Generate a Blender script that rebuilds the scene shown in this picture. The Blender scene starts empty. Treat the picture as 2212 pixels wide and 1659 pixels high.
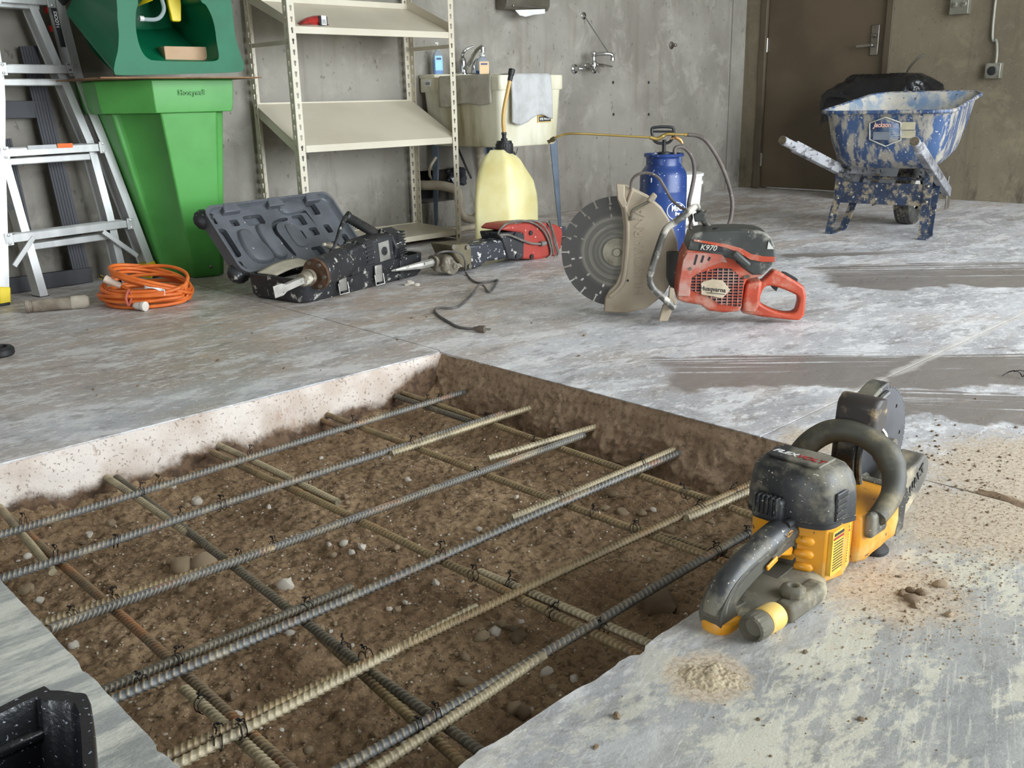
import bpy, bmesh, math, random
import numpy as np
from mathutils import Vector, Matrix, Euler, noise as mnoise
R = math.radians
random.seed(7)
S = bpy.context.scene
COL = S.collection
# ---------------------------------------------------------------- camera
FPX, PITCH, ROLL, YAW, CAMH = 2033.06, .295281, -.0222936, .806851, .80
_fw = Vector((math.cos(YAW)*math.cos(PITCH), math.sin(YAW)*math.cos(PITCH), -math.sin(PITCH)))
_rt = Vector((math.sin(YAW), -math.cos(YAW), 0)); _up = _rt.cross(_fw)
_r = _rt*math.cos(ROLL)+_up*math.sin(ROLL); _u = -_rt*math.sin(ROLL)+_up*math.cos(ROLL)
cd = bpy.data.cameras.new('camera'); cam = bpy.data.objects.new('camera', cd); COL.objects.link(cam)
cd.sensor_width = 36; cd.lens = FPX/2212*36; cd.clip_start = .02
cam.matrix_world = Matrix(((_r.x, _u.x, -_fw.x, 0), (_r.y, _u.y, -_fw.y, 0), (_r.z, _u.z, -_fw.z, CAMH), (0, 0, 0, 1)))
S.camera = cam
# ---------------------------------------------------------------- world and light
S.view_settings.view_transform = 'Standard'; S.view_settings.look = 'None'
S.view_settings.exposure = 0.2; S.view_settings.gamma = 1; S.view_settings.use_curve_mapping = False
wd = bpy.data.worlds.new('overcast_sky'); S.world = wd; wd.use_nodes = True
bg = wd.node_tree.nodes['Background']; bg.inputs[0].default_value = (.87, .94, 1.0, 1); bg.inputs[1].default_value = 11.0
S.cycles.use_denoising = True
try: S.cycles.denoiser = 'OPENIMAGEDENOISE'
except Exception: pass
S.cycles.max_bounces = 8; S.cycles.diffuse_bounces = 5; S.cycles.sample_clamp_indirect = 6
def portal(name, loc, rot, sx, sy):
    l = bpy.data.lights.new(name, 'AREA'); l.shape = 'RECTANGLE'; l.size = sx; l.size_y = sy; l.cycles.is_portal = True
    o = bpy.data.objects.new(name, l); COL.objects.link(o); o.location = loc; o.rotation_euler = rot
    return o
# a wide roll-up door stands open in the right wall
RX0, RX1, RZ1, RY = 1.6, 6.9, 3.5, -2.2
BX, BY0, BY1, BZ1 = -3.2, -.9, .5, 2.2        # unseen opening added behind the camera as fill light
portal('daylight_portal', ((RX0+RX1)/2, RY-.1, RZ1/2), (R(90), 0, 0), RX1-RX0, RZ1)
portal('daylight_portal', (BX-.1, (BY0+BY1)/2, BZ1/2), (R(90), 0, R(-90)), BY1-BY0, BZ1)
# ---------------------------------------------------------------- pixel helpers (photo frame 2212x1659) for measuring real positions
CAM0 = Vector((0, 0, CAMH))
def ray(u, v): return _fw+_r*((u-1106)/FPX)-_u*((v-829.5)/FPX)
def PZ(u, v, z=0.): d = ray(u, v); return CAM0+d*((z-CAMH)/d.z)
def PY(u, v, y): d = ray(u, v); return CAM0+d*(y/d.y)
def PX(u, v, x): d = ray(u, v); return CAM0+d*(x/d.x)
class Fr:
    """upright frame standing on the floor: local x along the thing, local y away from the camera side, z up"""
    def __init__(s, o, ang=None, to=None, z=0):
        s.o = Vector((o[0], o[1], z))
        if to is not None: ang = math.atan2(to[1]-o[1], to[0]-o[0])
        s.a = ang; s.ex = Vector((math.cos(ang), math.sin(ang), 0)); s.ey = Vector((-math.sin(ang), math.cos(ang), 0))
    def at(s, u, v, n=0.):
        d = ray(u, v); t = (n-(CAM0-s.o).dot(s.ey))/d.dot(s.ey); p = CAM0+d*t-s.o
        return Vector((p.dot(s.ex), n, p.z))
    def ax(s, u, v, x=0.):
        d = ray(u, v); t = (x-(CAM0-s.o).dot(s.ex))/d.dot(s.ex); p = CAM0+d*t-s.o
        return Vector((x, p.dot(s.ey), p.z))
    def az(s, u, v, z=0.):
        p = PZ(u, v, z+s.o.z)-s.o; return Vector((p.dot(s.ex), p.dot(s.ey), p.z))
    def xz(s, pts, n=0.): return [(q.x, q.z) for q in (s.at(u, v, n) for u, v in pts)]
    def pts(s, pts, n=0.): return [s.at(u, v, n) for u, v in pts]
# ---------------------------------------------------------------- material helper
class NT:
    def __init__(s, name):
        s.m = bpy.data.materials.new(name); s.m.use_nodes = True; s.t = s.m.node_tree; s.b = s.t.nodes['Principled BSDF']
        s._oc = None
    def set(s, sock, v):
        if isinstance(v, bpy.types.NodeSocket): s.t.links.new(v, sock)
        elif isinstance(v, (tuple, list)) and len(v) == 3 and sock.type == 'RGBA': sock.default_value = (*v, 1)
        else: sock.default_value = v
    def nd(s, typ, ins=None, out=0, **kw):
        n = s.t.nodes.new(typ)
        for k, v in kw.items(): setattr(n, k, v)
        for k, v in (ins or {}).items(): s.set(n.inputs[k], v)
        return n.outputs[out]
    def co(s):
        if s._oc is None: s._oc = s.nd('ShaderNodeTexCoord', out=3)
        return s._oc
    def wco(s): return s.nd('ShaderNodeNewGeometry', out=0)
    def map(s, v, loc=(0, 0, 0), rot=(0, 0, 0), sc=(1, 1, 1)):
        return s.nd('ShaderNodeMapping', {'Vector': v, 'Location': loc, 'Rotation': rot, 'Scale': sc})
    def noise(s, sc=5, det=4, ro=.55, v=None, dist=0, out=0):
        return s.nd('ShaderNodeTexNoise', {'Vector': v if v is not None else s.co(), 'Scale': sc, 'Detail': det, 'Roughness': ro, 'Distortion': dist}, out)
    def voro(s, sc=5, v=None, feat='F1', out=0, rnd=1):
        return s.nd('ShaderNodeTexVoronoi', {'Vector': v if v is not None else s.co(), 'Scale': sc, 'Randomness': rnd}, out, feature=feat)
    def math(s, op, a, b=0., c=None, clamp=False):
        d = {0: a, 1: b}
        if c is not None: d[2] = c
        return s.nd('ShaderNodeMath', d, operation=op, use_clamp=clamp)
    def step(s, f, lo, hi):   # smooth 0..1
        return s.nd('ShaderNodeMapRange', {0: f, 1: lo, 2: hi, 3: 0., 4: 1.}, interpolation_type='SMOOTHSTEP')
    def lin(s, f, lo, hi, a, b): return s.nd('ShaderNodeMapRange', {0: f, 1: lo, 2: hi, 3: a, 4: b})
    def mix(s, f, a, b, mode='MIX'):
        n = s.t.nodes.new('ShaderNodeMix'); n.data_type = 'RGBA'; n.blend_type = mode
        s.set(n.inputs[0], f); s.set(n.inputs[6], a); s.set(n.inputs[7], b); return n.outputs[2]
    def mul(s, a, b): return s.math('MULTIPLY', a, b)
    def sep(s, v): n = s.t.nodes.new('ShaderNodeSeparateXYZ'); s.set(n.inputs[0], v); return n.outputs
    def fin(s, col, rough=.6, metal=0., bump=None, bs=.3, bd=.01, **kw):
        s.set(s.b.inputs['Base Color'], col); s.set(s.b.inputs['Roughness'], rough); s.set(s.b.inputs['Metallic'], metal)
        if bump is not None:
            s.set(s.b.inputs['Normal'], s.nd('ShaderNodeBump', {'Height': bump, 'Strength': bs, 'Distance': bd}))
        for k, v in kw.items(): s.set(s.b.inputs[k.replace('_', ' ')], v)
        return s.m
def c8(r, g, b):   # sRGB bytes to linear
    f = lambda x: (x/255/12.92 if x/255 <= .04045 else ((x/255+.055)/1.055)**2.4)
    return (f(r), f(g), f(b))
def surf(name, c, c2=None, vs=6, dust=None, da=.55, ds=7, dw=.1, spk=None, ss=90, st=.68, r=.55, metal=0., bump=.15, bs=120, bd=.002, st3=(1, 1, 1), **kw):
    """worn surface: base colour with a second tone, patches of dust and fine specks of splash"""
    n = NT(name); v = n.map(n.co(), sc=st3) if st3 != (1, 1, 1) else n.co()
    col = n.mix(n.step(n.noise(vs, 4, v=v), .38, .66), c, c2 or tuple(x*.82 for x in c))
    rg = r
    if dust:
        f = n.step(n.noise(ds, 7, .65, v=v), da-dw, da+dw)
        col = n.mix(f, col, dust); rg = n.lin(f, 0, 1, r, min(.9, r+.25))
    if spk:
        f2 = n.step(n.noise(ss, 2, .5), st, st+.04); col = n.mix(f2, col, spk)
    return n.fin(col, rg, metal, n.noise(bs, 3), bump, bd, **kw)
def plain(name, c, r=.5, metal=0., **kw):
    n = NT(name); f = n.noise(25, 3); col = n.mix(n.step(f, .35, .7), c, tuple(x*.86 for x in c))
    return n.fin(col, r, metal, **kw)
# ---------------------------------------------------------------- mesh helper
class MB:
    def __init__(s, M=None): s.v = []; s.f = []; s.M = M
    def add(s, vs, fs, M=None):
        b = len(s.v); M = M if M is not None else s.M
        s.v += [tuple(M @ Vector(p)) if M is not None else tuple(p) for p in vs]; s.f += [tuple(b+i for i in f) for f in fs]; return s
    def box(s, c, d, rot=None):
        x, y, z = (k/2 for k in d); vs = [Vector((a*x, b*y, e*z)) for a in (-1, 1) for b in (-1, 1) for e in (-1, 1)]
        if rot is not None:
            m = rot if isinstance(rot, Matrix) else Euler(rot).to_matrix(); vs = [m @ p for p in vs]
        return s.add([p+Vector(c) for p in vs], [(0, 1, 3, 2), (4, 6, 7, 5), (0, 4, 5, 1), (2, 3, 7, 6), (0, 2, 6, 4), (1, 5, 7, 3)])
    def bb(s, a, b): return s.box([(a[i]+b[i])/2 for i in range(3)], [abs(b[i]-a[i]) for i in range(3)])
    def bar(s, p, q, w, h, up=(0, 0, 1)):   # box from p to q, w across, h along up
        p = Vector(p); q = Vector(q); d = (q-p); L = d.length; d.normalize(); up = Vector(up); x = d.cross(up).normalized(); y = x.cross(d)
        vs = []
        for e in (p, q):
            for a, b in ((-1, -1), (1, -1), (1, 1), (-1, 1)): vs.append(e+x*(a*w/2)+y*(b*h/2))
        return s.add(vs, [(3, 2, 1, 0), (4, 5, 6, 7), (0, 1, 5, 4), (1, 2, 6, 5), (2, 3, 7, 6), (3, 0, 4, 7)])
    def loft(s, rings, cap=True, closed=False):
        n = len(rings[0]); vs = [p for r in rings for p in r]; fs = []; m = len(rings)
        for i in range(m if closed else m-1):
            for j in range(n):
                a = i*n+j; b = i*n+(j+1) % n; k = ((i+1) % m)*n
                fs.append((a, b, k+(j+1) % n, k+j))
        if cap and not closed: fs += [tuple(range(n))[::-1], tuple(range((m-1)*n, m*n))]
        return s.add(vs, fs)
    def tube(s, pts, r, seg=8, cap=True, closed=False):
        pts = [Vector(p) for p in pts]; m = len(pts); rs = r if isinstance(r, (list, tuple)) else [r]*m; rings = []; nrm = None
        for i, p in enumerate(pts):
            if closed: t = pts[(i+1) % m]-pts[i-1]
            else: t = pts[min(i+1, m-1)]-pts[max(i-1, 0)]
            t = t.normalized() if t.length > 1e-9 else Vector((0, 0, 1))
            if nrm is None:
                nrm = t.orthogonal().normalized()
            nrm = (nrm-t*nrm.dot(t)); nrm = nrm.normalized() if nrm.length > 1e-6 else t.orthogonal().normalized()
            b = t.cross(nrm)
            rings.append([p+(nrm*math.cos(2*math.pi*k/seg)+b*math.sin(2*math.pi*k/seg))*rs[i] for k in range(seg)])
        return s.loft(rings, cap, closed)
    def lathe(s, prof, seg=24, o=(0, 0, 0), ax=None, cap=True, a0=0):   # profile (r, h) about axis ax
        o = Vector(o); q = Vector((0, 0, 1)).rotation_difference(Vector(ax or (0, 0, 1))).to_matrix()
        rings = [[o+q @ Vector((max(r, 1e-5)*math.cos(a0+2*math.pi*k/seg), max(r, 1e-5)*math.sin(a0+2*math.pi*k/seg), h)) for k in range(seg)] for r, h in prof]
        return s.loft(rings, cap)
    def prism(s, out, y0, y1, holes=(), axis='y'):   # outline in x,z run between two depths
        tb = bmesh.new(); loops = [out]+list(holes); es = []
        for lp in loops:
            vv = [tb.verts.new((p[0], p[1], 0)) for p in lp]; es += [tb.edges.new((vv[i], vv[(i+1) % len(vv)])) for i in range(len(vv))]
        bmesh.ops.triangle_fill(tb, use_beauty=True, use_dissolve=False, edges=es, normal=(0, 0, 1)); tb.verts.ensure_lookup_table(); tb.verts.index_update()
        pv = [(v.co.x, v.co.y) for v in tb.verts]; tf = [[v.index for v in f.verts] for f in tb.faces]; n = len(pv); tb.free()
        mk = (lambda p, d: (p[0], d, p[1])) if axis == 'y' else ((lambda p, d: (d, p[0], p[1])) if axis == 'x' else (lambda p, d: (p[0], p[1], d)))
        vs = [mk(p, y0) for p in pv]+[mk(p, y1) for p in pv]
        fs = [tuple(f[::-1]) for f in tf]+[tuple(i+n for i in f) for f in tf]; k = 0
        for lp in loops:
            m = len(lp); fs += [(k+i, k+(i+1) % m, n+k+(i+1) % m, n+k+i) for i in range(m)]; k += m
        return s.add(vs, fs)
    def blob(s, c, rx, ry, rz, sub=1, amp=.2, fr=1.5, seed=0, rot=0):
        tb = bmesh.new(); bmesh.ops.create_icosphere(tb, subdivisions=sub, radius=1); vs = []
        cr, sr = math.cos(rot), math.sin(rot)
        for v in tb.verts:
            k = 1+amp*mnoise.noise(v.co*fr+Vector((seed*3.1, seed*1.7, seed)))*2
            x, y, z = v.co.x*rx*k, v.co.y*ry*k, v.co.z*rz*k; vs.append((c[0]+x*cr-y*sr, c[1]+x*sr+y*cr, c[2]+z))
        fs = [tuple(v.index for v in f.verts) for f in tb.faces]; tb.free(); return s.add(vs, fs)
    def build(s, name, mat, parent=None, bevel=0, seg=2, smooth=35, sub=0, solid=0, fix=True):
        me = bpy.data.meshes.new(name); me.from_pydata(s.v, [], s.f); me.validate(verbose=False)
        if fix:
            b = bmesh.new(); b.from_mesh(me); bmesh.ops.recalc_face_normals(b, faces=b.faces); b.to_mesh(me); b.free()
        o = bpy.data.objects.new(name, me); COL.objects.link(o); me.materials.append(mat)
        if smooth:
            me.polygons.foreach_set('use_smooth', [True]*len(me.polygons)); me.set_sharp_from_angle(angle=R(smooth))
        if solid:
            m = o.modifiers.new('solid', 'SOLIDIFY'); m.thickness = solid; m.offset = 0
        if bevel:
            m = o.modifiers.new('bevel', 'BEVEL'); m.width = bevel; m.segments = seg; m.limit_method = 'ANGLE'; m.angle_limit = R(40); m.harden_normals = False
        if sub:
            m = o.modifiers.new('sub', 'SUBSURF'); m.levels = sub; m.render_levels = sub
        if parent is not None: o.parent = parent
        return o
def tag(o, label, cat, group=None, kind=None):
    o['label'] = label; o['category'] = cat
    if group: o['group'] = group
    if kind: o['kind'] = kind
    return o
def struct(o, label=None):
    o['kind'] = 'structure'
    if label: o['label'] = label
    return o
def thing(name, label, cat, fr=None, loc=(0, 0, 0), rz=0, group=None):
    o = bpy.data.objects.new(name, None); o.empty_display_size = .1; COL.objects.link(o)
    if fr is not None: o.location = fr.o; o.rotation_euler = (0, 0, fr.a)
    else: o.location = loc; o.rotation_euler = (0, 0, rz)
    return tag(o, label, cat, group)
def copy_tree(o, parent=None):
    c = o.copy(); COL.objects.link(c); c.parent = parent
    for ch in [x for x in COL.objects if x.parent == o]: copy_tree(ch, c)
    return c
def text(name, body, size, mat, parent, loc, rot, ext=.0006, sx=1., bold=0., shear=0.):
    cu = bpy.data.curves.new(name, 'FONT'); cu.body = body; cu.size = size; cu.extrude = ext; cu.align_x = 'CENTER'; cu.align_y = 'CENTER'; cu.offset = bold; cu.shear = shear
    o = bpy.data.objects.new(name, cu); COL.objects.link(o); cu.materials.append(mat); o.location = loc; o.rotation_euler = rot; o.scale = (sx, 1, 1)
    if parent is not None: o.parent = parent
    return o
def spline(pts, n=8):   # Catmull-Rom through points
    P = [Vector(p) for p in pts]; P = [P[0]*2-P[1]]+P+[P[-1]*2-P[-2]]; out = []
    for i in range(1, len(P)-2):
        a, b, c, d = P[i-1:i+3]
        for k in range(n):
            t = k/n; out.append(.5*((2*b)+(c-a)*t+(2*a-5*b+4*c-d)*t*t+(3*b-a-3*c+d)*t**3))
    out.append(P[-2]); return out
def rrect(w, h, r, seg=4, cx=0, cy=0):   # rounded rectangle outline
    r = min(r, w/2-1e-5, h/2-1e-5); o = []
    for (sx, sy, a) in ((1, 1, 0), (-1, 1, 90), (-1, -1, 180), (1, -1, 270)):
        for k in range(seg+1):
            t = R(a+90*k/seg); o.append((cx+sx*(w/2-r)+r*math.cos(t), cy+sy*(h/2-r)+r*math.sin(t)))
    return o
def arc(cx, cy, r, a0, a1, n=12): return [(cx+r*math.cos(R(a0+(a1-a0)*k/n)), cy+r*math.sin(R(a0+(a1-a0)*k/n))) for k in range(n+1)]
def smo(pts, n=4, closed=True):  # round a 2d outline
    if closed:
        m = len(pts); Q = [Vector((p[0], p[1], 0)) for p in pts]; out = []
        for i in range(m):
            a, b, c, d = Q[i-1], Q[i], Q[(i+1) % m], Q[(i+2) % m]
            for k in range(n):
                t = k/n; q = .5*((2*b)+(c-a)*t+(2*a-5*b+4*c-d)*t*t+(3*b-a-3*c+d)*t**3); out.append((q.x, q.y))
        return out
    return [(p.x, p.y) for p in spline([(p[0], p[1], 0) for p in pts], n)]
# ================================================================ the setting
WY, WX = 4.70, 7.33
PX0, PX1, PY0, PY1 = .379, 1.914, .770, 2.340     # the cut-out in the slab
def floor_mat():
    n = NT('dusty_concrete'); v = n.wco(); X, Y, Z = n.sep(v)
    vs = n.map(v, rot=(0, 0, R(45)), sc=(1.0, .34, 1))         # trowel direction
    wv = n.nd('ShaderNodeVectorMath', {0: v, 1: n.nd('ShaderNodeVectorMath', {0: n.noise(2.2, 3, v=v, out=1), 1: (.10, .10, 0)}, operation='MULTIPLY')}, operation='ADD')
    vw = n.map(wv, rot=(0, 0, R(44)), sc=(.50, 1.0, 1))
    big = n.noise(1.1, 4, .55, v=v)
    col = n.mix(n.step(big, .36, .66), c8(198, 198, 200), c8(164, 163, 164))
    # warm staining, stronger towards the tools
    warm = n.math('ADD', n.math('MULTIPLY', n.step(Y, 1.9, 3.2), .16), n.math('MULTIPLY', n.step(X, 3.4, 1.6), .06))
    col = n.mix(n.mul(n.step(n.math('ADD', n.noise(2.6, 9, .66, v=vw), warm), .50, .74), .7), col, c8(172, 154, 138))
    # pale laitance smears in three sizes, then dark scuffs
    s1 = n.step(n.noise(7, 12, .74, v=vw), .49, .58); s2 = n.step(n.noise(30, 9, .74, v=vw), .53, .60); s3 = n.step(n.noise(110, 5, .7, v=vw), .56, .63)
    col = n.mix(n.mul(s1, .60), col, c8(230, 229, 228)); col = n.mix(n.mul(s2, .55), col, c8(238, 236, 233)); col = n.mix(n.mul(s3, .45), col, c8(242, 240, 236))
    col = n.mix(n.mul(n.step(n.noise(13, 10, .74, v=vw), .54, .61), .55), col, c8(122, 118, 114)); col = n.mix(n.mul(n.step(n.noise(64, 6, .7, v=vw), .57, .64), .45), col, c8(108, 102, 96))
    # near slab: its grey-green daylight put into the colour, then cream residue
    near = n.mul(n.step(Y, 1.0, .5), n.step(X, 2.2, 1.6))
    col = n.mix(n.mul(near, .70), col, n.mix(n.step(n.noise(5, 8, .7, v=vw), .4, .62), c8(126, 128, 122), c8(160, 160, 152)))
    nn = n.math('ADD', n.mul(n.noise(9, 11, .72, v=vw), .7), n.mul(n.noise(55, 6, .7, v=vw), .3))
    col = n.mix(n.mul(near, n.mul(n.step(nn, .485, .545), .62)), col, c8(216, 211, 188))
    scr = n.noise(1, 6, .7, v=n.nd('ShaderNodeCombineXYZ', {0: n.mul(n.math('ADD', X, n.mul(Y, .35)), 7.), 1: n.mul(n.math('SUBTRACT', Y, n.mul(X, .35)), 120.), 2: 0.}))
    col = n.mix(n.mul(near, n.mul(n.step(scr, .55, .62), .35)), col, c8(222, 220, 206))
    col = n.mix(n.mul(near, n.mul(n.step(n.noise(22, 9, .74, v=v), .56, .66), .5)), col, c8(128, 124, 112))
    west = n.step(X, .42, .36)
    ws = n.noise(9, 10, .74, v=n.map(v, rot=(0, 0, R(8)), sc=(.45, 2.4, 1)))
    col = n.mix(n.mul(west, .75), col, n.mix(n.step(ws, .42, .60), c8(140, 144, 138), c8(212, 212, 196)))
    # wet slurry smears left by a squeegee
    def smear(p0, p1, hw, k):
        p0 = Vector(p0); p1 = Vector(p1); d = p1-p0; a = math.atan2(d.y, d.x); L = d.length
        q = n.sep(n.nd('ShaderNodeVectorRotate', {'Vector': n.nd('ShaderNodeVectorMath', {0: v, 1: (p0.x, p0.y, 0)}, operation='SUBTRACT'), 'Angle': -a}, rotation_type='Z_AXIS'))
        st = n.noise(1, 8, .66, v=n.nd('ShaderNodeCombineXYZ', {0: n.math('MULTIPLY', q[0], .8), 1: n.math('MULTIPLY', q[1], 34), 2: float(k)}))
        wob = n.math('MULTIPLY', n.math('SUBTRACT', n.noise(4, 5, .6, v=v), .5), .30)
        e = n.mul(n.mul(n.step(n.math('ADD', q[0], wob), -.03, .04), n.step(n.math('ADD', q[0], n.math('MULTIPLY', n.math('SUBTRACT', st, .5), 1.0)), L+.15, L-.20)),
                  n.step(n.math('ADD', n.math('ABSOLUTE', q[1]), wob), hw+.015, hw-.015))
        return n.mul(e, n.step(n.math('ADD', st, n.math('MULTIPLY', q[1], .22/hw*.5)), .62, .57))
    wet = None
    for i, a in enumerate((((2.20, 1.66, 0), (3.10, .74, 0), .19), ((2.36, 1.05, 0), (2.72, .55, 0), .12), ((3.92, 2.06, 0), (4.9, 1.05, 0), .30), ((4.30, 2.50, 0), (4.75, 2.1, 0), .07))):
        s_ = smear(*a, i*3.3); wet = s_ if wet is None else n.math('MAXIMUM', wet, s_)
    col = n.mix(n.mul(wet, .92), col, c8(126, 118, 111))
    # pale mortar along the filled joint
    jd = n.math('ADD', n.math('ABSOLUTE', n.math('SUBTRACT', Y, 1.133)), n.math('MULTIPLY', n.math('SUBTRACT', n.noise(9, 7, .7, v=v), .5), .09))
    jf_ = n.mul(n.step(jd, .026, .008), n.step(X, 1.9, 2.3))
    col = n.mix(n.mul(jf_, .55), col, c8(206, 200, 192)); wet = n.mul(wet, n.math('SUBTRACT', 1, jf_))
    # sandy spoil by the saw and along the joint
    def near_pt(x, y, r0, r1, sx=1.):
        dx = n.math('MULTIPLY', n.math('SUBTRACT', X, x), sx); dy = n.math('SUBTRACT', Y, y)
        return n.step(n.math('SQRT', n.math('ADD', n.mul(dx, dx), n.mul(dy, dy))), r1, r0)
    sand = n.math('MAXIMUM', near_pt(1.80, .58, .0, .36), near_pt(2.10, .60, .0, .42, .8))
    sand = n.math('MAXIMUM', sand, n.mul(near_pt(1.42, .57, .0, .28), .80)); sand = n.math('MAXIMUM', sand, n.mul(near_pt(1.98, 1.02, .0, .22), .8))
    sand = n.math('MAXIMUM', sand, n.mul(near_pt(2.3, .42, .0, .5), .7)); sand = n.math('MAXIMUM', sand, near_pt(mp0.x, mp0.y, .02, .11))
    sn = n.math('ADD', n.mul(n.noise(14, 12, .76, v=v), .6), n.mul(n.noise(90, 6, .7, v=v), .4))
    sc_ = n.mix(n.step(n.noise(120, 6, .7, v=v), .42, .62), c8(200, 184, 160), c8(160, 139, 114))
    col = n.mix(n.mul(n.step(n.math('ADD', sn, n.math('MULTIPLY', sand, .50)), .66, .88), .85), col, sc_)
    # warm tan dust in front of the tools
    tan = n.math('MAXIMUM', near_pt(2.35, 3.1, .1, 1.1), near_pt(1.6, 3.3, .1, 1.0))
    col = n.mix(n.mul(n.step(n.math('ADD', n.noise(9, 11, .74, v=vw), n.math('MULTIPLY', tan, .16)), .60, .74), .55), col, c8(190, 168, 146))
    rg = n.math('SUBTRACT', n.lin(n.noise(9, 8, .65, v=vw), .3, .7, .34, .58), n.math('MULTIPLY', wet, .12))
    bp = n.math('ADD', n.noise(220, 4, .6, v=v), n.math('MULTIPLY', n.noise(26, 7, .68, v=vw), 1.4))
    return n.fin(col, rg, 0, bp, .30, .003)
mp0 = PZ(1530, 1462)
def wall_mat(name, a, b, stain, mold=1.):
    n = NT(name); v = n.wco(); X, Y, Z = n.sep(v)
    col = n.mix(n.step(n.noise(1.4, 5, .6, v=v), .36, .66), a, b)
    col = n.mix(n.mul(n.step(n.noise(5, 9, .68, v=v, dist=.5), .5, .68), .55), col, tuple(min(1, x*1.28) for x in a))
    stv = n.map(v, sc=(7, 7, .55))
    col = n.mix(n.mul(n.step(n.noise(1.0, 6, .6, v=stv), .52, .72), .5), col, stain)
    col = n.mix(n.mul(n.step(n.noise(38, 3, .5, v=n.map(v, sc=(1, 1, .6))), .67, .73), .55), col, c8(82, 76, 66))
    col = n.mix(n.mul(n.step(n.noise(120, 2, .5, v=v), .70, .75), .5), col, c8(205, 200, 190))
    m = n.mul(n.step(Z, .55, .02), n.step(n.noise(9, 8, .7, v=n.map(v, sc=(1, 1, .35))), .50, .70))
    col = n.mix(n.mul(m, .8*mold), col, c8(62, 54, 44))
    return n.fin(col, .8, 0, n.math('ADD', n.noise(90, 5, .6, v=v), n.noise(6, 3, v=v)), .3, .004)
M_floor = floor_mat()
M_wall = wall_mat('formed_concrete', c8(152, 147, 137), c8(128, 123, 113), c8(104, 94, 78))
M_wallb = wall_mat('shaded_grimy_concrete', c8(122, 112, 92), c8(104, 95, 77), c8(84, 75, 58))  # same concrete with some grime, the wall's dim light darkened into its tones
M_ceil = plain('ceiling_paint', c8(205, 203, 198), .8)
def edge(p, q, step=.012, amp=.0022, chips=()):
    """straight saw cut with small spalls; chips: (position along, depth, width) knocked out of the slab"""
    p = Vector(p); q = Vector(q); d = q-p; L = d.length; d.normalize(); nr = Vector((-d.y, d.x)); out = []
    k = int(L/step)
    for i in range(k+1):
        t = L*i/k; o = amp*mnoise.noise(Vector((t*30, p.x*7, p.y*5)))+amp*.8*mnoise.noise(Vector((t*90, p.y, p.x)))
        for c, dep, w in chips:
            if abs(t-c) < w: o -= dep*(1-((t-c)/w)**2)*(1+.5*mnoise.noise(Vector((t*60, 2, 3))))
        q2 = p+d*t+nr*o; out.append((q2.x, q2.y))
    return out
# slab outline: runs round the pit on three sides
o1 = [(-3.4, RY-.24), (1.917, RY-.24)]
o1 += edge((1.917, PY0), (PX0, PY0), amp=-.003, chips=((.42, -.016, .022), (.47, -.006, .015), (.60, -.006, .012), (.93, -.010, .02), (1.02, -.005, .04), (1.30, -.005, .015)))
o1 += edge((PX0, PY0), (PX0, PY1), amp=-.0012, chips=((.56, -.004, .012), (.30, -.005, .014), (1.0, -.003, .01)))
o1 += edge((PX0, PY1), (1.914, PY1), amp=-.0015)
o1 += [(1.925, 2.36), (1.944, 4.0), (1.948, 4.9), (-3.4, 4.9)]
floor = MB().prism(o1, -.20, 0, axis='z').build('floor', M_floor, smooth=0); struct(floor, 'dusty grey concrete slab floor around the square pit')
e2 = edge((1.919, 1.13), (1.916, 2.35), amp=.0012)
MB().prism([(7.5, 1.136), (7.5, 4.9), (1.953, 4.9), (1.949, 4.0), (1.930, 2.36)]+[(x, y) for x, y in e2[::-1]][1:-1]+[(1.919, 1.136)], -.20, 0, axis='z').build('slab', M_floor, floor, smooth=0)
e3 = edge((1.919, .73), (1.917, 1.13), amp=.0012)
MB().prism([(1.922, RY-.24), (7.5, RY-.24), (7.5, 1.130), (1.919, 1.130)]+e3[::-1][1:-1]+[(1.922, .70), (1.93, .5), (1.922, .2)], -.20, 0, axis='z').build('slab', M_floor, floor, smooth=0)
# dirt packed in the saw-cut joint
mj = surf('joint_dirt', c8(96, 74, 52), c8(70, 54, 38), r=.9, bump=.6, bs=300)
MB().bb((1.915, RY-.2, -.19), (1.956, .76, -.006)).bb((1.92, 2.37, -.19), (1.956, 4.9, -.006)).bb((1.93, 1.128, -.19), (7.4, 1.138, -.004)).build('joint_filling', mj, floor, smooth=0)
# ---- faces of the cut
def pit_wall_mat():
    n = NT('cut_concrete_face'); v = n.wco(); X, Y, Z = n.sep(v)
    plaster = n.mix(n.step(n.noise(7, 6, v=v), .35, .65), c8(216, 206, 196), c8(192, 176, 162))
    plaster = n.mix(n.mul(n.step(n.noise(130, 3, v=v), .60, .66), .7), plaster, c8(120, 100, 84))
    plaster = n.mix(n.mul(n.step(n.noise(16, 6, .7, v=n.map(v, sc=(1, 1, .5))), .60, .70), .5), plaster, c8(160, 130, 110))
    soil = n.mix(n.step(n.noise(40, 6, .65, v=v), .4, .62), c8(112, 88, 66), c8(74, 56, 40))
    h = n.math('ADD', Z, n.math('MULTIPLY', n.math('SUBTRACT', n.noise(6, 8, .68, v=v), .5), .17))
    h = n.math('ADD', h, n.math('MULTIPLY', n.step(X, 1.62, 1.9), -.075))
    col = n.mix(n.step(h, -.092, -.128), plaster, soil)
    return n.fin(col, .85, 0, n.noise(110, 5, .65, v=v), .45, .004)
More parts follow.
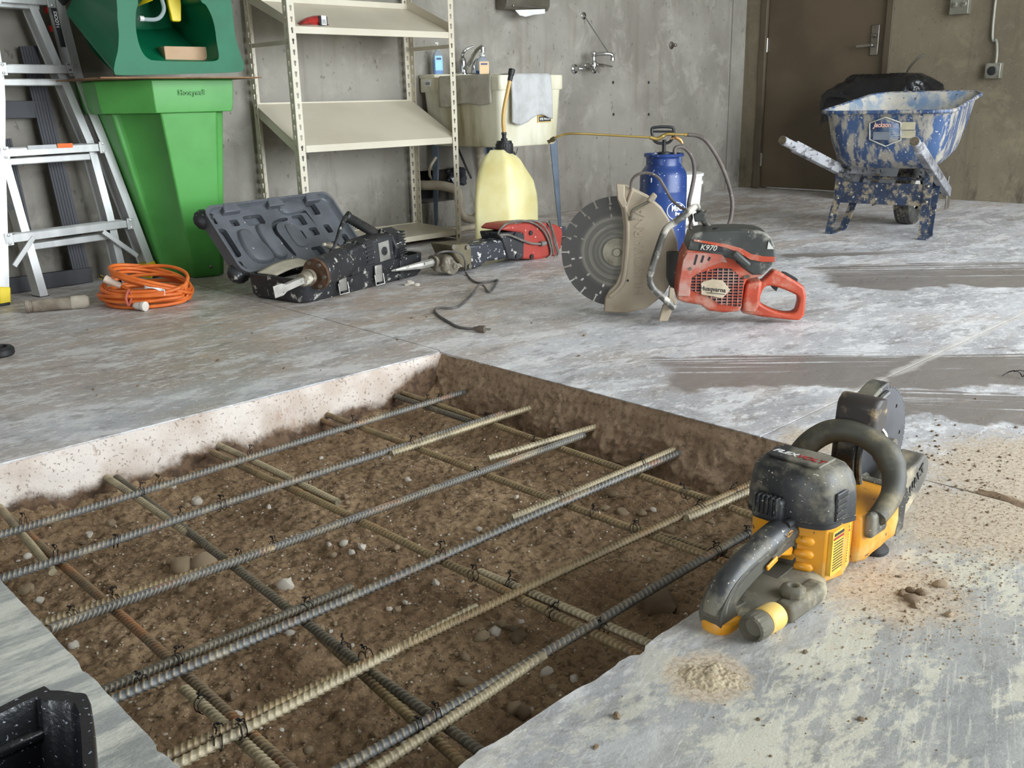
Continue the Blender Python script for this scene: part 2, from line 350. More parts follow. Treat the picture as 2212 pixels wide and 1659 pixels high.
def soil_mat(name, a, b, c, lite):
    n = NT(name); v = n.wco()
    col = n.mix(n.step(n.noise(3.2, 5, .6, v=v), .36, .64), a, b)
    col = n.mix(n.step(n.noise(55, 7, .7, v=v), .44, .66), col, c)
    col = n.mix(n.mul(n.step(n.noise(210, 3, .6, v=v), .60, .68), .6), col, lite)
    return n.fin(col, .92, 0, n.math('ADD', n.noise(190, 5, .7, v=v), n.noise(60, 5, .65, v=v)), .6, .005)
M_pw = pit_wall_mat()
M_soil = soil_mat('damp_soil', c8(160, 134, 102), c8(128, 102, 74), c8(98, 76, 54), c8(206, 186, 154))
M_bank = soil_mat('broken_soil_face', c8(164, 140, 114), c8(140, 116, 92), c8(116, 95, 74), c8(186, 166, 142))
def fbm(x, y, z, o=4): return mnoise.fractal(Vector((x, y, z)), .9, 2.1, o)
def sheet(nu, nv, fn, name, mat, parent):
    vs = [fn(i/nu, j/nv) for j in range(nv+1) for i in range(nu+1)]; w = nu+1
    fs = [(j*w+i, j*w+i+1, (j+1)*w+i+1, (j+1)*w+i) for j in range(nv) for i in range(nu)]
    return MB().add(vs, fs).build(name, mat, parent, smooth=180, fix=False)
def nwall(s, t):
    x = PX0-.01+s*(PX1-PX0+.02); z = -.003-t*.215
    k = min(1, max(0, (t-.42)/.4)); lip = min(1, t*12)
    d = .0035*lip*fbm(x*9, z*9, 1)+k*(.034*fbm(x*7, z*12, 5)+.016*abs(fbm(x*22, z*22, 9)))+k*k*.02
    d += .03*max(0, (x-1.72)/.19)*k
    return (x, PY1-.006-max(-.001, d)*lip, z)
sheet(260, 44, nwall, 'pit_wall', M_pw, floor)
def ewall(s, t):
    y = PY0-.01+s*(PY1-PY0+.02); z = -.002-t*.215; k = min(1, t*2.2); lip = min(1, t*10)
    d = lip*(.005+k*(.030*fbm(y*4, z*6, 3, 2)+.030*(.45-abs(mnoise.noise(Vector((y*9, z*14, 7)))))+.020*(.4-abs(mnoise.noise(Vector((y*24, z*28, 2)))))+.006*fbm(y*60, z*60, 4))+.050*t*t+.012*t)
    d += .02*max(0, (y-2.15)/.19)*t
    return (PX1+.0035-max(.001, d), y, z)
sheet(420, 70, ewall, 'pit_wall', M_bank, floor)
sheet(60, 8, lambda s, t: (PX0-.01+s*1.56, PY0-.004+.006*fbm(s*20, t*3, 1), -.012-t*.21), 'pit_wall', M_bank, floor)
sheet(60, 8, lambda s, t: (PX0-.004+.006*fbm(s*20, t*3, 4), PY0-.01+s*1.59, -.012-t*.21), 'pit_wall', M_bank, floor)
def soil_z(x, y):
    z = -.178+.016*mnoise.noise(Vector((x*2.3, y*2.3, 1)))+.010*fbm(x*9, y*9, 2)+.0065*fbm(x*34, y*34, 5, 3)+.0034*mnoise.noise(Vector((x*110, y*110, 3)))
    dn = PY1-y; de = PX1-x; dw = x-PX0; dsn = y-PY0
    z += .045*math.exp(-dn/.06)+.04*math.exp(-de/.07)+.03*math.exp(-dw/.05)+.03*math.exp(-dsn/.06)
    z += .012*math.exp(-((x-.7)**2+(y-1.5)**2)/.12)
    return z
soil = sheet(420, 420, lambda s, t: (lambda x, y: (x, y, soil_z(x, y)))(PX0-.02+s*1.57, PY0-.02+t*1.6), 'ground', M_soil, None)
struct(soil, 'dark brown stony soil at the bottom of the pit')
# ---- walls, door wall, ceiling, open doorway, added fill opening
H = 4.0
hx0, hx1, hz0, hz1 = 3.735, 4.02, .175, .375
w = MB().bb((-3.4, WY, -.2), (hx0, WY+.25, H)).bb((hx1, WY, -.2), (7.115, WY+.25, H)).bb((7.127, WY, -.2), (7.6, WY+.25, H)).bb((7.115, WY+.012, -.2), (7.127, WY+.25, H))
w.bb((hx0, WY, -.2), (hx1, WY+.25, hz0)).bb((hx0, WY, hz1), (hx1, WY+.25, H))
wl = struct(w.build('wall_left', M_wall, smooth=0), 'mottled grey formed concrete wall behind shelf and sink')
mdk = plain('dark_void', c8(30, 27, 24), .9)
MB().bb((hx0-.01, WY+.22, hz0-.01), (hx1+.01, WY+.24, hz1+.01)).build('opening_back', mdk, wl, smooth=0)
DY0, DY1, DZ = 3.476, 4.500, 2.13
w = MB().bb((WX, -2.8, -.2), (WX+.25, DY0-.05, H)).bb((WX, DY1+.09, -.2), (WX+.25, 4.9, H)).bb((WX, DY0-.05, DZ+.06), (WX+.25, DY1+.09, H))
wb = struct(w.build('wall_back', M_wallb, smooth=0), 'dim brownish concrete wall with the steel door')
w = MB().bb((-3.4, RY-.25, -.2), (RX0, RY, H)).bb((RX1, RY-.25, -.2), (7.6, RY, H)).bb((RX0, RY-.25, RZ1), (RX1, RY, H))
struct(w.build('wall_right', M_wall, smooth=0))
w = MB().bb((BX-.25, -2.8, -.2), (BX, BY0, H)).bb((BX-.25, BY1, -.2), (BX, 4.9, H)).bb((BX-.25, BY0, BZ1), (BX, BY1, H))  # the gap in this wall is added to let in fill light
struct(w.build('wall_front', M_wall, smooth=0))
struct(MB().bb((-3.5, -2.9, H), (7.6, 5.0, H+.2)).build('ceiling', M_ceil, smooth=0))
M_apron = plain('outdoor_paving', c8(170, 168, 163), .85)
struct(MB().bb((-14, -14, -.30), (18, RY-.27, -.02)).bb((-14, RY-.26, -.30), (BX-.26, 8, -.02)).build('ground', M_apron, smooth=0), 'pale paving outside the open door and the added opening')
# door
M_door = surf('brown_door_paint', c8(94, 81, 63), c8(82, 70, 54), vs=2.5, r=.42, bump=.05)
M_frame = surf('brown_frame_paint', c8(90, 79, 63), c8(78, 68, 53), vs=3, r=.5, bump=.05)
M_steel = surf('dull_steel', c8(150, 145, 135), c8(120, 114, 104), r=.35, metal=.8, bump=.04)
door = struct(MB().bb((WX+.022, DY0+.004, .012), (WX+.067, DY1-.004, DZ-.004)).build('door_1', M_door, bevel=.002), 'dark brown steel door with a lever handle')
fm = MB().bb((WX-.012, DY1, 0), (WX+.12, DY1+.055, DZ+.05)).bb((WX-.012, DY0-.05, 0), (WX+.12, DY0, DZ+.05)).bb((WX-.012, DY0-.05, DZ), (WX+.12, DY1+.055, DZ+.05))
fm.bb((WX+.068, DY0-.02, 0), (WX+.1, DY0+.016, DZ)).bb((WX+.068, DY1-.016, 0), (WX+.1, DY1+.02, DZ)); fm.build('door_frame', M_frame, door, bevel=.003)
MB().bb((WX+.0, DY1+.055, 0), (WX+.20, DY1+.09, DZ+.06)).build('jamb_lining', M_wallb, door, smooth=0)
MB().bb((WX-.02, DY0, -.01), (WX+.10, DY1, .010)).build('threshold', M_steel, door, bevel=.003)
for (u, v) in ((1650, 98), (1639, 345)):
    q = PX(u, v, WX); MB().lathe([(.009, -.055), (.009, .055)], 10, (WX+.012, DY1-.002, q.z)).bb((WX+.013, DY1-.02, q.z-.05), (WX+.022, DY1+.018, q.z+.05)).build('hinge', M_steel, door)
q = PX(1886, 92, WX); z0 = PX(1884, 118, WX).z; z1 = PX(1888, 53, WX).z; yc = PX(1888, 85, WX).y
pl = MB().bb((WX+.008, yc-.032, z0-.006), (WX+.023, yc+.032, z1)).build('lock_plate', M_steel, door, bevel=.006)
zl = PX(1880, 98, WX).z
MB().tube([(WX+.02, yc, zl), (WX-.035, yc, zl)], .011, 10).bar((WX-.035, yc-.008, zl), (WX-.03, yc+.125, zl-.004), .014, .022).build('door_handle', M_steel, door, bevel=.004)
MB().lathe([(.017, 0), (.017, .012), (.012, .02)], 12, (WX+.012, yc, PX(1888, 77, WX).z), (-1, 0, 0)).bar((WX-.012, yc-.02, PX(1888, 77, WX).z), (WX-.012, yc+.02, PX(1888, 77, WX).z), .012, .01).build('lock_turn', M_steel, pl, bevel=.002)
MB().bb((WX+.0, DY0-.004, 1.02), (WX+.021, DY0+.006, 1.16)).build('strike_plate', M_steel, door)
# ================================================================ reinforcement, ties and stones in the pit
def bar_mat(name, steel, dust, rust, fd, fr_):
    n = NT(name); v = n.co()
    vs = n.map(v, sc=(.5, 1, 1))
    col = n.mix(n.step(n.noise(30, 6, .65, v=vs), .38, .62), steel, tuple(x*.62 for x in steel))
    col = n.mix(n.mul(n.step(n.noise(18, 8, .7, v=vs), fd+.10, fd-.10), .75), col, dust)
    col = n.mix(n.mul(n.step(n.noise(16, 8, .72, v=n.map(v, loc=(3, 1, 2), sc=(.4, 1, 1))), fr_-.05, fr_+.09), .75), col, rust)
    rb_ = n.nd('ShaderNodeAttribute', out=2, attribute_name='rib')       # dust and wear sit on the ribs
    col = n.mix(n.mul(rb_, .40), n.mix(.28, col, tuple(x*.35 for x in steel)), tuple(min(1, x*1.25) for x in dust))
    return n.fin(col, .48, .2, n.noise(400, 3, v=v), .25, .001)
RUST, TAN, BLU = c8(168, 104, 58), c8(178, 162, 132), c8(108, 110, 110)
M_bars = {'b': bar_mat('blue_grey_bar', BLU, TAN, RUST, .42, .59), 't': bar_mat('dusty_bar', c8(138, 128, 106), c8(196, 180, 146), c8(160, 112, 62), .56, .62),
          'r': bar_mat('rusty_bar', c8(116, 102, 84), c8(160, 138, 104), c8(176, 106, 56), .42, .51), 'o': bar_mat('ochre_bar', c8(124, 108, 82), c8(168, 146, 106), c8(150, 102, 58), .50, .57),
          'k': bar_mat('dark_bar', c8(92, 88, 78), c8(146, 132, 106), c8(130, 92, 56), .42, .66)}
def rebar_mesh(L, r, pitch, slant, seed):
    """ribbed bar along +x: slanted ribs and two lengthwise ridges"""
    seg = 14; n = int(L/pitch); xs = []; hs = []
    for i in range(n):
        b = i*pitch
        for dx, h in ((0, 0), (.14, 1), (.32, 1), (.46, 0)): xs.append(b+dx*pitch); hs.append(h)
    xs.append(L); hs.append(0); xs = np.array(xs)[:, None]; hs = np.array(hs)[:, None]
    th = (np.arange(seg)*2*np.pi/seg)[None, :]
    side = np.clip(np.abs(np.sin(th))*4, 0, 1)                      # ribs stop at the ridges
    rad = r*(.97+.155*hs*side+.15*(np.abs(np.sin(th)) < .1)); X = xs+slant*pitch*np.where(np.sin(th) > 0, 1, -1)*np.cos(th)*1.0
    X[0] = 0; X[-1] = L
    bend = .0016*np.sin(xs*3.1+seed)+.0009*np.sin(xs*7+seed*2)
    V = np.stack([X+0*rad, rad*np.cos(th)+bend, rad*np.sin(th)+.6*bend], -1).reshape(-1, 3)
    m = len(xs); F = []
    for i in range(m-1):
        for j in range(seg): F.append((i*seg+j, i*seg+(j+1) % seg, (i+1)*seg+(j+1) % seg, (i+1)*seg+j))
    F += [tuple(range(seg))[::-1], tuple(range((m-1)*seg, m*seg))]
    b = MB(); b.v = [tuple(p) for p in V]; b.f = F; b.rib = (hs*side).reshape(-1); return b
RB = .0081
def rebar(p, q, z, mat, label, r=RB, pitch=.0105, slant=.45, roll=0, z2=None, grp='steel rebars in the pit'):
    p = Vector((p[0], p[1], z)); q = Vector((q[0], q[1], z if z2 is None else z2)); d = q-p
    rm = rebar_mesh(d.length, r, pitch, slant, len(COL.objects)); o = rm.build('rebar', M_bars[mat], smooth=50, fix=False)
    at_ = o.data.attributes.new('rib', 'FLOAT', 'POINT'); at_.data.foreach_set('value', rm.rib.astype(np.float32))
    o.location = p; o.rotation_euler = (d.to_track_quat('X', 'Z') @ Euler((roll, 0, 0)).to_quaternion()).to_euler()
    return tag(o, label, 'rebar', grp)
ZA, ZB = -.088, -.1045
def ab(u0, v0, u1, v1, z, ext0=None, ext1=None, axis=0):
    """bar line through two measured pixels; ext clamps the run along the axis"""
    a = PZ(u0, v0, z); b = PZ(u1, v1, z); d = (b-a); i = axis
    f = lambda t: a+d*((t-a[i])/d[i])
    return (f(ext0) if ext0 is not None else a), (f(ext1) if ext1 is not None else b)
W0, E0, N0, S0 = PX0-.05, PX1+.05, PY1+.05, PY0-.05
def RBAR(u0, v0, u1, v1, z, mat, label, e0=None, e1=None, axis=0, **k):
    a, b = ab(u0, v0, u1, v1, z, e0, e1, axis); return rebar(a, b, z, mat, label, **k)
# bars along the pale cut edge (upper layer)
RBAR(0, 1155, 1003, 847, ZA, 'b', 'long rebar with orange rust nearest the pale cut concrete face', W0, None, pitch=.0098, roll=.5)
RBAR(0, 1248, 1090, 893, ZA, 'b', 'second long rebar from the pale cut concrete face', W0, None, pitch=.0098, roll=.4)
RBAR(845, 979, 1128, 888, ZA, 't', 'short pale dowel lapped beside the second long rebar, by the dirt face', None, E0, slant=.25)
RBAR(110, 1360, 1262, 938, ZA, 'b', 'third long blue-grey rebar from the pale cut concrete face', None, None, pitch=.0088, slant=.6, roll=1.4)
RBAR(1055, 992, 1276, 925, ZA+.004, 't', 'short pale dowel above the third long rebar, by the dirt face', None, E0, slant=.25)
RBAR(100, 1344, 590, 1182, ZA+.002, 'o', 'ochre dowel lapped behind the third long rebar at the near slab edge', W0, None, pitch=.0098)
RBAR(255, 1507, 1450, 986, ZA, 'b', 'fourth long thick-ribbed blue-grey rebar across the middle of the pit', W0, 1.89, pitch=.0125, slant=.35)
RBAR(1105, 1118, 1455, 972, ZA+.002, 't', 'pale rusty dowel lapped behind the fourth long rebar, by the dirt face', None, E0, slant=.5, pitch=.0090)
RBAR(230, 1488, 760, 1270, ZA, 'k', 'thin-ribbed dark dowel lapped behind the fourth long rebar', W0, None, roll=1.5, pitch=.0088)
RBAR(375, 1632, 1612, 1047, ZA, 'o', 'fifth long ochre rebar, running toward the yellow saw', W0, 1.84, pitch=.0100)
RBAR(388, 1652, 1030, 1312, ZA, 't', 'pale tan dowel lapped in front of the fifth long rebar', W0, None, pitch=.0125)
RBAR(1485, 1120, 1640, 1052, ZA, 't', 'short pale dowel beside the far end of the fifth long rebar', None, E0)
RBAR(745, 1656, 1620, 1152, ZA, 'b', 'sixth long dark blue rebar, nearest the yellow saw slab edge', W0, E0, pitch=.0118, slant=.2)
RBAR(800, 1662, 1175, 1417, ZA, 't', 'pale dowel lapped in front of the nearest long rebar', W0, None, pitch=.0120, slant=.2)
RBAR(1590, 1192, 1660, 1152, ZA, 't', 'stub of pale dowel at the pit corner under the yellow saw handle', None, E0)
# bars across (lower layer)
RBAR(855, 845, 1640, 1118, ZB, 'o', 'farthest cross rebar, along the foot of the rough dirt face', N0, S0, 1)
RBAR(850, 856, 1020, 912, ZB-.002, 'k', 'dark dowel tucked under the farthest cross rebar at the pale corner', N0, None, 1)
RBAR(695, 892, 1566, 1216, ZB, 'o', 'second cross rebar from the rough dirt face', N0, S0, 1)
RBAR(690, 906, 760, 934, ZB-.012, 'r', 'orange stub of dowel under the second cross rebar at the pale face', 2.33, None, 1)
RBAR(1380, 1143, 1582, 1202, ZB, 'o', 'dark dowel lapped behind the second cross rebar near the yellow saw', None, S0, 1)
RBAR(480, 985, 1361, 1408, ZB, 'o', 'third cross rebar, ochre brown, through the centre of the pit', 2.30, S0, 1)
RBAR(463, 957, 730, 1087, ZB, 't', 'pale dowel lapped above the third cross rebar at the pale cut face', N0, None, 1)
RBAR(1035, 1238, 1390, 1387, ZB, 't', 'brown dowel lapped beside the third cross rebar by the near slab edge', None, S0, 1)
RBAR(262, 1040, 1028, 1618, ZB, 'k', 'fourth cross rebar, dark grey, second nearest the black tub', 2.31, S0, 1)
RBAR(236, 1035, 408, 1152, ZB, 't', 'smooth pale dowel beside the fourth cross rebar at the pale cut face', N0, None, 1, slant=.15)
RBAR(690, 1372, 985, 1632, ZB-.008, 'o', 'yellowish dowel lapped under the fourth cross rebar by the near slab', None, S0, 1)
RBAR(35, 1128, 625, 1662, ZB, 'r', 'nearest cross rebar, orange brown, closest to the black tub', 2.30, S0, 1)
RBAR(3, 1098, 112, 1238, ZB, 't', 'pale dowel at the left photo edge, under the rust-streaked long rebar', N0, None, 1)
RBAR(398, 1490, 585, 1662, ZB-.004, 't', 'grey dowel lapped beside the nearest cross rebar by the near slab edge', None, S0, 1)
# wire ties
M_wire = plain('black_tie_wire', c8(34, 32, 32), .45, .6)
def tie_mesh(seed, w=.011):
    rd = random.Random(seed); b = MB(); sp = .006+rd.random()*.006
    for s in (-.5, .5):
        b.tube([(s*sp+.002*math.sin(t), w*math.cos(t), w*math.sin(t)) for t in [k*2*math.pi/12 for k in range(12)]], .0008, 5, closed=True)
    h = [(0, .004, w)]; L = .005+rd.random()*.009; dx, dy = rd.uniform(-1, 1), rd.uniform(-1, 1)
    for k in range(1, 9):
        t = k/8; h.append((dx*L*t*.7+.002*math.sin(t*9), .004+dy*L*t*.7+.002*math.cos(t*9), w+L*math.sin(t*2.2)))
    b.tube(spline(h, 3), .0009, 5); b.tube(spline([(p[0]+.0015*math.cos(i*1.9), p[1]+.0015*math.sin(i*1.9), p[2]) for i, p in enumerate(h)], 3), .0009, 5)
    b.tube(spline([h[-1], (h[-1][0]+.004, h[-1][1]-.004, h[-1][2]+.003), (h[-1][0]+.006, h[-1][1]-.002, h[-1][2]-.003)], 4), .0009, 5)
    return b
ties = [(50, 1128), (305, 1062), (345, 1044), (120, 1200), (250, 1172), (390, 1118), (478, 1092), (540, 980), (662, 1042), (925, 868), (950, 862), (765, 916), (1050, 907), (888, 963), (912, 953),
        (592, 1180), (1028, 1022), (1200, 945), (1155, 960), (1385, 1002), (1210, 1080), (1284, 1110), (1372, 1142), (1482, 1066), (1510, 1098), (1584, 1064), (1545, 1194), (1614, 1158),
        (515, 1205), (247, 1300), (155, 1333), (382, 1428), (305, 1476), (438, 1522), (520, 1578), (468, 1606), (662, 1318), (745, 1402), (790, 1420), (942, 1548), (902, 1570), (952, 1200), (1022, 1243), (1105, 1266), (1195, 1325), (1300, 1362)]
lower = {(438, 1522), (745, 1402), (1195, 1325), (1300, 1362), (1105, 1266), (662, 1042), (1284, 1110), (1482, 1066)}
ORD = ['first', 'second', 'third', 'fourth', 'fifth', 'sixth', 'seventh', 'eighth', 'ninth', 'tenth', 'eleventh', 'twelfth']
AYS, BXS = (2.155, 1.91, 1.65, 1.366, 1.13, .96), (1.735, 1.48, 1.115, .775, .54)
tie_rows = {}
for uv in ties:
    p = PZ(*uv, ZB if uv in lower else ZA); k = ('cross', min(range(5), key=lambda i: abs(BXS[i]-p.x))) if uv in lower else ('long', min(range(6), key=lambda i: abs(AYS[i]-p.y)))
    tie_rows.setdefault(k, []).append((-p.y if k[0] == 'cross' else p.x, uv))
tie_label = {}
for (kd, i), l in tie_rows.items():
    for j, (_, uv) in enumerate(sorted(l)):
        tie_label[uv] = 'black wire tie, %s from the %s end, on the %s %s rebar' % (ORD[j], 'left' if kd == 'long' else 'pale wall', ORD[i], kd)
tms = [tie_mesh(k).build('tie_wire', M_wire, smooth=60, fix=False) for k in range(6)]
for o in tms: COL.objects.unlink(o)
for i, (u, v) in enumerate(ties):
    o = tms[i % 6].copy(); COL.objects.link(o); lo = (u, v) in lower
    o.location = PZ(u, v, ZB if lo else ZA); o.rotation_euler = (0, 0, (R(90) if lo else 0)+random.uniform(-.35, .35))
    k = random.uniform(.95, 1.2); o.scale = (k, k, k)
    tag(o, tie_label[(u, v)], 'wire tie', 'black wire ties on the rebars')
# stones
def stone_mat(name, a, b):
    n = NT(name); v = n.co(); ri = n.nd('ShaderNodeObjectInfo', out=5)
    col = n.mix(n.step(n.noise(60, 6, .65, v=v), .38, .64), a, b)
    col = n.mix(n.mul(ri, .5), col, tuple(x*.6 for x in a))
    return n.fin(col, .85, 0, n.noise(180, 5, .65, v=v), .4, .002)
M_st = [stone_mat('tan_stone', c8(172, 152, 124), c8(130, 110, 84)), stone_mat('pale_stone', c8(222, 214, 200), c8(188, 176, 158)), stone_mat('brown_stone', c8(136, 116, 92), c8(104, 86, 66))]
stm = [[MB().blob((0, 0, 0), 1, 1, 1, 2, .22, 1.3, k*5+1).build('stone', m, smooth=45) for k in range(5)] for m in M_st]
for l in stm:
    for o in l: COL.objects.unlink(o)
def stone(x, y, r, z=None, m=0, k=0, label=None, group='stones in the pit', flat=.7, sq=.85, rot=None):
    o = stm[m][k % 5].copy(); COL.objects.link(o); o.name = 'stone'
    zz = (soil_z(x, y)+r*flat*.45) if z is None else z
    o.location = (x, y, zz); o.scale = (r, r*sq, r*flat); o.rotation_euler = (random.uniform(-.25, .25), random.uniform(-.25, .25), random.uniform(0, 6.3) if rot is None else rot)
    return tag(o, label or ['small tan stone half sunk in the soil of the pit', 'small whitish stone lying on the soil of the pit', 'small brown stone half sunk in the soil of the pit'][m], 'stone', group+('' if label else ' '+'abc'[m]) if group else None)
def spx(u, v, d, m=0, k=0, label=None, flat=.7, sq=.85):
    p = PZ(u, v, -.168); q = (p-CAM0).length; stone(p.x, p.y, d*q/FPX/2, None, m, k, label, None if label else 'stones in the pit', flat, sq)
spx(1425, 1300, 82, 2, 1, 'large dark angular rock by the slab edge near the yellow saw', .85, .8)
spx(440, 1224, 62, 0, 2, 'large tan rock beside the fourth cross rebar, right of the pair', .6)
spx(392, 1232, 50, 0, 3, 'rounded tan rock left of the larger one beside the fourth cross rebar', .75)
spx(425, 1076, 24, 1, 0, 'bright white stone below the pale cut face', .8)
spx(1040, 1372, 34, 0, 1, 'pale cobble of a trio below the pale tan dowel, left', .7); spx(1070, 1362, 30, 1, 2, 'pale cobble of a trio below the pale tan dowel, right', .8); spx(1082, 1345, 26, 0, 4, 'grey cobble of a trio below the pale tan dowel, rear', .8)
spx(1120, 1370, 40, 2, 0, 'flat brown cobble right of the pale trio', .6); spx(620, 1280, 34, 1, 3, 'whitish stone touching the dark fourth cross rebar', .8)
spx(1006, 1462, 44, 0, 0, 'long tan stone behind the nearest pale dowel', .5, .55); spx(1110, 1516, 42, 0, 3, 'angular tan stone by the near slab edge', .7); spx(1130, 1532, 32, 2, 2, 'dark stone leaning on the angular tan one', 1.0)
spx(1180, 1442, 28, 1, 1, 'round pale stone past the end of the pale nearest dowel', .8); spx(1196, 1484, 24, 0, 0, 'blocky tan stone alone near the near slab edge', .9); spx(1240, 1455, 22, 1, 4, 'small pale stone just off the near slab edge', .7)
spx(1444, 1256, 24, 0, 2, 'small pale stone behind the large dark rock', .6)
spx(1323, 1070, 24, 0, 1, 'tan pebble of the row under the fourth long rebar, uppermost', .6); spx(1307, 1094, 26, 0, 2, 'flat tan pebble of the row under the fourth long rebar, left', .5); spx(1345, 1104, 27, 0, 0, 'flat tan pebble of the row under the fourth long rebar, middle', .5); spx(1386, 1104, 24, 0, 3, 'flat tan pebble of the row under the fourth long rebar, right', .5)
spx(1448, 1142, 26, 0, 1, 'tan stone under the short pale dowel by the yellow saw', .6)
spx(58, 1275, 30, 0, 4, 'brown grey stone by the black tub slab edge, larger', .8); spx(85, 1295, 20, 1, 0, 'small whitish stone by the black tub slab edge', .7)
spx(760, 1192, 16, 1, 2, 'whitish pebble left of the fourth cross rebar tie', .9); spx(720, 1196, 16, 0, 1, 'tan pebble beside a whitish one in the middle of the pit', .8)
spx(985, 1400, 12, 0, 0); spx(665, 1605, 22, 0, 2)
rd = random.Random(11); cnt = 0
while cnt < 255:
    x, y = rd.uniform(.46, 1.86), rd.uniform(.84, 2.28); r = .0034+.0085*rd.random()**2.2
    if (x-.8)**2+(y-1.6)**2 > .35 and rd.random() < .35: continue
    stone(x, y, r, None, rd.choice((0, 0, 1, 1, 2)), rd.randrange(5), flat=rd.uniform(.5, .9), sq=rd.uniform(.6, .95)); cnt += 1
g = MB(); tb = bmesh.new(); bmesh.ops.create_icosphere(tb, subdivisions=1, radius=1); IV = [v.co.copy() for v in tb.verts]; JF = [tuple(v.index for v in f.verts) for f in tb.faces]; tb.free()
gs = [MB(), MB(), MB()]
for k in range(9500):
    x, y = rd.uniform(.385, 1.90), rd.uniform(.78, 2.33); r = .0009+.0030*rd.random()**2
    if rd.random() < .4*((x-.75)**2+(y-1.55)**2 > .3): continue
    z = soil_z(x, y)+r*.3; a = rd.uniform(.6, 1); g = gs[rd.choice((0, 0, 0, 1, 1, 2))]; b = len(g.v)
    g.v += [(x+p.x*r, y+p.y*r*a, z+p.z*r*.75) for p in IV]; g.f += [tuple(b+i for i in f) for f in JF]
tag(gs[0].build('gravel', M_st[2], smooth=60, fix=False), 'fine brown grit and clods scattered over the soil in the pit', 'gravel', kind='stuff')
tag(gs[2].build('gravel', M_st[1], smooth=60, fix=False), 'fine whitish grit scattered over the soil in the pit', 'gravel', kind='stuff')
tag(gs[1].build('gravel', M_st[0], smooth=60, fix=False), 'fine tan gravel scattered over the soil in the pit', 'gravel', kind='stuff')
# ================================================================ along the left wall: green bin, eyewash, ladder, shelf
def V3(p): return Vector(p)
M_lgreen = surf('lime_green_plastic', c8(84, 160, 76), c8(72, 146, 64), vs=3, spk=c8(210, 225, 200), ss=40, st=.80, r=.42, bump=.06, bs=60)
M_dgreen = surf('dark_green_plastic', c8(10, 106, 70), c8(8, 92, 60), vs=3, r=.42, bump=.04, bs=40, Specular_IOR_Level=.25)
M_card = surf('brown_cardboard', c8(196, 164, 132), c8(184, 150, 118), vs=5, r=.85, bump=.1)
M_cardd = surf('dirty_cardboard', c8(150, 116, 84), c8(112, 82, 56), r=.9)
M_yel = surf('yellow_plastic', c8(232, 206, 34), c8(214, 186, 24), r=.4)
M_black = surf('black_plastic', c8(34, 34, 35), c8(26, 26, 27), r=.5, bump=.1)
M_white = surf('white_plastic', c8(226, 226, 220), c8(206, 206, 198), r=.45)
M_chrome = plain('chrome', c8(205, 205, 205), .12, 1.0)
# --- bin
bz = .905
t = thing('waste_cart', 'tall lime green plastic bin under the dark green eyewash station', 'bin', loc=(2.0, 4.4, 0))
def loc0(pts, z): return [(x-2.0, y-4.4, z) for x, y in pts]
top = [(1.70, 4.62), (1.70, 4.37), (1.862, 4.155), (2.243, 4.15), (2.255, 4.18), (2.255, 4.62)]
top2 = [(x*.995+.012, y) for x, y in top]
rim = MB().loft([loc0([(x+(2.0-x)*.06, y+(4.4-y)*.04) for x, y in top], .768), loc0([(x+(2.0-x)*.03, y+(4.4-y)*.02) for x, y in top], .80), loc0(top, bz), loc0([(x+(2.0-x)*.02, y+(4.4-y)*.02) for x, y in top], bz+.004)])
rim.build('rim', M_lgreen, t, bevel=.008, seg=3)
def body_ring(k):   # k 0 top .. 1 floor ; channels run down the two front corners
    tp = [(1.745, 4.61), (1.765, 4.40), (1.795, 4.40), (1.835, 4.36), (1.90, 4.225), (1.895, 4.185), (2.165, 4.180), (2.175, 4.212), (2.215, 4.218), (2.225, 4.25), (2.232, 4.61)]
    bt = [(1.935, 4.62), (1.945, 4.47), (1.962, 4.46), (1.975, 4.43), (2.012, 4.345), (2.012, 4.292), (2.135, 4.262), (2.138, 4.288), (2.168, 4.292), (2.175, 4.32), (2.185, 4.62)]
    return loc0([(a[0]+(b[0]-a[0])*k, a[1]+(b[1]-a[1])*k) for a, b in zip(tp, bt)], .772*(1-k))
MB().loft([body_ring(k) for k in (0, .02, .25, .5, .75, .97, 1)]).build('body', M_lgreen, t, bevel=.009, seg=3)
MB().lathe([(.009, 0), (.009, .012), (.004, .016)], 10, (.09, -.128, .05), (-.1, -1, 0)).build('drain_plug', M_steel, t)
q = PY(414, 200, 4.152)
text('lettering', 'Honeywell', .034, M_lgreen, t, (q.x-2.0, q.y-4.4-.004, q.z), (R(90), 0, 0), .002, .85)
# --- cardboard sheet
cs = MB(); n_ = 26
ring = [(1.60+.74*i/n_, 4.045+.012*mnoise.noise(Vector((i*.9, 0, 0)))+.02*(i/n_)) for i in range(n_+1)]+[(2.36, 4.62), (1.60, 4.62)]
cs.prism([(x-2.0, y-4.35) for x, y in ring], 0, .006, axis='z')
o = cs.build('cardboard_sheet', M_cardd, smooth=0); o.location = (2.0, 4.35, .9105); tag(o, 'ragged brown cardboard sheet between the green bin and the eyewash station', 'cardboard')
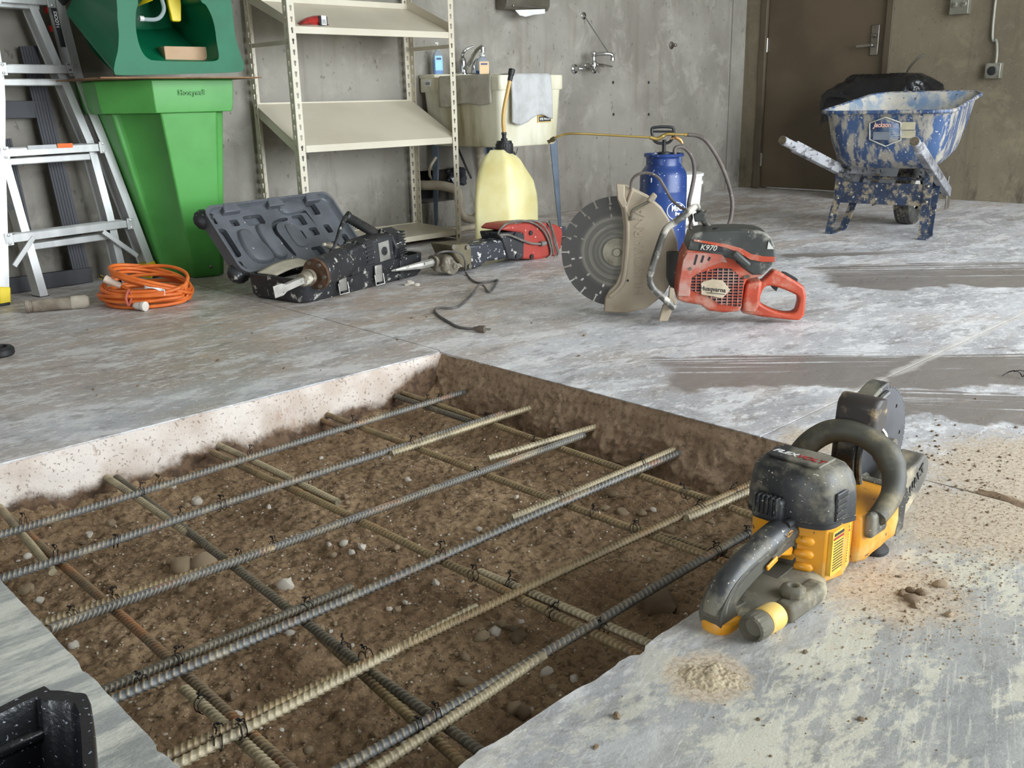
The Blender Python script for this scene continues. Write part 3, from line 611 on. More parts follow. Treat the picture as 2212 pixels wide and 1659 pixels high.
# --- eyewash station: moulded shell with a deep scoop
t = thing('eyewash_station', 'dark green moulded eyewash station standing on the lime bin', 'eyewash', loc=(1.95, 4.05, .9175))
ef = Fr((1.95, 4.05), 0, z=.9175)
outer = ef.xz([(243, 158), (266, 163), (400, 160), (500, 157), (521, 152), (522, 136), (516, 120), (505, 85), (499, 40), (494, 0)])
outer = [(x, max(z, 0)) for x, z in outer]
outer += [(outer[-1][0]-.02, .55), (outer[-1][0]-.10, .66), (outer[0][0]+.14, .66), (ef.at(250, 0).x-.004, .55)]
outer += ef.xz([(247, 0), (249, 40), (252, 75), (250, 110), (244, 135)])
inner = ef.xz([(318, 128), (335, 131), (380, 133), (440, 133), (462, 131), (468, 122), (463, 90), (459, 60), (452, 35), (440, 12), (428, 0)])
inner += [(inner[-1][0]-.015, .42), (inner[-1][0]-.08, .52), (-.10, .52), (-.17, .42)]
inner += ef.xz([(294, 0), (290, 25), (289, 55), (294, 88), (304, 114)])
shm = MB().prism(smo(outer, 3), -.02, .42, holes=[smo(inner, 3)])
no_ = len(outer)*3; nv_ = len(shm.v)//2
shm.v = [((x*.97, y, .26+z*.60) if (y > .3 and k-nv_ < no_) else ((x*.9, y-.02, .03+z*.95) if y > .3 else (x, y, z))) for k, (x, y, z) in enumerate(shm.v)]; shm.build('shell', M_dgreen, t, bevel=.022, seg=4, smooth=50)
def scoop(s, tt):
    x = -.25+.50*s; z = .03+.55*tt; y = .38-.05*math.cos((s-.5)*math.pi)*1-.26*max(0, 1-tt*2.6)**2
    return (x, y, z)
sheet(24, 30, scoop, 'basin', M_dgreen, t)
MB().bb((-.14, .03, .022), (.20, .24, .040)).build('tray', M_dgreen, t, bevel=.01)
a = ef.at(318, 0, .16); b = ef.at(306, 26, .10)
MB().loft([[(a.x-.02, .2, .40), (a.x+.03, .2, .40), (a.x+.03, .22, .40), (a.x-.02, .22, .40)], [(a.x-.022, .15, a.z), (a.x+.025, .15, a.z), (a.x+.025, .17, a.z), (a.x-.022, .17, a.z)], [(b.x-.018, .09, b.z+.02), (b.x+.02, .09, b.z+.035), (b.x+.02, .11, b.z+.035), (b.x-.018, .11, b.z+.02)]]).build('flap_arm', M_yel, t, bevel=.004)
a = ef.at(378, 10, .13); b = ef.at(375, 46, .12)
MB().loft([rr for rr in [[(a.x+dx*k, .14+dy*.9, z) for dx, dy in ((-.03, -.012), (.03, -.012), (.03, .012), (-.03, .012))] for z, k in ((.40, 1.05), (a.z, .98), (b.z+.03, .8), (b.z+.006, .72), (b.z, .5))]]).build('flap_arm', M_yel, t, bevel=.006, seg=3)
M_tube = NT('clear_tubing').fin(c8(214, 226, 226), .15, Transmission_Weight=.55, IOR=1.35)
MB().tube(spline([ef.at(300, 40, .06), ef.at(318, 42, .08), ef.at(335, 42, .10), ef.at(347, 36, .11), ef.at(354, 20, .12), ef.at(350, 0, .13), (ef.at(350, 0, .13).x-.01, .14, .40)], 6), .0085, 10).build('tube', M_tube, t)
q = ef.at(301, 40, .06); MB().lathe([(.011, 0), (.011, .018)], 10, q, (1, 0, 0)).build('tube_fitting', M_white, t)
# --- box in the basin
bf = Fr((1.95+ef.at(358, 131, .09).x, 4.05+.09), R(-3), z=.9175+.041)
t = thing('cardboard_box', 'small plain brown cardboard box lying in the eyewash basin', 'box', bf)
w_ = bf.at(459, 131).x-.004; h_ = .085
MB().bb((0, 0, 0), (w_, .19, h_)).build('carton', M_card, t, bevel=.002)
MB().bb((.002, .0, h_-.0006), (w_-.002, .095, h_+.0012)).build('flap', M_card, t); MB().bb((.002, .097, h_-.0006), (w_-.002, .19, h_+.0012)).build('flap', M_card, t)
# --- shelf unit
M_cream = surf('cream_enamel', c8(206, 198, 178), c8(196, 187, 166), vs=2, r=.38, bump=.03)
SY0, SY1 = 4.25, 4.655
SXL, SXR = PY(623, 60, SY0).x, PY(981.5, 100, SY0).x
KW = PY(638, 60, SY0).x-SXL
t = thing('shelf_unit', 'cream slotted steel shelf unit with tilted shelves between bin and sink', 'shelf', loc=(SXL, SY0, 0))
def slot_strip(w, h, pitch=.0508, off=.02):
    """flat strip with a keyhole in every pitch; returns verts (a, z) and faces"""
    tb = bmesh.new(); n = int(h/pitch); r1, r2 = .0072, .0042; cx = w*.52
    key = [(cx+r1*math.cos(R(a)), .026+r1*math.sin(R(a))) for a in range(-55, 236, 32)]+[(cx-r2, .008), (cx, .0055), (cx+r2, .008)]
    vs = []; fs = []
    out = [(0, 0), (w, 0), (w, pitch), (0, pitch)]
    vv = [tb.verts.new((p[0], p[1], 0)) for p in out]; es = [tb.edges.new((vv[i], vv[(i+1) % 4])) for i in range(4)]
    kv = [tb.verts.new((p[0], p[1], 0)) for p in key]; es += [tb.edges.new((kv[i], kv[(i+1) % len(kv)])) for i in range(len(kv))]
    bmesh.ops.triangle_fill(tb, use_beauty=True, edges=es, normal=(0, 0, 1)); tb.verts.index_update()
    pv = [(v.co.x, v.co.y) for v in tb.verts]; tf = [[v.index for v in f.verts] for f in tb.faces]; tb.free()
    for k in range(n):
        b = len(vs); vs += [(p[0], p[1]+k*pitch) for p in pv]; fs += [tuple(b+i for i in f) for f in tf]
    return vs, fs
PH = 1.93
sv, sf = slot_strip(KW, PH); sv2, sf2 = slot_strip(.040, PH)
for (x, y, dx, dy) in ((0, 0, 1, 1), (SXR-SXL, 0, -1, 1), (0, SY1-SY0, 1, -1), (SXR-SXL, SY1-SY0, -1, -1)):
    m = MB().add([(x+dx*a, y, z) for a, z in sv], sf).add([(x, y+dy*a, z) for a, z in sv2], sf2)
    m.build('post', M_cream, t, solid=.0022, smooth=0)
W_ = SXR-SXL
def pan(zf, zb, up, name, lip, y0=.004, y1=None):
    y1 = y1 or SY1-SY0-.004; x0, x1 = .0035, W_-.0035; m = MB(); th = .0018
    m.loft([[(x0, y0, zf), (x1, y0, zf), (x1, y0, zf-th), (x0, y0, zf-th)], [(x0, y1, zb), (x1, y1, zb), (x1, y1, zb-th), (x0, y1, zb-th)]])
    o = m.build(name, M_cream, t, smooth=0)
    sgn = 1 if up else -1; fl = .052
    for x in (x0, x1):
        d = th if x == x0 else -th
        MB().loft([[(x, y0+.02*(k > 1), zf+(sgn*fl if k > 1 else 0)) for k in range(4)]]*1, cap=False) if False else None
        p = [(y0, zf), (y0+(.03 if up else 0), zf+sgn*fl), (y1, zb+sgn*fl), (y1, zb)]
        MB().prism(p, x, x+d, axis='x').build('side_flange', M_cream, o, smooth=0)
    MB().bb((x0+.02 if up else x0+KW, y0-.0035, zf-lip), (x1-.02 if up else x1-KW, y0+.001, zf+.001)).bb((x0+.02, y0, zf-lip), (x1-.02, y0+.02, zf-lip+th)).build('front_lip', M_cream, o, bevel=.0015)
    MB().bb((x0, y1-.002, zb-(.0 if up else .02)), (x1, y1, zb+(.03 if up else .006))).build('back_lip', M_cream, o, smooth=0)
    return o
z0 = PY(661, 315, SY0).z; z1 = PY(815, 219, SY1).z; lipz = z0-PY(661, 330, SY0).z
pan(z0, z1, False, 'shelf_board', lipz)
z2 = PY(645, 57, SY0).z; z3 = PY(801, 16, SY1).z
pan(z2, z3, True, 'shelf_board', z2-PY(645, 72, SY0).z)
z4 = PY(975, 499, SY0).z; pan(z4, z4+.012, False, 'shelf_board', .028)
zs = PY(619, 85, SY0).z; zs2 = PY(619, 95, SY0).z
for x in (.005, W_-.008): MB().bb((x, .003, zs2), (x+.003, SY1-SY0-.003, zs)).build('side_strut', M_cream, t, smooth=0)
# --- packet on the upper shelf
M_red = surf('glossy_red_foil', c8(168, 40, 34), c8(120, 26, 24), vs=18, r=.3, bump=.3, bs=40)
M_paper = plain('white_label', c8(232, 232, 230), .7)
M_ink = plain('black_ink', c8(30, 30, 32), .7)
pq = PY(690, 54, SY0+.03); kf = Fr((pq.x, SY0+.03), R(12), z=z2+.006)
t = thing('snack_packet', 'small red and black foil packet with barcode label on the upper shelf', 'packet', kf)
rings = []
for x, hh, dd in ((-.115, .004, .05), (-.10, .018, .055), (-.06, .036, .06), (-.01, .048, .062), (.035, .052, .06), (.05, .040, .05), (.062, .012, .045), (.072, .008, .05)):
    rings.append([(x, dd*(.5+.5*math.cos(a))*.9, .004+hh*(.5+.5*math.sin(a))+.03*max(0, x-.02)) for a in [k*2*math.pi/10+.3 for k in range(10)]])
MB().loft(rings).build('foil_bag', M_red, t, bevel=0, smooth=30)
MB().bb((-.002, -.004, .004), (.056, .002, .050)).build('black_panel', M_ink, t, bevel=.002); lb = MB().bb((.012, -.006, .008), (.046, -.0042, .052)).build('barcode_label', M_paper, t)
for k in range(5): MB().bb((.015+.0055*k, -.0066, .012), (.015+.0055*k+.0015+.001*(k % 2), -.006, .034)).build('barcode_line', M_ink, lb)
# --- ladder leaning on the wall
M_alu = surf('brushed_aluminium', c8(208, 208, 206), c8(184, 184, 182), vs=10, r=.34, metal=.4, bump=.08, bs=200, st3=(1, 1, .2))
LF = Fr((1.19, 4.375), to=(1.87, 4.50)); LEAN = .10
def LT(u, v, off=0.):
    d = ray(u, v); o = CAM0-LF.o; nrm = LF.ey-Vector((0, 0, LEAN)); tt = (off-o.dot(nrm))/d.dot(nrm); p = o+d*tt
    return Vector((p.dot(LF.ex), p.dot(LF.ey), p.z))
t = thing('step_ladder', 'aluminium folding ladder with yellow feet leaning by the green bin', 'ladder', LF)
upL = Vector((0, LEAN, 1)).normalized()
rp = [LT(*p) for p in ((94, -10), (146, 110), (160, 165), (178, 215), (218, 312), (276, 465), (318, 575))]
rp[0] = rp[1]+(rp[1]-rp[2]).normalized()*.9
xc = (LT(8, 492).x+LT(268, 478).x)/2
lp = [Vector((2*xc-p.x, p.y, p.z)) for p in rp]
def rail(m, pts, w, dep, sgn, t_=.0035):
    """channel rail: wide web with two flanges, open inwards"""
    for a, b in zip(pts[:-1], pts[1:]):
        d = (b-a).normalized(); nx = d.cross(Vector((0, 1, 0))).normalized()
        for k, (oy, ww, hh) in enumerate(((-dep/2, w, t_), (dep/2, w, t_))): m.bar(a+Vector((0, oy, 0)), b+Vector((0, oy, 0)), w, t_, up=(0, 1, 0))
        e = Vector((sgn*(w/2-t_/2), 0, 0)); m.bar(a+e, b+e, t_, dep, up=(0, 1, 0))
    return m
for pts, sg in ((rp, 1), (lp, -1)):
    o = rail(MB(), pts, .040, .074, sg).build('rail', M_alu, t, smooth=0)
    f = pts[-1]; d = (pts[-1]-pts[-2]).normalized()
    fo = MB().bar(f-d*.02, f+d*.055, .050, .086, up=(0, 1, 0)).build('foot', M_yel, t, bevel=.006)
    gz = f+d*.055; MB().bb((gz.x-.03+.008*sg, gz.y-.046, 0), (gz.x+.03+.008*sg, gz.y+.046, max(.012, gz.z))).build('rubber_tread', M_black, fo, bevel=.004)
# rungs of the outer section
for (uL, vL, uR, vR) in ((5, 498, 272, 482), (-40, 337, 212, 318), (-75, 152, 148, 151), (-90, 6, 100, 4)):
    b = LT(uR, vR); a = Vector((2*xc-b.x, b.y, b.z)); 
    m = MB().bar(a+Vector((.012, 0, 0)), b-Vector((.012, 0, 0)), .034, .068, up=(0, 1, 0))
    for dy in (-.026, -.009, .009, .026): m.bar(a+Vector((.03, dy, .018)), b+Vector((-.03, dy, .018)), .004, .004, up=(0, 1, 0))
    r_ = m.build('rung', M_alu, t, bevel=.005)
    for e, s in ((a, 1), (b, -1)):
        MB().bar(e+Vector((0, -.039, -.026)), e+Vector((0, -.039, .026)), .036, .003, up=(0, 1, 0)).build('bracket', M_alu, r_, bevel=.002)
        for dz in (-.017, .017): MB().lathe([(.006, 0), (.006, .004), (.002, .006)], 10, e+Vector((0, -.040, dz)), (0, -1, 0)).build('rivet', M_alu, r_)
# inner section
ip = [LT(*p, .028) for p in ((135, 185), (186, 305), (228, 460), (263, 610))]; d0 = (ip[0]-ip[1]).normalized(); ip = [ip[0]+d0*1.0]+ip
iq = [LT(*p, .028) for p in ((0, 335), (45, 492), (88, 640))]; iq = [iq[0]+(iq[0]-iq[1]).normalized()*1.4]+iq
for pts, sg in ((ip, 1), (iq, -1)):
    rail(MB(), pts, .036, .062, sg).build('inner_rail', M_alu, t, smooth=0)
    e = pts[-1]; MB().bb((e.x-.022, e.y-.034, max(0, e.z-.05)), (e.x+.022, e.y+.034, e.z+.005)).build('end_cap', M_black, t, bevel=.003)
for (v0, v1, u1) in ((524, 508, 238), (352, 338, 188), (188, 178, 130), (20, 14, 78)):
    b = LT(u1, v1, .028); k = iq[0]+(iq[1]-iq[0])*((b.z-iq[0].z)/(iq[1].z-iq[0].z)); a = Vector((k.x, b.y, b.z))
    MB().bar(a, b, .030, .058, up=(0, 1, 0)).build('inner_rung', M_alu, t, bevel=.004)
# diagonal braces at the lowest rung
for (u0, v0, u1, v1) in ((72, 512, 30, 575), (222, 500, 297, 553)):
    for off in (-.03, .03): MB().bar(LT(u0, v0, off), LT(u1, v1, off), .022, .012, up=(0, 1, 0)).build('brace', M_alu, t, bevel=.002)
# stickers
M_org = plain('orange_sticker', c8(240, 112, 44), .6); M_grey = plain('grey_sticker', c8(190, 192, 192), .6)
def sticker(p0, p1, w, mat, off, nm='sticker', par=t):
    a, b = LT(*p0, off), LT(*p1, off); return MB().bar(a, b, w, .0012, up=(0, 1, 0)).build(nm, mat, par, smooth=0)
sticker((124, 315), (157, 314), .019, M_org, -.0400); sticker((60, 319), (122, 316), .017, M_grey, -.0400)
st = sticker((116, 18), (137, 102), .024, M_black, -.0400)
a, b = LT(119, 30, -.0412), LT(131, 78, -.0412); ang = math.atan2(b.z-a.z, b.x-a.x)
text('lettering', 'SPEED LOCKS', .021, M_paper, t, (a+b)/2, (R(90), -ang+math.pi, 0), .0004, .85, .0006, .2)
st = sticker((147, 136), (157, 163), .026, M_grey, -.0420)
for (u, v) in ((148, 140), (152, 151), (155, 160)):
    p = LT(u, v, -.0432); text('lettering', '3' if v != 151 else 'E', .020, M_ink, t, p, (R(90), -ang+math.pi, 0), .0003)
for (u, v) in ((100, 22), (110, 62)): p = LT(u, v, .0); MB().bb((p.x-.003, p.y-.012, p.z-.012), (p.x, p.y+.012, p.z+.012)).build('sticker', M_red, t)
p = LT(6, 430, .01); MB().bar(p+Vector((-.012, -.02, .05)), p+Vector((.02, -.02, -.05)), .018, .002, up=(0, 1, 0)).build('sticker', M_black, t)
MB().bar(LT(128, -6, -.03), LT(140, 8, -.03), .04, .05, up=(0, 1, 0)).build('hinge_lock', M_black, t, bevel=.004)
# --- dark boards behind the ladder
M_char = surf('charcoal_board', c8(62, 62, 66), c8(48, 48, 52), vs=8, spk=c8(170, 165, 150), ss=60, st=.80, r=.6, st3=(1, 1, .15))
DF = Fr((1.30, 4.60), 0)
t = thing('wall_frame', 'charcoal grooved frame leaning on the wall behind the ladder', 'frame', DF)
def dpt(u, v): d = ray(u, v); nrm = DF.ey-Vector((0, 0, .06)); o = CAM0-DF.o; tt = -o.dot(nrm)/d.dot(nrm); p = o+d*tt; return Vector((p.dot(DF.ex), p.dot(DF.ey), p.z))
for (u0, v0, u1, v1, w) in ((60, 100, 178, 600, .075), (10, 300, 84, 640, .05)):
    a, b = dpt(u0, v0), dpt(u1, v1); b.z = max(b.z, .002); m = MB().bar(a, b, w, .022, up=(0, 1, 0)); d = (b-a).normalized(); s = d.cross(Vector((0, 1, 0))).normalized()
    for k in range(-2, 3): m.bar(a+s*k*w/6+Vector((0, -.012, 0)), b+s*k*w/6+Vector((0, -.012, 0)), w/11, .004, up=(0, 1, 0))
    m.build('upright', M_char, t, smooth=0)
a, b = dpt(-60, 238), dpt(98, 236); MB().bar(a, b, .075, .02, up=(0, 1, 0)).build('crossboard', M_char, t, bevel=.002)
a = dpt(0, 625); MB().bb((a.x, -.014, .002), (dpt(195, 585).x, .012, .072)).build('bottom_board', M_char, t, bevel=.002)
# ================================================================ sink and wall fittings
M_tub = surf('aged_cream_fibreglass', c8(226, 222, 202), c8(204, 198, 170), vs=4, dust=c8(140, 128, 90), da=.62, ds=3.2, dw=.14, r=.4, bump=.1, st3=(1, 1, .25))
M_leg = surf('blue_grey_paint', c8(104, 116, 130), c8(92, 102, 116), r=.45)
KX0, KX1, KY0, KY1, KZ = 3.772, 4.292, 3.98, 4.695, .922
t = thing('laundry_sink', 'aged cream laundry sink on blue-grey legs against the wall', 'sink', loc=(KX0, KY0, 0))
KW_, KD_ = KX1-KX0, KY1-KY0
def rr3(x0, x1, y0, y1, r, z): return [(x, y, z) for x, y in rrect(x1-x0, y1-y0, r, 5, (x0+x1)/2, (y0+y1)/2)]
zb = PY(1071, 320, KY0+.03).z; za = PY(1074, 195, KY0).z
MB().loft([rr3(.028, KW_-.028, .028, KD_-.05, .045, zb), rr3(.022, KW_-.022, .02, KD_-.04, .045, zb+.02), rr3(.006, KW_-.006, .006, KD_-.02, .04, za+.01),
           rr3(.03, KW_-.03, .03, KD_-.16, .05, za+.01)], cap=True).build('basin', M_tub, t, bevel=.004, smooth=40)
apr = MB().loft([rr3(.004, KW_-.004, .004, KD_, .02, za), rr3(0, KW_, 0, KD_, .022, za+.006), rr3(0, KW_, 0, KD_, .022, KZ-.006), rr3(.004, KW_-.004, .004, KD_-.004, .02, KZ), rr3(.035, KW_-.035, .035, KD_-.15, .05, KZ), rr3(.045, KW_-.045, .045, KD_-.16, .05, KZ-.02), rr3(.06, KW_-.06, .06, KD_-.18, .06, zb+.06)], cap=True)
apr.build('rim', M_tub, t, smooth=40)
MB().bb((0, KD_-.15, KZ-.002), (KW_, KD_, KZ+.022)).build('deck', M_tub, t, bevel=.008)
for (x, y, dx, dy) in ((.05, .06, -.012, -.02), (KW_-.05, .05, .02, -.015), (.05, KD_-.08, -.01, .0), (KW_-.05, KD_-.08, .015, 0)):
    m = MB(); wt, wb_ = .062, .022
    sx = 1 if x < KW_/2 else -1; sy = 1 if y < KD_/2 else -1; x_ = x-sx*.02; y_ = y-sy*.02
    m.loft([[(x_+dx, y_+dy, 0), (x_+dx+sx*wb_, y_+dy, 0), (x_+dx+sx*wb_, y_+dy+sy*.003, 0), (x_+dx, y_+dy+sy*.003, 0)], [(x_, y_, zb+.03), (x_+sx*wt, y_, zb+.03), (x_+sx*wt, y_+sy*.003, zb+.03), (x_, y_+sy*.003, zb+.03)]])
    m.loft([[(x_+dx, y_+dy, 0), (x_+dx, y_+dy+sy*wb_, 0), (x_+dx+sx*.003, y_+dy+sy*wb_, 0), (x_+dx+sx*.003, y_+dy, 0)], [(x_, y_, zb+.03), (x_, y_+sy*wt, zb+.03), (x_+sx*.003, y_+sy*wt, zb+.03), (x_+sx*.003, y_, zb+.03)]])
    m.build('leg', M_leg, t, smooth=0)
# sticker and label
q = PX(924, 180, KX0); lb = MB().bb((-.0015, q.y-KY0-.03, q.z-.016), (.001, q.y-KY0+.03, q.z+.022)).build('barcode_label', M_paper, t)
for k in range(6): MB().bb((-.0022, q.y-KY0-.02+.007*k, q.z-.010), (-.0014, q.y-KY0-.017+.007*k, q.z+.006)).build('barcode_line', M_ink, lb)
q = PY(1181, 230, KY0+.004); q2 = PY(1163, 265, KY0+.004); q3 = PY(1191, 206, KY0+.004)
M_tan = plain('tan_sign_face', c8(226, 190, 120), .6)
lb = MB().bb((q2.x-KX0, .006, q2.z), (q3.x-KX0, .0125, q3.z)).build('eye_wash_sign', M_tan, t)
qq = PY(1176, 257, KY0+.004); MB().bb((q2.x-KX0+.006, .0046, qq.z-.014), (q3.x-KX0-.006, .0064, qq.z+.014)).build('sign_band', M_ink, lb)
text('lettering', 'EYE WASH', .019, M_paper, lb, ((q2.x+q3.x)/2-KX0, .0042, qq.z), (R(90), 0, 0), .0004, .95, .0005)
qq = PY(1187, 210, KY0+.004); MB().bb((q3.x-KX0-.05, .0046, qq.z-.02), (q3.x-KX0-.006, .0064, qq.z+.014)).build('sign_band', M_ink, lb)
# towels
def towel(name, fn, label, nu=30, nv=30):
    o = sheet(nu, nv, fn, name, M_towel, None); m = o.modifiers.new('solid', 'SOLIDIFY'); m.thickness = .006; m.offset = 0
    return tag(o, label, 'towel', 'towels on the sink')
nt = NT('terry_cloth'); M_towel = nt.fin(nt.mix(nt.step(nt.noise(14, 5, v=nt.wco()), .4, .65), c8(224, 224, 222), c8(208, 207, 204)), .95, 0, nt.noise(420, 3, .7, v=nt.wco()), 1.0, .006)
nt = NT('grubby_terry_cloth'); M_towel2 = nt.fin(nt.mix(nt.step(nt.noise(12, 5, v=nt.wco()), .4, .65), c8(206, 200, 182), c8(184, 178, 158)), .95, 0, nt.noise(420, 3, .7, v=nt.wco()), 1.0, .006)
xa, xb = PY(1100, 160, KY0).x, PY(1186, 160, KY0).x; zlo = PY(1120, 262, KY0).z; zlo2 = PY(1190, 250, KY0).z
def tw1(s, v):
    x = xa+(xb-xa)*s; L = (KZ-(zlo+(zlo2-zlo)*s)+.02*math.sin(s*7))+.12; d = v*L
    fold = .010*math.sin(s*17+1)*min(1, max(0, (d-.12)/.1)); wid = 1+.10*max(0, d-.12)
    if d < .10: return (x, KY0+.10-d, KZ+.006)
    if d < .12: k = (d-.10)/.02; return (x, KY0-.008*k, KZ+.006-.010*k)
    return ((xa+xb)/2+(x-(xa+xb)/2)*wid, KY0-.010-abs(fold)-.003*math.sin(s*40), KZ-.004-(d-.12))
towel('towel', tw1, 'white terry towel draped over the front rim of the sink')
ya, yb = PX(1062, 168, KX0).y, PX(950, 170, KX0).y; zl = PX(1050, 222, KX0).z; zl2 = PX(955, 228, KX0).z
def tw2(s, v):
    y = ya+(yb-ya)*s; L = KZ-(zl+(zl2-zl)*s)+.008*math.sin(s*9)+.10; d = v*L
    if d < .08: return (KX0+.08-d, y, KZ+.006)
    if d < .10: k = (d-.08)/.02; return (KX0-.007*k, y, KZ+.006-.010*k)
    return (KX0-.009-.003*abs(math.sin(s*9)), y, KZ-.004-(d-.10))
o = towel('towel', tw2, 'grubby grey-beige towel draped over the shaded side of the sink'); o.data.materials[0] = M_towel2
# faucet
fq = PY(1000, 160, 4.60); fx = fq.x
t = thing('sink_faucet', 'chrome single-lever faucet on the back deck of the sink', 'faucet', loc=(fx, 4.60, KZ+.022))
f0 = Fr((fx, 4.60), 0, z=KZ+.022)
MB().lathe([(.030, 0), (.030, .008), (.024, .014), (.024, .075), (.020, .092), (.012, .10)], 20).build('body', M_chrome, t)
MB().tube(spline([(0, -.01, .03), f0.at(1012, 140, -.06), f0.at(1025, 115, -.11), f0.at(1035, 104, -.14), f0.at(1042, 100, -.16)], 6), .012, 12).lathe([(.013, 0), (.014, .03)], 12, f0.at(1043, 106, -.165)-Vector((0, 0, .02))).build('spout', M_chrome, t)
MB().tube(spline([(0, 0, .09), f0.at(999, 118, -.01), f0.at(1006, 107, -.02), f0.at(1022, 100, -.03)], 5), [.012]*5+[.010]*5+[.007]*6, 10).build('lever', M_chrome, t)
MB().bb((-.10, -.028, -.001), (.10, .028, .008)).build('base_plate', M_chrome, t, bevel=.004)
MB().lathe([(.016, 0), (.014, .04), (.010, .055)], 14, (.09, 0, .005)).tube(spline([(.09, 0, .06), (.095, -.02, .085), (.115, -.035, .09)], 5), .006, 8).build('side_sprayer', M_chrome, t)
# soap bottles
def soap(u, v, Y, zb_, h, w, label, liquid, fill, lab, grpn):
    q = PY(u, v, Y); t = thing('soap_bottle', label, 'soap bottle', loc=(q.x, Y, zb_), rz=R(-20))
    n = NT(grpn); m_cl = n.fin(c8(190, 200, 210), .12, 0, Transmission_Weight=.6, IOR=1.2)
    rg = lambda k, dz: [(x, y, dz) for x, y in rrect(w*k, w*.55*k, w*.25*k, 4)]
    MB().loft([rg(.92, 0), rg(1, .008), rg(1.03, h*.3), rg(1, h*.5), rg(.86, h*.62), rg(.5, h*.70), rg(.36, h*.72), rg(.36, h*.76)]).build('bottle', m_cl, t, smooth=50)
    MB().loft([rg(.925, -.0006), rg(1.01, .008), rg(1.04, h*fill*.8), rg(1.03, h*fill)]).build('liquid', liquid, t, smooth=50)
    lo = MB().bb((-w*.38, -w*.30, h*.12), (w*.38, -w*.283, h*.56)).build('label', lab, t, bevel=.003); MB().bb((-w*.25, -w*.308, h*.44), (w*.25, -w*.299, h*.50)).build('brand_band', M_navy, lo)
    MB().lathe([(w*.20, h*.74), (w*.20, h*.80), (w*.07, h*.81), (w*.07, h*.92)], 12).bb((-w*.28, -w*.11, h*.92), (w*.12, w*.11, h*.96)).build('pump', M_white, t, bevel=.002)
    return t
M_navy = plain('navy_print', c8(36, 44, 110), .5)
soap(947, 163, 4.62, KZ+.022, .190, .062, 'clear pump bottle with pale blue label on the sink corner', plain('blue_liquid_soap', c8(120, 150, 196), .2), .45, plain('pale_blue_label', c8(150, 208, 232), .5), 'clear_bottle_a')
soap(1043, 160, 4.50, KZ+.001, .165, .085, 'round clear pump bottle with orange label and deep blue soap', plain('deep_blue_soap', c8(24, 66, 122), .2), .24, plain('orange_label', c8(226, 190, 140), .5), 'clear_bottle_b')
# drain pipework
M_pvc = surf('dusty_pvc', c8(172, 162, 144), c8(140, 128, 108), vs=6, r=.6, bump=.1, st3=(1, 1, .3))
dx = PY(1038, 360, 4.33).x
t = thing('drain_pipe', 'dusty beige drain pipe and trap under the sink, entering the wall', 'pipe', loc=(dx, 4.33, 0))
df = Fr((dx, 4.33), 0)
zt = df.at(1038, 446).z
MB().tube([(0, 0, zb+.02), (0, 0, zt)], .024, 14).build('tailpiece', M_pvc, t)
for zz in (zb-.02, zb-.075, zb-.12): MB().lathe([(.029, 0), (.031, .004), (.031, .026), (.029, .03)], 16, (0, 0, zz)).build('slip_nut', M_pvc, t)
lx = df.at(993, 425, .1).x
MB().tube(spline([(0, 0, zt+.02), (-.005, .01, zt-.03), (lx*.3, .04, zt-.075), (lx*.75, .08, zt-.07), (lx, .10, zt-.02), (lx, .105, zt+.06)], 6), .026, 14).build('trap', M_pvc, t)
MB().lathe([(.030, 0), (.030, .03)], 16, (lx, .105, zt+.03)).build('slip_nut', M_pvc, t)
MB().tube(spline([(lx, .105, zt+.05), (lx-.005, .125, zt+.10), (lx-.05, .22, zt+.125), (lx-.10, .34, zt+.125), (lx-.12, .50, zt+.125)], 6), .029, 14).build('wall_arm', M_pvc, t)
# black supply hoses and a dark bag in the opening
M_rub = surf('black_rubber', c8(40, 39, 38), c8(52, 50, 47), r=.55, bump=.1)
hz = Fr((dx, 4.52), 0)
o = MB().tube(spline([hz.at(942, 340), hz.at(930, 360), hz.at(928, 378, .1), hz.at(935, 395, .2), (hz.at(935, 395, .2).x, .30, .30)], 6), .008, 8).build('supply_hose', M_pvc); o.location = hz.o; tag(o, 'pale flexible hose curling into the wall opening under the sink', 'hose')
o = MB().tube(spline([hz.at(990, 322), hz.at(1000, 345), hz.at(1010, 368), hz.at(1018, 385)], 6), .007, 8).build('supply_hose', M_rub); o.location = hz.o; tag(o, 'black supply hose hanging behind the sink drain', 'hose')
o = MB().blob((0, 0, 0), .07, .05, .06, 3, .25, 2.2, 3).build('plastic_bag', surf('dark_film', c8(40, 41, 46), c8(60, 62, 68), r=.25, bump=.6, bs=30)); o.location = (hx1-.02, WY-.06, .33); tag(o, 'crumpled dark plastic bag stuffed at the wall opening', 'bag')
wp = MB(); a = PZ(1000, 498); b = PZ(1050, 496); a.y = b.y = 4.36; wp.tube([(3.70, 0, .02), (4.45, 0, .02)], .02, 12); o = wp.build('floor_pipe', M_pvc); o.location = (0, 4.50, 0); tag(o, 'pale pipe lying on the floor under the sink', 'pipe')
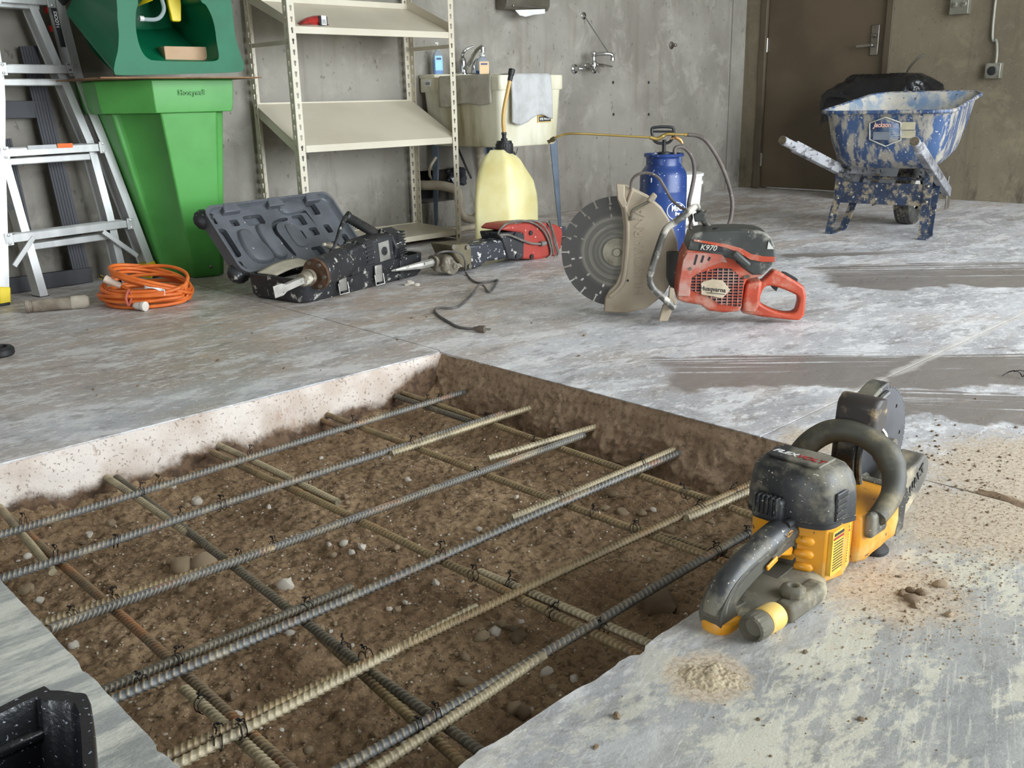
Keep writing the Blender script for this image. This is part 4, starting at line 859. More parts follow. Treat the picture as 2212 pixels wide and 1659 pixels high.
# paper towel dispenser
M_pewter = surf('pewter_metal', c8(122, 116, 104), c8(104, 98, 86), r=.4, metal=.5)
z0 = PY(1090, 18, WY-.10).z; x0 = PY(1093, 10, WY-.10).x; x1 = PY(1186, 10, WY-.10).x
t = thing('towel_dispenser', 'grey metal paper towel dispenser on the wall above the sink', 'dispenser', loc=(x0, WY-.11, z0))
MB().prism([(0, .03), (.02, 0), (.10, 0), (.11, .02), (.11, .36), (0, .36)], 0, x1-x0, axis='x').build('housing', M_pewter, t, bevel=.006)
MB().bb((.05, -.006, .012), (x1-x0-.03, .01, .024)).build('slot_lip', M_chrome, t, bevel=.002)
pf = Fr((x0, WY-.11), 0, z=z0); pp = pf.xz([(1112, 22), (1176, 20), (1176, 29), (1150, 32), (1135, 36), (1122, 33)])
MB().prism(pp, -.004, .0).build('paper_towel', M_paper, t, solid=.002)
# wall service faucet with brace
q = PY(1240, 149, WY); t = thing('wall_faucet', 'chrome wall-mounted service faucet with a diagonal brace rod', 'faucet', loc=(q.x, WY, q.z))
wf = Fr((q.x, WY), 0, z=q.z)
MB().lathe([(.035, 0), (.032, .008), (.018, .012), (.015, .05)], 18, (0, 0, 0), (0, -1, 0)).build('flange', M_chrome, t)
q2 = wf.at(1282, 150, 0); MB().lathe([(.030, 0), (.028, .008), (.016, .012), (.015, .05)], 18, (q2.x, 0, q2.z), (0, -1, 0)).build('flange', M_chrome, t)
c_ = wf.at(1282, 140, -.10)
MB().tube(spline([(0, -.045, 0), (.03, -.07, .004), wf.at(1262, 141, -.09), c_], 5), .014, 12).tube([(q2.x, -.045, q2.z), c_], .014, 12).lathe([(.022, -.03), (.026, -.015), (.026, .015), (.018, .03)], 14, c_).tube([c_, wf.at(1304, 142, -.11)], .013, 10).build('body', M_chrome, t)
h1 = wf.at(1322, 144, -.13); MB().tube([wf.at(1304, 141, -.115), h1], [.010, .006], 8).build('lever', M_chrome, t); h2 = wf.at(1296, 156, -.14); MB().tube([c_, h2], [.012, .010], 8).build('lever', M_chrome, t)
s0 = wf.at(1282, 118, -.10); MB().tube([c_, s0], .010, 10).lathe([(.018, -.015), (.022, -.008), (.022, .012), (.014, .02)], 12, s0).build('vacuum_breaker', M_chrome, t)
s1 = wf.at(1310, 116, -.16); s2 = wf.at(1322, 119, -.18); s3 = wf.at(1323, 127, -.185)
MB().tube(spline([s0, s1, s2, s3], 6), .013, 12).lathe([(.014, -.012), (.014, .006)], 12, s3).build('spout', M_chrome, t)
r0 = wf.at(1260, 34, 0); MB().lathe([(.026, 0), (.024, .006), (.012, .01)], 14, r0, (0, -1, 0)).tube([r0+Vector((0, -.008, 0)), wf.at(1314, 113, -.165)], .0045, 8).build('brace_rod', M_chrome, t)
# small wall fittings
q = PY(1450, 98, WY); t = thing('wall_stud', 'small round pipe stub on the bare concrete wall', 'fitting', loc=(q.x, WY, q.z)); MB().lathe([(.030, 0), (.028, .006), (.012, .01), (.012, .045), (.006, .05)], 14, (0, 0, 0), (0, -1, 0)).build('stub', M_steel, t)
for i, (u, v) in enumerate(((1324, 178), (1401, 178), (1325, 247), (1401, 247))):
    q = PY(u, v, WY); o = MB().lathe([(.011, 0), (.011, .003), (.005, .008)], 10, (0, 0, 0), (0, -1, 0)).build('wall_anchor', M_black); o.location = (q.x, WY, q.z)
    tag(o, ('upper', 'upper', 'lower', 'lower')[i]+(' left', ' right')[i % 2]+' black anchor bolt of four on the concrete wall', 'anchor', 'wall anchors')
# door wall: outlet with conduit, switch box
M_galv = surf('galvanised_box', c8(152, 150, 138), c8(130, 127, 114), r=.45, metal=.5)
q = PX(2150, 153, WX); t = thing('wall_outlet', 'square metal outlet box with round black socket and conduit above', 'outlet', loc=(WX, q.y, q.z))
MB().bb((-.055, -.052, -.052), (0, .052, .052)).build('box', M_galv, t, bevel=.004); MB().lathe([(.030, 0), (.030, .006), (.026, .009)], 24, (-.055, .002, 0), (-1, 0, 0)).build('socket', M_black, t)
for sy, sz in ((-1, -1), (1, 1), (-1, 1), (1, -1)): MB().lathe([(.006, 0), (.006, .003)], 8, (-.055, sy*.04, sz*.04), (-1, 0, 0)).build('screw', M_steel, t)
qt = PX(2160, -60, WX); MB().tube(spline([(-.012, qt.y-q.y, 1.2), (-.012, qt.y-q.y, .30), (-.014, .012, .20), (-.024, -.005, .11), (-.026, -.006, .05)], 6), .0095, 10).build('conduit', M_galv, t)
q = PX(2078, 14, WX); t = thing('switch_box', 'metal two-gang receptacle box high on the door wall', 'outlet', loc=(WX, q.y, q.z))
MB().bb((-.055, -.065, -.055), (0, .065, .13)).build('box', M_galv, t, bevel=.004)
for s in (-1, 1):
    o = MB().lathe([(.021, 0), (.021, .006), (.018, .008)], 20, (-.055, s*.032, .012), (-1, 0, 0)).build('socket', M_galv, t)
    for d in (-.007, .007): MB().bb((-.0645, s*.032+d-.0015, .006), (-.062, s*.032+d+.0015, .022)).build('slot', M_black, o)
o = MB().tube(spline([(0, 0, 0), (-.02, -.03, .05), (-.03, -.09, .11), (-.02, -.13, .13)], 6), .009, 8).build('bent_pipe', M_steel); q = PX(1958, 160, WX-.1); o.location = q; tag(o, 'bent grey handle sticking up behind the black bag', 'handle')
# ================================================================ tools on the floor
M_slate = surf('scuffed_dark_plastic', c8(94, 97, 102), c8(80, 83, 87), vs=6, spk=c8(205, 203, 196), ss=55, st=.72, r=.5, bump=.15)
M_slated = surf('splashed_black_plastic', c8(46, 47, 49), c8(36, 37, 39), vs=6, dust=c8(180, 177, 168), da=.62, ds=22, dw=.03, spk=c8(200, 198, 190), ss=70, st=.70, r=.5, bump=.2)
M_castm = surf('dusty_cast_metal', c8(132, 124, 108), c8(96, 88, 74), vs=10, dust=c8(200, 195, 180), da=.58, ds=18, dw=.05, r=.55, metal=.3, bump=.3)
M_chis = surf('worn_chisel_steel', c8(196, 194, 186), c8(160, 157, 148), vs=12, spk=c8(90, 86, 78), ss=50, st=.66, r=.4, metal=.4, bump=.15)
# --- open tool case
CF = Fr((2.02, 3.335), R(12)); CL, CW, CH = .80, .345, .105
t = thing('tool_case', 'open dark plastic tool case with moulded lid beside the shelf', 'case', CF)
m = MB(); oR = lambda a, z, g=0: [(x, y, z) for x, y in rrect(CL-2*a, CW-2*a, .045, 4, CL/2, CW/2)]
m.loft([oR(.02, 0), oR(.006, .02), oR(0, CH), oR(.014, CH), oR(.02, .03)], cap=True)
m.build('base_shell', M_slated, t, smooth=40)
m = MB()
for x in (.235, .47, .62): m.bb((x-.012, -.006, .006), (x+.012, .010, CH-.004))
m.build('front_rib', M_slated, t, bevel=.004)
M_zinc = surf('zinc_latch', c8(186, 184, 178), c8(150, 147, 140), r=.4, metal=.7)
for x in (.20, .43):
    o = MB().bb((x, -.014, .022), (x+.045, -.004, CH-.006)).build('latch', M_zinc, t, bevel=.003)
    MB().tube([(x-.006, -.012, CH*.55), (x-.006, -.018, .012), (x+.05, -.018, .012), (x+.05, -.012, CH*.55)], .003, 6).build('latch_loop', M_zinc, o)
m = MB()
for x in (.12, .33, .56, .70): m.bb((x, .03, .028), (x+.02, CW-.03, .075))
m.bb((.03, .16, .028), (CL-.03, .18, .06)); m.build('inner_ribs', M_slated, t, bevel=.006)
# lid: built flat then tipped back about the hinge
LA = R(40); LL, LW, LD = .775, .36, .085
lid = bpy.data.objects.new('lid', None); COL.objects.link(lid); lid.parent = t; lid.location = (.005, CW+.012, CH-.005); lid.rotation_euler = (R(90)-LA, 0, 0)
# local: x along, y up the lid, z towards the viewer side is +? the mouth looks out along +z
lr = lambda a, z: [(x, y, z) for x, y in rrect(LL-2*a, LW-2*a, .05, 4, LL/2, LW/2)]
m = MB(); m.loft([lr(.035, -LD), lr(.012, -LD*.8), lr(.004, -.02), lr(0, 0), lr(.012, .0), lr(.016, -.022), lr(.024, -.030), lr(.026, -.058)], cap=True); m.build('lid_shell', M_slate, lid, smooth=40)
def recess(m, x0, y0, x1, y1, d=.026, r=.012):   # sunken pocket: walls + floor set below the moulded face
    pass
fz = -.026   # moulded face
face = rrect(LL-.05, LW-.05, .04, 4, LL/2, LW/2)
holes = []
for (x0, y0, x1, y1, r) in ((.03, .10, .075, .255, .018), (.12, .255, .165, .29, .008), (.20, .245, .31, .30, .014), (.60, .25, .665, .325, .012), (.475, .205, .545, .265, .010), (.43, .13, .485, .18, .008), (.53, .14, .58, .185, .008), (.47, .03, .54, .08, .01), (.59, .05, .65, .09, .01), (.70, .06, .74, .12, .01), (.03, .03, .05, .08, .007), (.63, .14, .67, .19, .01), (.04, .28, .055, .315, .005)):
    holes.append(rrect(x1-x0, y1-y0, r, 3, (x0+x1)/2, (y0+y1)/2))
holes.append([(x, y) for x, y in smo([(.345, .06), (.365, .06), (.35, .15), (.345, .20), (.37, .235), (.44, .245), (.44, .262), (.36, .252), (.322, .215), (.325, .14)], 2)])
holes.append([(x, y) for x, y in smo([(.60, .05), (.615, .05), (.575, .27), (.50, .275), (.50, .285), (.585, .285)], 1)])
MB().prism(face, fz-.028, fz, holes=holes, axis='z').build('lid_moulding', M_slate, lid, bevel=.003, smooth=30)
def bump(pts, h, nm='lid_bulge'):
    o = smo(pts, 3); cx = sum(p[0] for p in o)/len(o); cy = sum(p[1] for p in o)/len(o)
    MB().loft([[(x, y, fz-.004) for x, y in o], [(cx+(x-cx)*.93, cy+(y-cy)*.95, fz+h*.75) for x, y in o], [(cx+(x-cx)*.8, cy+(y-cy)*.86, fz+h) for x, y in o]]).build(nm, M_slate, lid, smooth=50)
bump([(.12, .22), (.175, .22), (.185, .17), (.215, .14), (.225, .05), (.13, .05), (.10, .12)], .022); bump([(.235, .235), (.285, .235), (.295, .18), (.315, .13), (.30, .05), (.24, .06), (.225, .15)], .022)
bump([(.44, .335), (.56, .335), (.575, .285), (.49, .268), (.43, .28)], .018); bump([(.40, .10), (.47, .10), (.46, .20), (.40, .22)], .008)
for x in (.10, .36, .60):   # latch notches in the rim
    MB().prism([(x, LW-.045), (x+.10, LW-.045), (x+.085, LW+.002), (x+.015, LW+.002)], -.05, .003, axis='z').build('latch_notch', M_slate, lid, bevel=.006)
for y in (LW-.03, .04): MB().blob((.03, y, -.06), .05, .05, .04, 2, .05).build('corner_bumper', M_slated, lid)
# paper and a spare tube in the case
o = thing('manual', 'curled cream instruction booklet lying in the open case', 'booklet', CF)
sheet(10, 6, lambda s, v: (.03+.26*s, .18+.12*v+.02*s, CH+.004+.014*math.sin(s*3)+.02*v*s), 'pages', plain('old_paper', c8(214, 204, 184), .9), o).modifiers.new('solid', 'SOLIDIFY').thickness = .006
q = CF.at(556, 606, .20); o = thing('grease_tube', 'whitish plastic tube lying at the left end of the open case', 'tube', CF)
MB().lathe([(.012, 0), (.024, .012), (.026, .03), (.026, .15), (.02, .16)], 14, (.03, .20, .058), (1, .1, 0)).build('tube_body', M_white, o)
# --- black demolition hammer lying in the case
t = thing('breaker_hammer', 'black rotary breaker hammer with flat chisel lying in the open case', 'power tool', CF)
hn = .07
A = lambda u, v, n=hn: CF.at(u, v, n)
def cyl(m, p, q, r0, r1=None, seg=20):
    p, q = Vector(p), Vector(q); return m.lathe([(r0, 0), (r1 or r0, (q-p).length)], seg, p, tuple((q-p).normalized()))
tip, c0, c1, c2, c3 = A(592, 632, -.06), A(655, 604, -.04), A(683, 592, -.025), A(742, 566, .03), A(778, 549, .06)
d = (c0-tip).normalized(); side = d.cross(Vector((0, 1, 0))).normalized()
b = MB(); e = (tip+d*.10); sec = lambda p, w, h: [p+Vector((0, -h, 0))-side*w, p+Vector((0, -h, 0))+side*w, p+Vector((0, h, 0))+side*w, p+Vector((0, h, 0))-side*w]
b.loft([sec(tip, .024, .002), sec(tip+d*.045, .024, .008), sec(tip+d*.065, .014, .012), sec(c0, .013, .013)]); b.build('chisel', M_chis, t, bevel=.002)
cyl(cyl(MB(), c0-d*.01, c0+d*.03, .028, .030), c0+d*.028, c0+d*.05, .036, .030).build('retainer', M_castm, t)
cyl(MB(), c1-d*.005, c1+d*.010, .066).build('front_plate', surf('rusty_plate', c8(112, 84, 64), c8(84, 62, 48), vs=30, r=.6, metal=.3), t, bevel=.002)
for k in range(6):
    a = k*math.pi/3+.4; pv = c1-d*.006+(side*math.cos(a)+Vector((0, 1, 0))*math.sin(a))*.052; cyl(MB(), pv-d*.008, pv+d*.002, .008).build('bolt', M_steel, t)
cyl(MB(), c1+d*.008, c2, .064).build('barrel', M_slated, t, bevel=.004)
ax_ = (c3-c2).normalized(); up_ = Vector((0, 0, 1)); 
motor = MB()
def blk(m, p, q, w, h): m.bar(p, q, w, h, up=(0, 0, 1)); return m
m2, m3 = A(862, 520), A(800, 540)
blk(MB(), c2-d*.02, A(775, 552), .11, .12).build('gear_housing', M_slated, t, bevel=.012)
blk(MB(), A(765, 555), A(830, 533), .13, .135).build('motor_body', M_slated, t, bevel=.014)
mv = MB(); dd = (A(830, 533)-A(765, 555)).normalized(); nn = dd.cross(Vector((0, 1, 0))).normalized()
if nn.z < 0: nn = -nn
for k in range(6):
    p = A(768, 549)+Vector((0, -.068, 0))+nn*(.045-.019*k); mv.bar(p, p+dd*.045, .004, .010, up=tuple(nn))
mv.build('vent_slats', M_black, t)
p = A(806, 540)+Vector((0, -.0665, 0)); o = MB().bar(p-dd*.035, p+dd*.035, .003, .085, up=tuple(nn)).build('name_plate', M_zinc, t); MB().lathe([(.02, 0), (.02, .002), (.014, .002), (.014, 0)], 20, p+Vector((0, -.0015, 0)), (0, -1, 0)).build('emblem', M_slated, o)
cyl(MB(), A(826, 533), A(850, 525), .085, .078, 8).build('end_cap', M_slated, t, bevel=.006)
ev = MB(); pc = A(851, 524)
for k in range(-4, 5): ev.bar(pc+nn*.014*k+Vector((0, -.07, 0))-dd*.002, pc+nn*.014*k+Vector((0, .07, 0))-dd*.002, .014, .005, up=tuple(nn))
ev.build('end_vent', M_black, t); ev2 = MB()
for k in range(-5, 6): ev2.bar(A(838, 529)+Vector((0, -.083, 0))+nn*.012*k-dd*.02, A(838, 529)+Vector((0, -.083, 0))+nn*.012*k+dd*.02, .004, .004, up=tuple(nn))
ev2.build('end_slats', M_black, t)
g0, g1 = A(752, 470, .16), A(812, 505, .10); hg = MB(); k = 26
pts = [g0+(g1-g0)*(i/k) for i in range(k+1)]; hg.tube(pts, [.0215+(.0022 if i % 2 else -.001) for i in range(k+1)], 14); hg.build('side_grip', M_rub, t)
cyl(MB(), g0-(g1-g0).normalized()*.012, g0, .027).build('grip_flange', M_rub, t); MB().tube([g1, A(822, 512, .10)], .016, 12).build('grip_collar', M_castm, t)
MB().tube([A(738, 545), A(712, 530), A(698, 528)], [.020, .016, .006], 10).build('depth_knob', M_castm, t)
MB().tube(spline([A(748, 468, .10), A(738, 490, .06), A(728, 520, .05), A(713, 548, .06)], 6), .007, 8).tube(spline([A(744, 468, .11), A(734, 492, .07), A(725, 522, .06), A(712, 546, .07)], 6), .006, 8).build('cord_loops', M_slated, t)
MB().tube(spline([A(790, 545, .02), A(765, 560, .02), A(748, 582, .03), A(738, 598, .05)], 6), .0065, 8).tube(spline([A(788, 548, .03), A(760, 566, .03), A(744, 588, .04)], 6), .0065, 8).build('cord_loops', M_slated, t)
# --- red breaker on its side
M_redp = surf('scuffed_red_plastic', c8(158, 60, 50), c8(140, 50, 40), vs=5, spk=c8(220, 205, 195), ss=45, st=.70, r=.45, bump=.12)
M_spl = surf('paint_splashed_black', c8(50, 53, 60), c8(40, 42, 48), vs=5, dust=c8(204, 202, 198), da=.60, ds=26, dw=.02, spk=c8(225, 224, 220), ss=60, st=.66, r=.45, bump=.2)
RF = Fr((2.96, 3.43), R(4)); q_ = RF.at
t = thing('demolition_hammer', 'red and black demolition hammer with moil point lying before the jug', 'power tool', RF)
p0, p1, p2 = q_(846, 585), q_(915, 572), q_(938, 565)
d = (p2-p0).normalized(); cyl(cyl(MB(), p0, p1, .004, .019, 8), p1, p2+d*.02, .019, .019, 8).build('chisel', M_chis, t, smooth=30)
cyl(cyl(MB(), p2-d*.012, p2, .032), p2, p2+d*.03, .020).build('chisel_collar', M_castm, t)
p3, p4 = q_(945, 570), q_(1000, 560)
MB().bar(p3, p4, .10, .085, up=(0, 0, 1)).build('nose', M_castm, t, bevel=.02, seg=3)
cyl(MB(), q_(975, 578, -.055), q_(975, 578, -.03), .034).build('latch_boss', M_castm, t, bevel=.004); MB().bar(q_(978, 577, -.06), q_(1002, 571, -.06), .018, .026).build('latch_arm', M_castm, t, bevel=.006)
MB().prism(RF.xz([(973, 529), (1012, 526), (1018, 532), (1020, 580), (1003, 583), (985, 556)], -.07), -.07, .07).build('nose_flange', surf('olive_cast', c8(112, 104, 82), c8(90, 82, 62), vs=10, r=.55, metal=.3), t, bevel=.006)
for (u, v) in ((977, 533), (1008, 534), (1013, 575)): pv = q_(u, v, -.071); cyl(MB(), pv, pv-Vector((0, .010, 0)), .011).build('bolt', M_steel, t)
MB().prism(RF.xz([(1014, 529), (1050, 527), (1100, 512), (1128, 508), (1131, 553), (1100, 557), (1075, 562), (1050, 565), (1040, 575), (1024, 582), (1018, 578)], -.065), -.065, .065).build('barrel_housing', M_spl, t, bevel=.010)
MB().prism(RF.xz([(1082, 503), (1125, 500), (1133, 506), (1133, 556), (1122, 561), (1098, 560)], -.075), -.075, .075).build('motor_flange', M_slated, t, bevel=.008)
MB().prism(RF.xz([(1085, 497), (1098, 486), (1122, 482), (1165, 479), (1200, 484), (1213, 490), (1216, 505), (1212, 540), (1200, 555), (1170, 561), (1130, 560), (1133, 504)], -.08), -.08, .085).build('motor_housing', M_redp, t, bevel=.014, seg=3)
rb = MB()
for k in range(5): a = q_(1092+9*k, 494-1.2*k, -.06); b2 = q_(1101+9*k, 487-.8*k, -.06); rb.bar(a+Vector((0, -.005, 0)), b2+Vector((0, .10, .004)), .006, .006)
rb.build('cooling_rib', M_redp, t); MB().prism(RF.xz([(1202, 489), (1223, 489), (1224, 508), (1208, 512)], -.06), -.06, .06).build('rear_cap', M_spl, t, bevel=.006)
for (u, v) in ((1146, 503), (1148, 554), (1113, 507), (1116, 553)): pv = q_(u, v, -.082 if u > 1130 else -.077); cyl(MB(), pv, pv-Vector((0, .006, 0)), .012).build('screw', M_black, t)
cyl(MB(), q_(1050, 514, .10), q_(1085, 511, .10), .022).build('side_grip', M_rub, t, bevel=.004); cyl(MB(), q_(1200, 523, -.05), q_(1222, 520, -.05), .021).build('rear_grip', M_rub, t, bevel=.004)
M_cord = surf('grey_rubber_cord', c8(112, 107, 100), c8(88, 84, 78), vs=20, r=.6)
for i, ptsu in enumerate((((1085, 510), (1076, 504), (1090, 486), (1115, 477), (1150, 481), (1175, 500), (1188, 530), (1190, 550), (1180, 559)), ((1110, 484), (1140, 477), (1165, 480), (1183, 500), (1192, 528), (1196, 550)), ((1150, 478), (1178, 478), (1190, 495), (1198, 525), (1205, 548), (1198, 556)), ((1176, 483), (1186, 478), (1192, 492), (1200, 520), (1207, 545), (1203, 556)))):
    MB().tube(spline([q_(u, v, -.092-.006*i if k > 1 else -.07) for k, (u, v) in enumerate(ptsu)], 6), .0052, 8).build('cord_coil', M_cord, t)
MB().tube(spline([q_(1078, 508, -.085), q_(1100, 508, -.088), (q_(1130, 520, -.09)), q_(1150, 526, -.092), q_(1168, 527, -.093)], 6), .0055, 8).lathe([(.012, 0), (.014, .02), (.010, .04)], 10, q_(1168, 527, -.093), (1, 0, 0)).build('cord_coil', M_cord, t)
# trailing cord with plug, over the floor
cz = .005; L_ = lambda u, v, z=cz: RF.az(u, v, z)
pts = [q_(938, 552, -.07), q_(952, 545, -.10), q_(972, 543, -.11), q_(995, 548, -.12), q_(1004, 562, -.13), L_(1006, 588, .01), L_(1020, 605), L_(1035, 611), L_(1055, 609), L_(1073, 605), L_(1074, 608), L_(1066, 622), L_(1056, 631), L_(1050, 625), L_(1044, 617, .012), L_(1034, 616, .02), L_(1020, 635), L_(1000, 655), L_(982, 665), L_(950, 665), L_(940, 668), L_(942, 677), L_(960, 690), L_(985, 704), L_(1005, 709), L_(1022, 710)]
cord = MB().tube(spline(pts, 6), .0048, 8).build('power_cord', surf('dark_grey_cord', c8(78, 76, 76), c8(110, 106, 102), vs=8, r=.55), t)
a = L_(1022, 710, .012); b2 = L_(1040, 711, .012); dv = (b2-a).normalized(); pl = MB(); pl.lathe([(.006, 0), (.010, .015), (.013, .022), (.015, .045)], 10, a, tuple(dv)); o = pl.build('plug', surf('dirty_plug', c8(96, 86, 74), c8(70, 62, 52), r=.7), t)
pr = MB(); sd = dv.cross(Vector((0, 0, 1)))
for s in (-.006, .006): pr.bar(a+dv*.043+sd*s, a+dv*.065+sd*s, .0016, .006)
pr.build('prong', M_steel, o)
# --- dusty tube near the ladder
tf = Fr(PZ(58, 676), to=PZ(200, 664)); Lt = tf.az(198, 664).x
o = thing('mortar_tube', 'dusty grey capped tube lying on the floor by the ladder foot', 'tube', tf)
MB().lathe([(.024, 0), (.027, .002), (.027, .012), (.024, .014), (.024, .026), (.026, .028), (.026, Lt*.72)], 18, (0, .0, .027), (1, 0, 0)).build('tube_body', surf('dusty_grey_tube', c8(150, 140, 124), c8(112, 100, 86), vs=14, r=.8), o)
MB().lathe([(.027, 0), (.028, .004), (.028, Lt*.22), (.020, Lt*.27), (.006, Lt*.285)], 18, (Lt*.70, .0, .028), (1, 0, 0)).build('tube_cap', surf('chalky_cap', c8(176, 168, 152), c8(156, 146, 130), vs=14, r=.85), o)
# --- orange extension cord coil
M_orc = surf('orange_cord', c8(222, 116, 48), c8(204, 98, 36), vs=12, r=.5)
cf = Fr(PZ(316, 655), R(-44)); t = thing('extension_cord', 'coiled orange extension cord with clear plugs on the floor by the bin', 'extension cord', cf)
cr = random.Random(5); pts = []
for lo in range(9):
    rx = .165+cr.uniform(-.022, .02); ry = .135+cr.uniform(-.03, .02); ox, oy = cr.uniform(-.012, .012), cr.uniform(-.02, .02); zz = .009+.0125*(lo % 6)+(.022 if lo > 5 else 0); tl = cr.uniform(-.02, .05) if lo > 3 else cr.uniform(-.004, .006)
    for k in range(22):
        a = k*2*math.pi/22; pinch = 1-.55*math.exp(-((a-3.9)/.35)**2)
        pts.append(Vector((ox+rx*math.cos(a)*(pinch if False else 1), oy+ry*math.sin(a), max(.008, zz+tl*math.sin(a)*1.0+tl))))
MB().tube(spline(pts, 2), .0078, 8).build('cord_loops', M_orc, t, smooth=60)
pts = [Vector((.16*math.cos(a)+.02, .12*math.sin(a)+.03, .05+.105*max(0, math.sin(a*.5))**1.3)) for a in [k*2*math.pi/26 for k in range(27)]]
MB().tube(spline(pts, 2), .0078, 8).tube(spline([p*1.0+Vector((.012, -.015, -.012)) for p in pts], 2), .0078, 8).tube(spline([p*.93+Vector((.014, .01, -.02)) for p in pts], 2), .0078, 8).build('cord_loops', M_orc, t, smooth=60)
M_clr = surf('clear_plug', c8(206, 186, 168), c8(226, 214, 200), r=.2)
a = cf.at(262, 618, -.06); b2 = cf.at(222, 600, -.06); dv = (b2-a).normalized(); pg = MB().lathe([(.010, 0), (.014, .012), (.014, .04), (.017, .05), (.017, .07)], 12, a, tuple(dv)).build('plug', M_clr, t)
pr = MB(); sd = dv.cross(Vector((0, 1, 0))).normalized()
for s in (-.007, .007): pr.bar(a+dv*.068+sd*s, a+dv*.094+sd*s, .007, .0018)
pr.build('prong', plain('brass_prong', c8(200, 160, 80), .3, .9), pg)
MB().tube(spline([a, cf.at(275, 624, -.07), cf.at(295, 632, -.09)], 5), .0078, 8).build('cord_end', M_orc, t)
a = cf.at(290, 660, -.14); a.z = max(a.z, .02); dv = Vector((.9, -.35, 0)).normalized(); MB().lathe([(.010, 0), (.016, .015), (.016, .04), (.020, .045), (.020, .058)], 14, a, tuple(dv)).build('socket_end', surf('frosted_socket', c8(200, 190, 178), c8(222, 216, 206), r=.25), t)
sheet(10, 5, lambda s, v: tuple(cf.at(312+44*s, 616+10*s+9*v-7*math.sin(s*4)*v, -.11)+Vector((0, -.01*math.sin(s*6), 0))), 'warning_tag', M_paper, t).modifiers.new('solid', 'SOLIDIFY').thickness = .001
MB().tube(spline([cf.at(276, 628, -.13), cf.at(272, 645, -.15), cf.at(278, 660, -.145), cf.at(284, 640, -.13), cf.at(277, 626, -.12)], 5), .006, 8).build('binding_cord', surf('pink_tie', c8(176, 88, 66), c8(150, 70, 52), r=.6), t)
# --- jug
jf = Fr((3.65, 3.785), R(-8)); t = thing('utility_jug', 'yellowed translucent plastic jug with black cap and hose spout', 'jug', jf)
n = NT('yellowed_polyethylene'); M_jug = n.fin(n.mix(n.step(n.noise(5, 4), .35, .7), c8(232, 224, 172), c8(216, 202, 136)), .4, 0, n.noise(30, 3), .06, .004, Subsurface_Weight=.25, Subsurface_Radius=(.05, .04, .02), Subsurface_Scale=.5)
def jr(x0, x1, dpt_, z, r=.04):
    p = rrect(.2, .2, min(.095, r*.75), 5); p = [(x*math.cos(.62)-y*math.sin(.62), x*math.sin(.62)+y*math.cos(.62)) for x, y in p]; m = max(x for x, y in p)
    return [((x0+x1)/2+x/m*(x1-x0)/2, .05+y/m*min(dpt_, .20)/2*1.1, z) for x, y in p]
def jx(u, v): return jf.at(u, v, .0).x
lev = [(530, 1043, 1167, .24, .035), (510, 1042, 1170, .25, .04), (450, 1041, 1169, .25, .045), (430, 1041, 1167, .25, .05), (400, 1043, 1160, .245, .06), (375, 1048, 1145, .22, .07), (350, 1056, 1131, .18, .07), (338, 1062, 1121, .14, .06), (331, 1069, 1113, .10, .045), (325, 1072, 1107, .08, .038)]
rings = []
for v, u0, u1, dp, r in lev: rings.append(jr(jx(u0, v), jx(u1, v), dp, max(0, jf.at(u0, v, 0).z), r))
rings[0] = [(x, y, 0) for x, y, z in rings[0]]; rings.insert(1, [(x*1.0, y, .02) for x, y, z in rings[1]])
MB().loft(rings).build('body', M_jug, t, smooth=60)
ca = jf.at(1108, 345, .03); hpts = [jf.at(1106, 338, .03), jf.at(1116, 352, .02), jf.at(1122, 375, .0), jf.at(1124, 400, -.012), jf.at(1122, 420, -.018)]
MB().tube(spline(hpts, 6), [.017]*10+[.021]*15, 12).build('handle', M_jug, t, smooth=60)
cx_, cz_ = jf.at(1089, 300, .05).x, jf.at(1089, 330, .05).z; hz_ = jf.at(1089, 304, .05).z-cz_
m = MB(); prof = []
for k in range(48): pass
rg = lambda r, z, kn=0: [(cx_+(r+(kn if k % 2 else 0))*math.cos(2*math.pi*k/48), .05+(r+(kn if k % 2 else 0))*math.sin(2*math.pi*k/48), z) for k in range(48)]
m.loft([rg(.046, cz_-.004), rg(.047, cz_, .002), rg(.046, cz_+hz_*.75, .002), rg(.044, cz_+hz_*.78), rg(.040, cz_+hz_), rg(.018, cz_+hz_)]); m.build('cap', M_black, t, smooth=30)
zc = cz_+hz_; MB().lathe([(.018, 0), (.018, .012), (.012, .014), (.012, .03), (.014, .032), (.014, .045)], 16, (cx_, .05, zc)).build('spout_fitting', M_black, t)
M_hose = NT('amber_hose').fin(c8(214, 172, 96), .3, 0, Transmission_Weight=.2)
h0 = Vector((cx_, .05, zc+.04)); h1 = jf.at(1103, 165, .05); hm = jf.at(1089, 235, .05); MB().tube(spline([h0, jf.at(1087, 262, .05), hm, jf.at(1097, 195, .05), h1], 6), .0105, 12).build('spout_hose', M_hose, t)
dv = (h1-jf.at(1097, 195, .05)).normalized(); MB().lathe([(.013, -.012), (.014, 0), (.014, .018), (.017, .020), (.018, .048), (.014, .052)], 14, h1-dv*.012, tuple(dv)).build('hose_cap', M_black, t)
MB().lathe([(.012, 0), (.012, .02), (.006, .025)], 10, jf.at(1104, 332, .04), (.3, -1, 0)).tube(spline([jf.at(1104, 332, .03), jf.at(1112, 336, .02), jf.at(1117, 326, .02), jf.at(1118, 319, .02)], 5), .0025, 6).build('vent_cap', M_black, t)
# --- bucket behind the sprayer
o = thing('pail', 'white plastic pail standing behind the blue sprayer', 'pail', loc=(4.56, 3.335, 0))
MB().lathe([(.118, 0), (.122, .01), (.140, .30), (.147, .302), (.147, .318), (.140, .32), (.141, .345), (.149, .347), (.150, .362), (.140, .364), (.02, .362)], 32).build('pail_body', M_white, o, smooth=40)
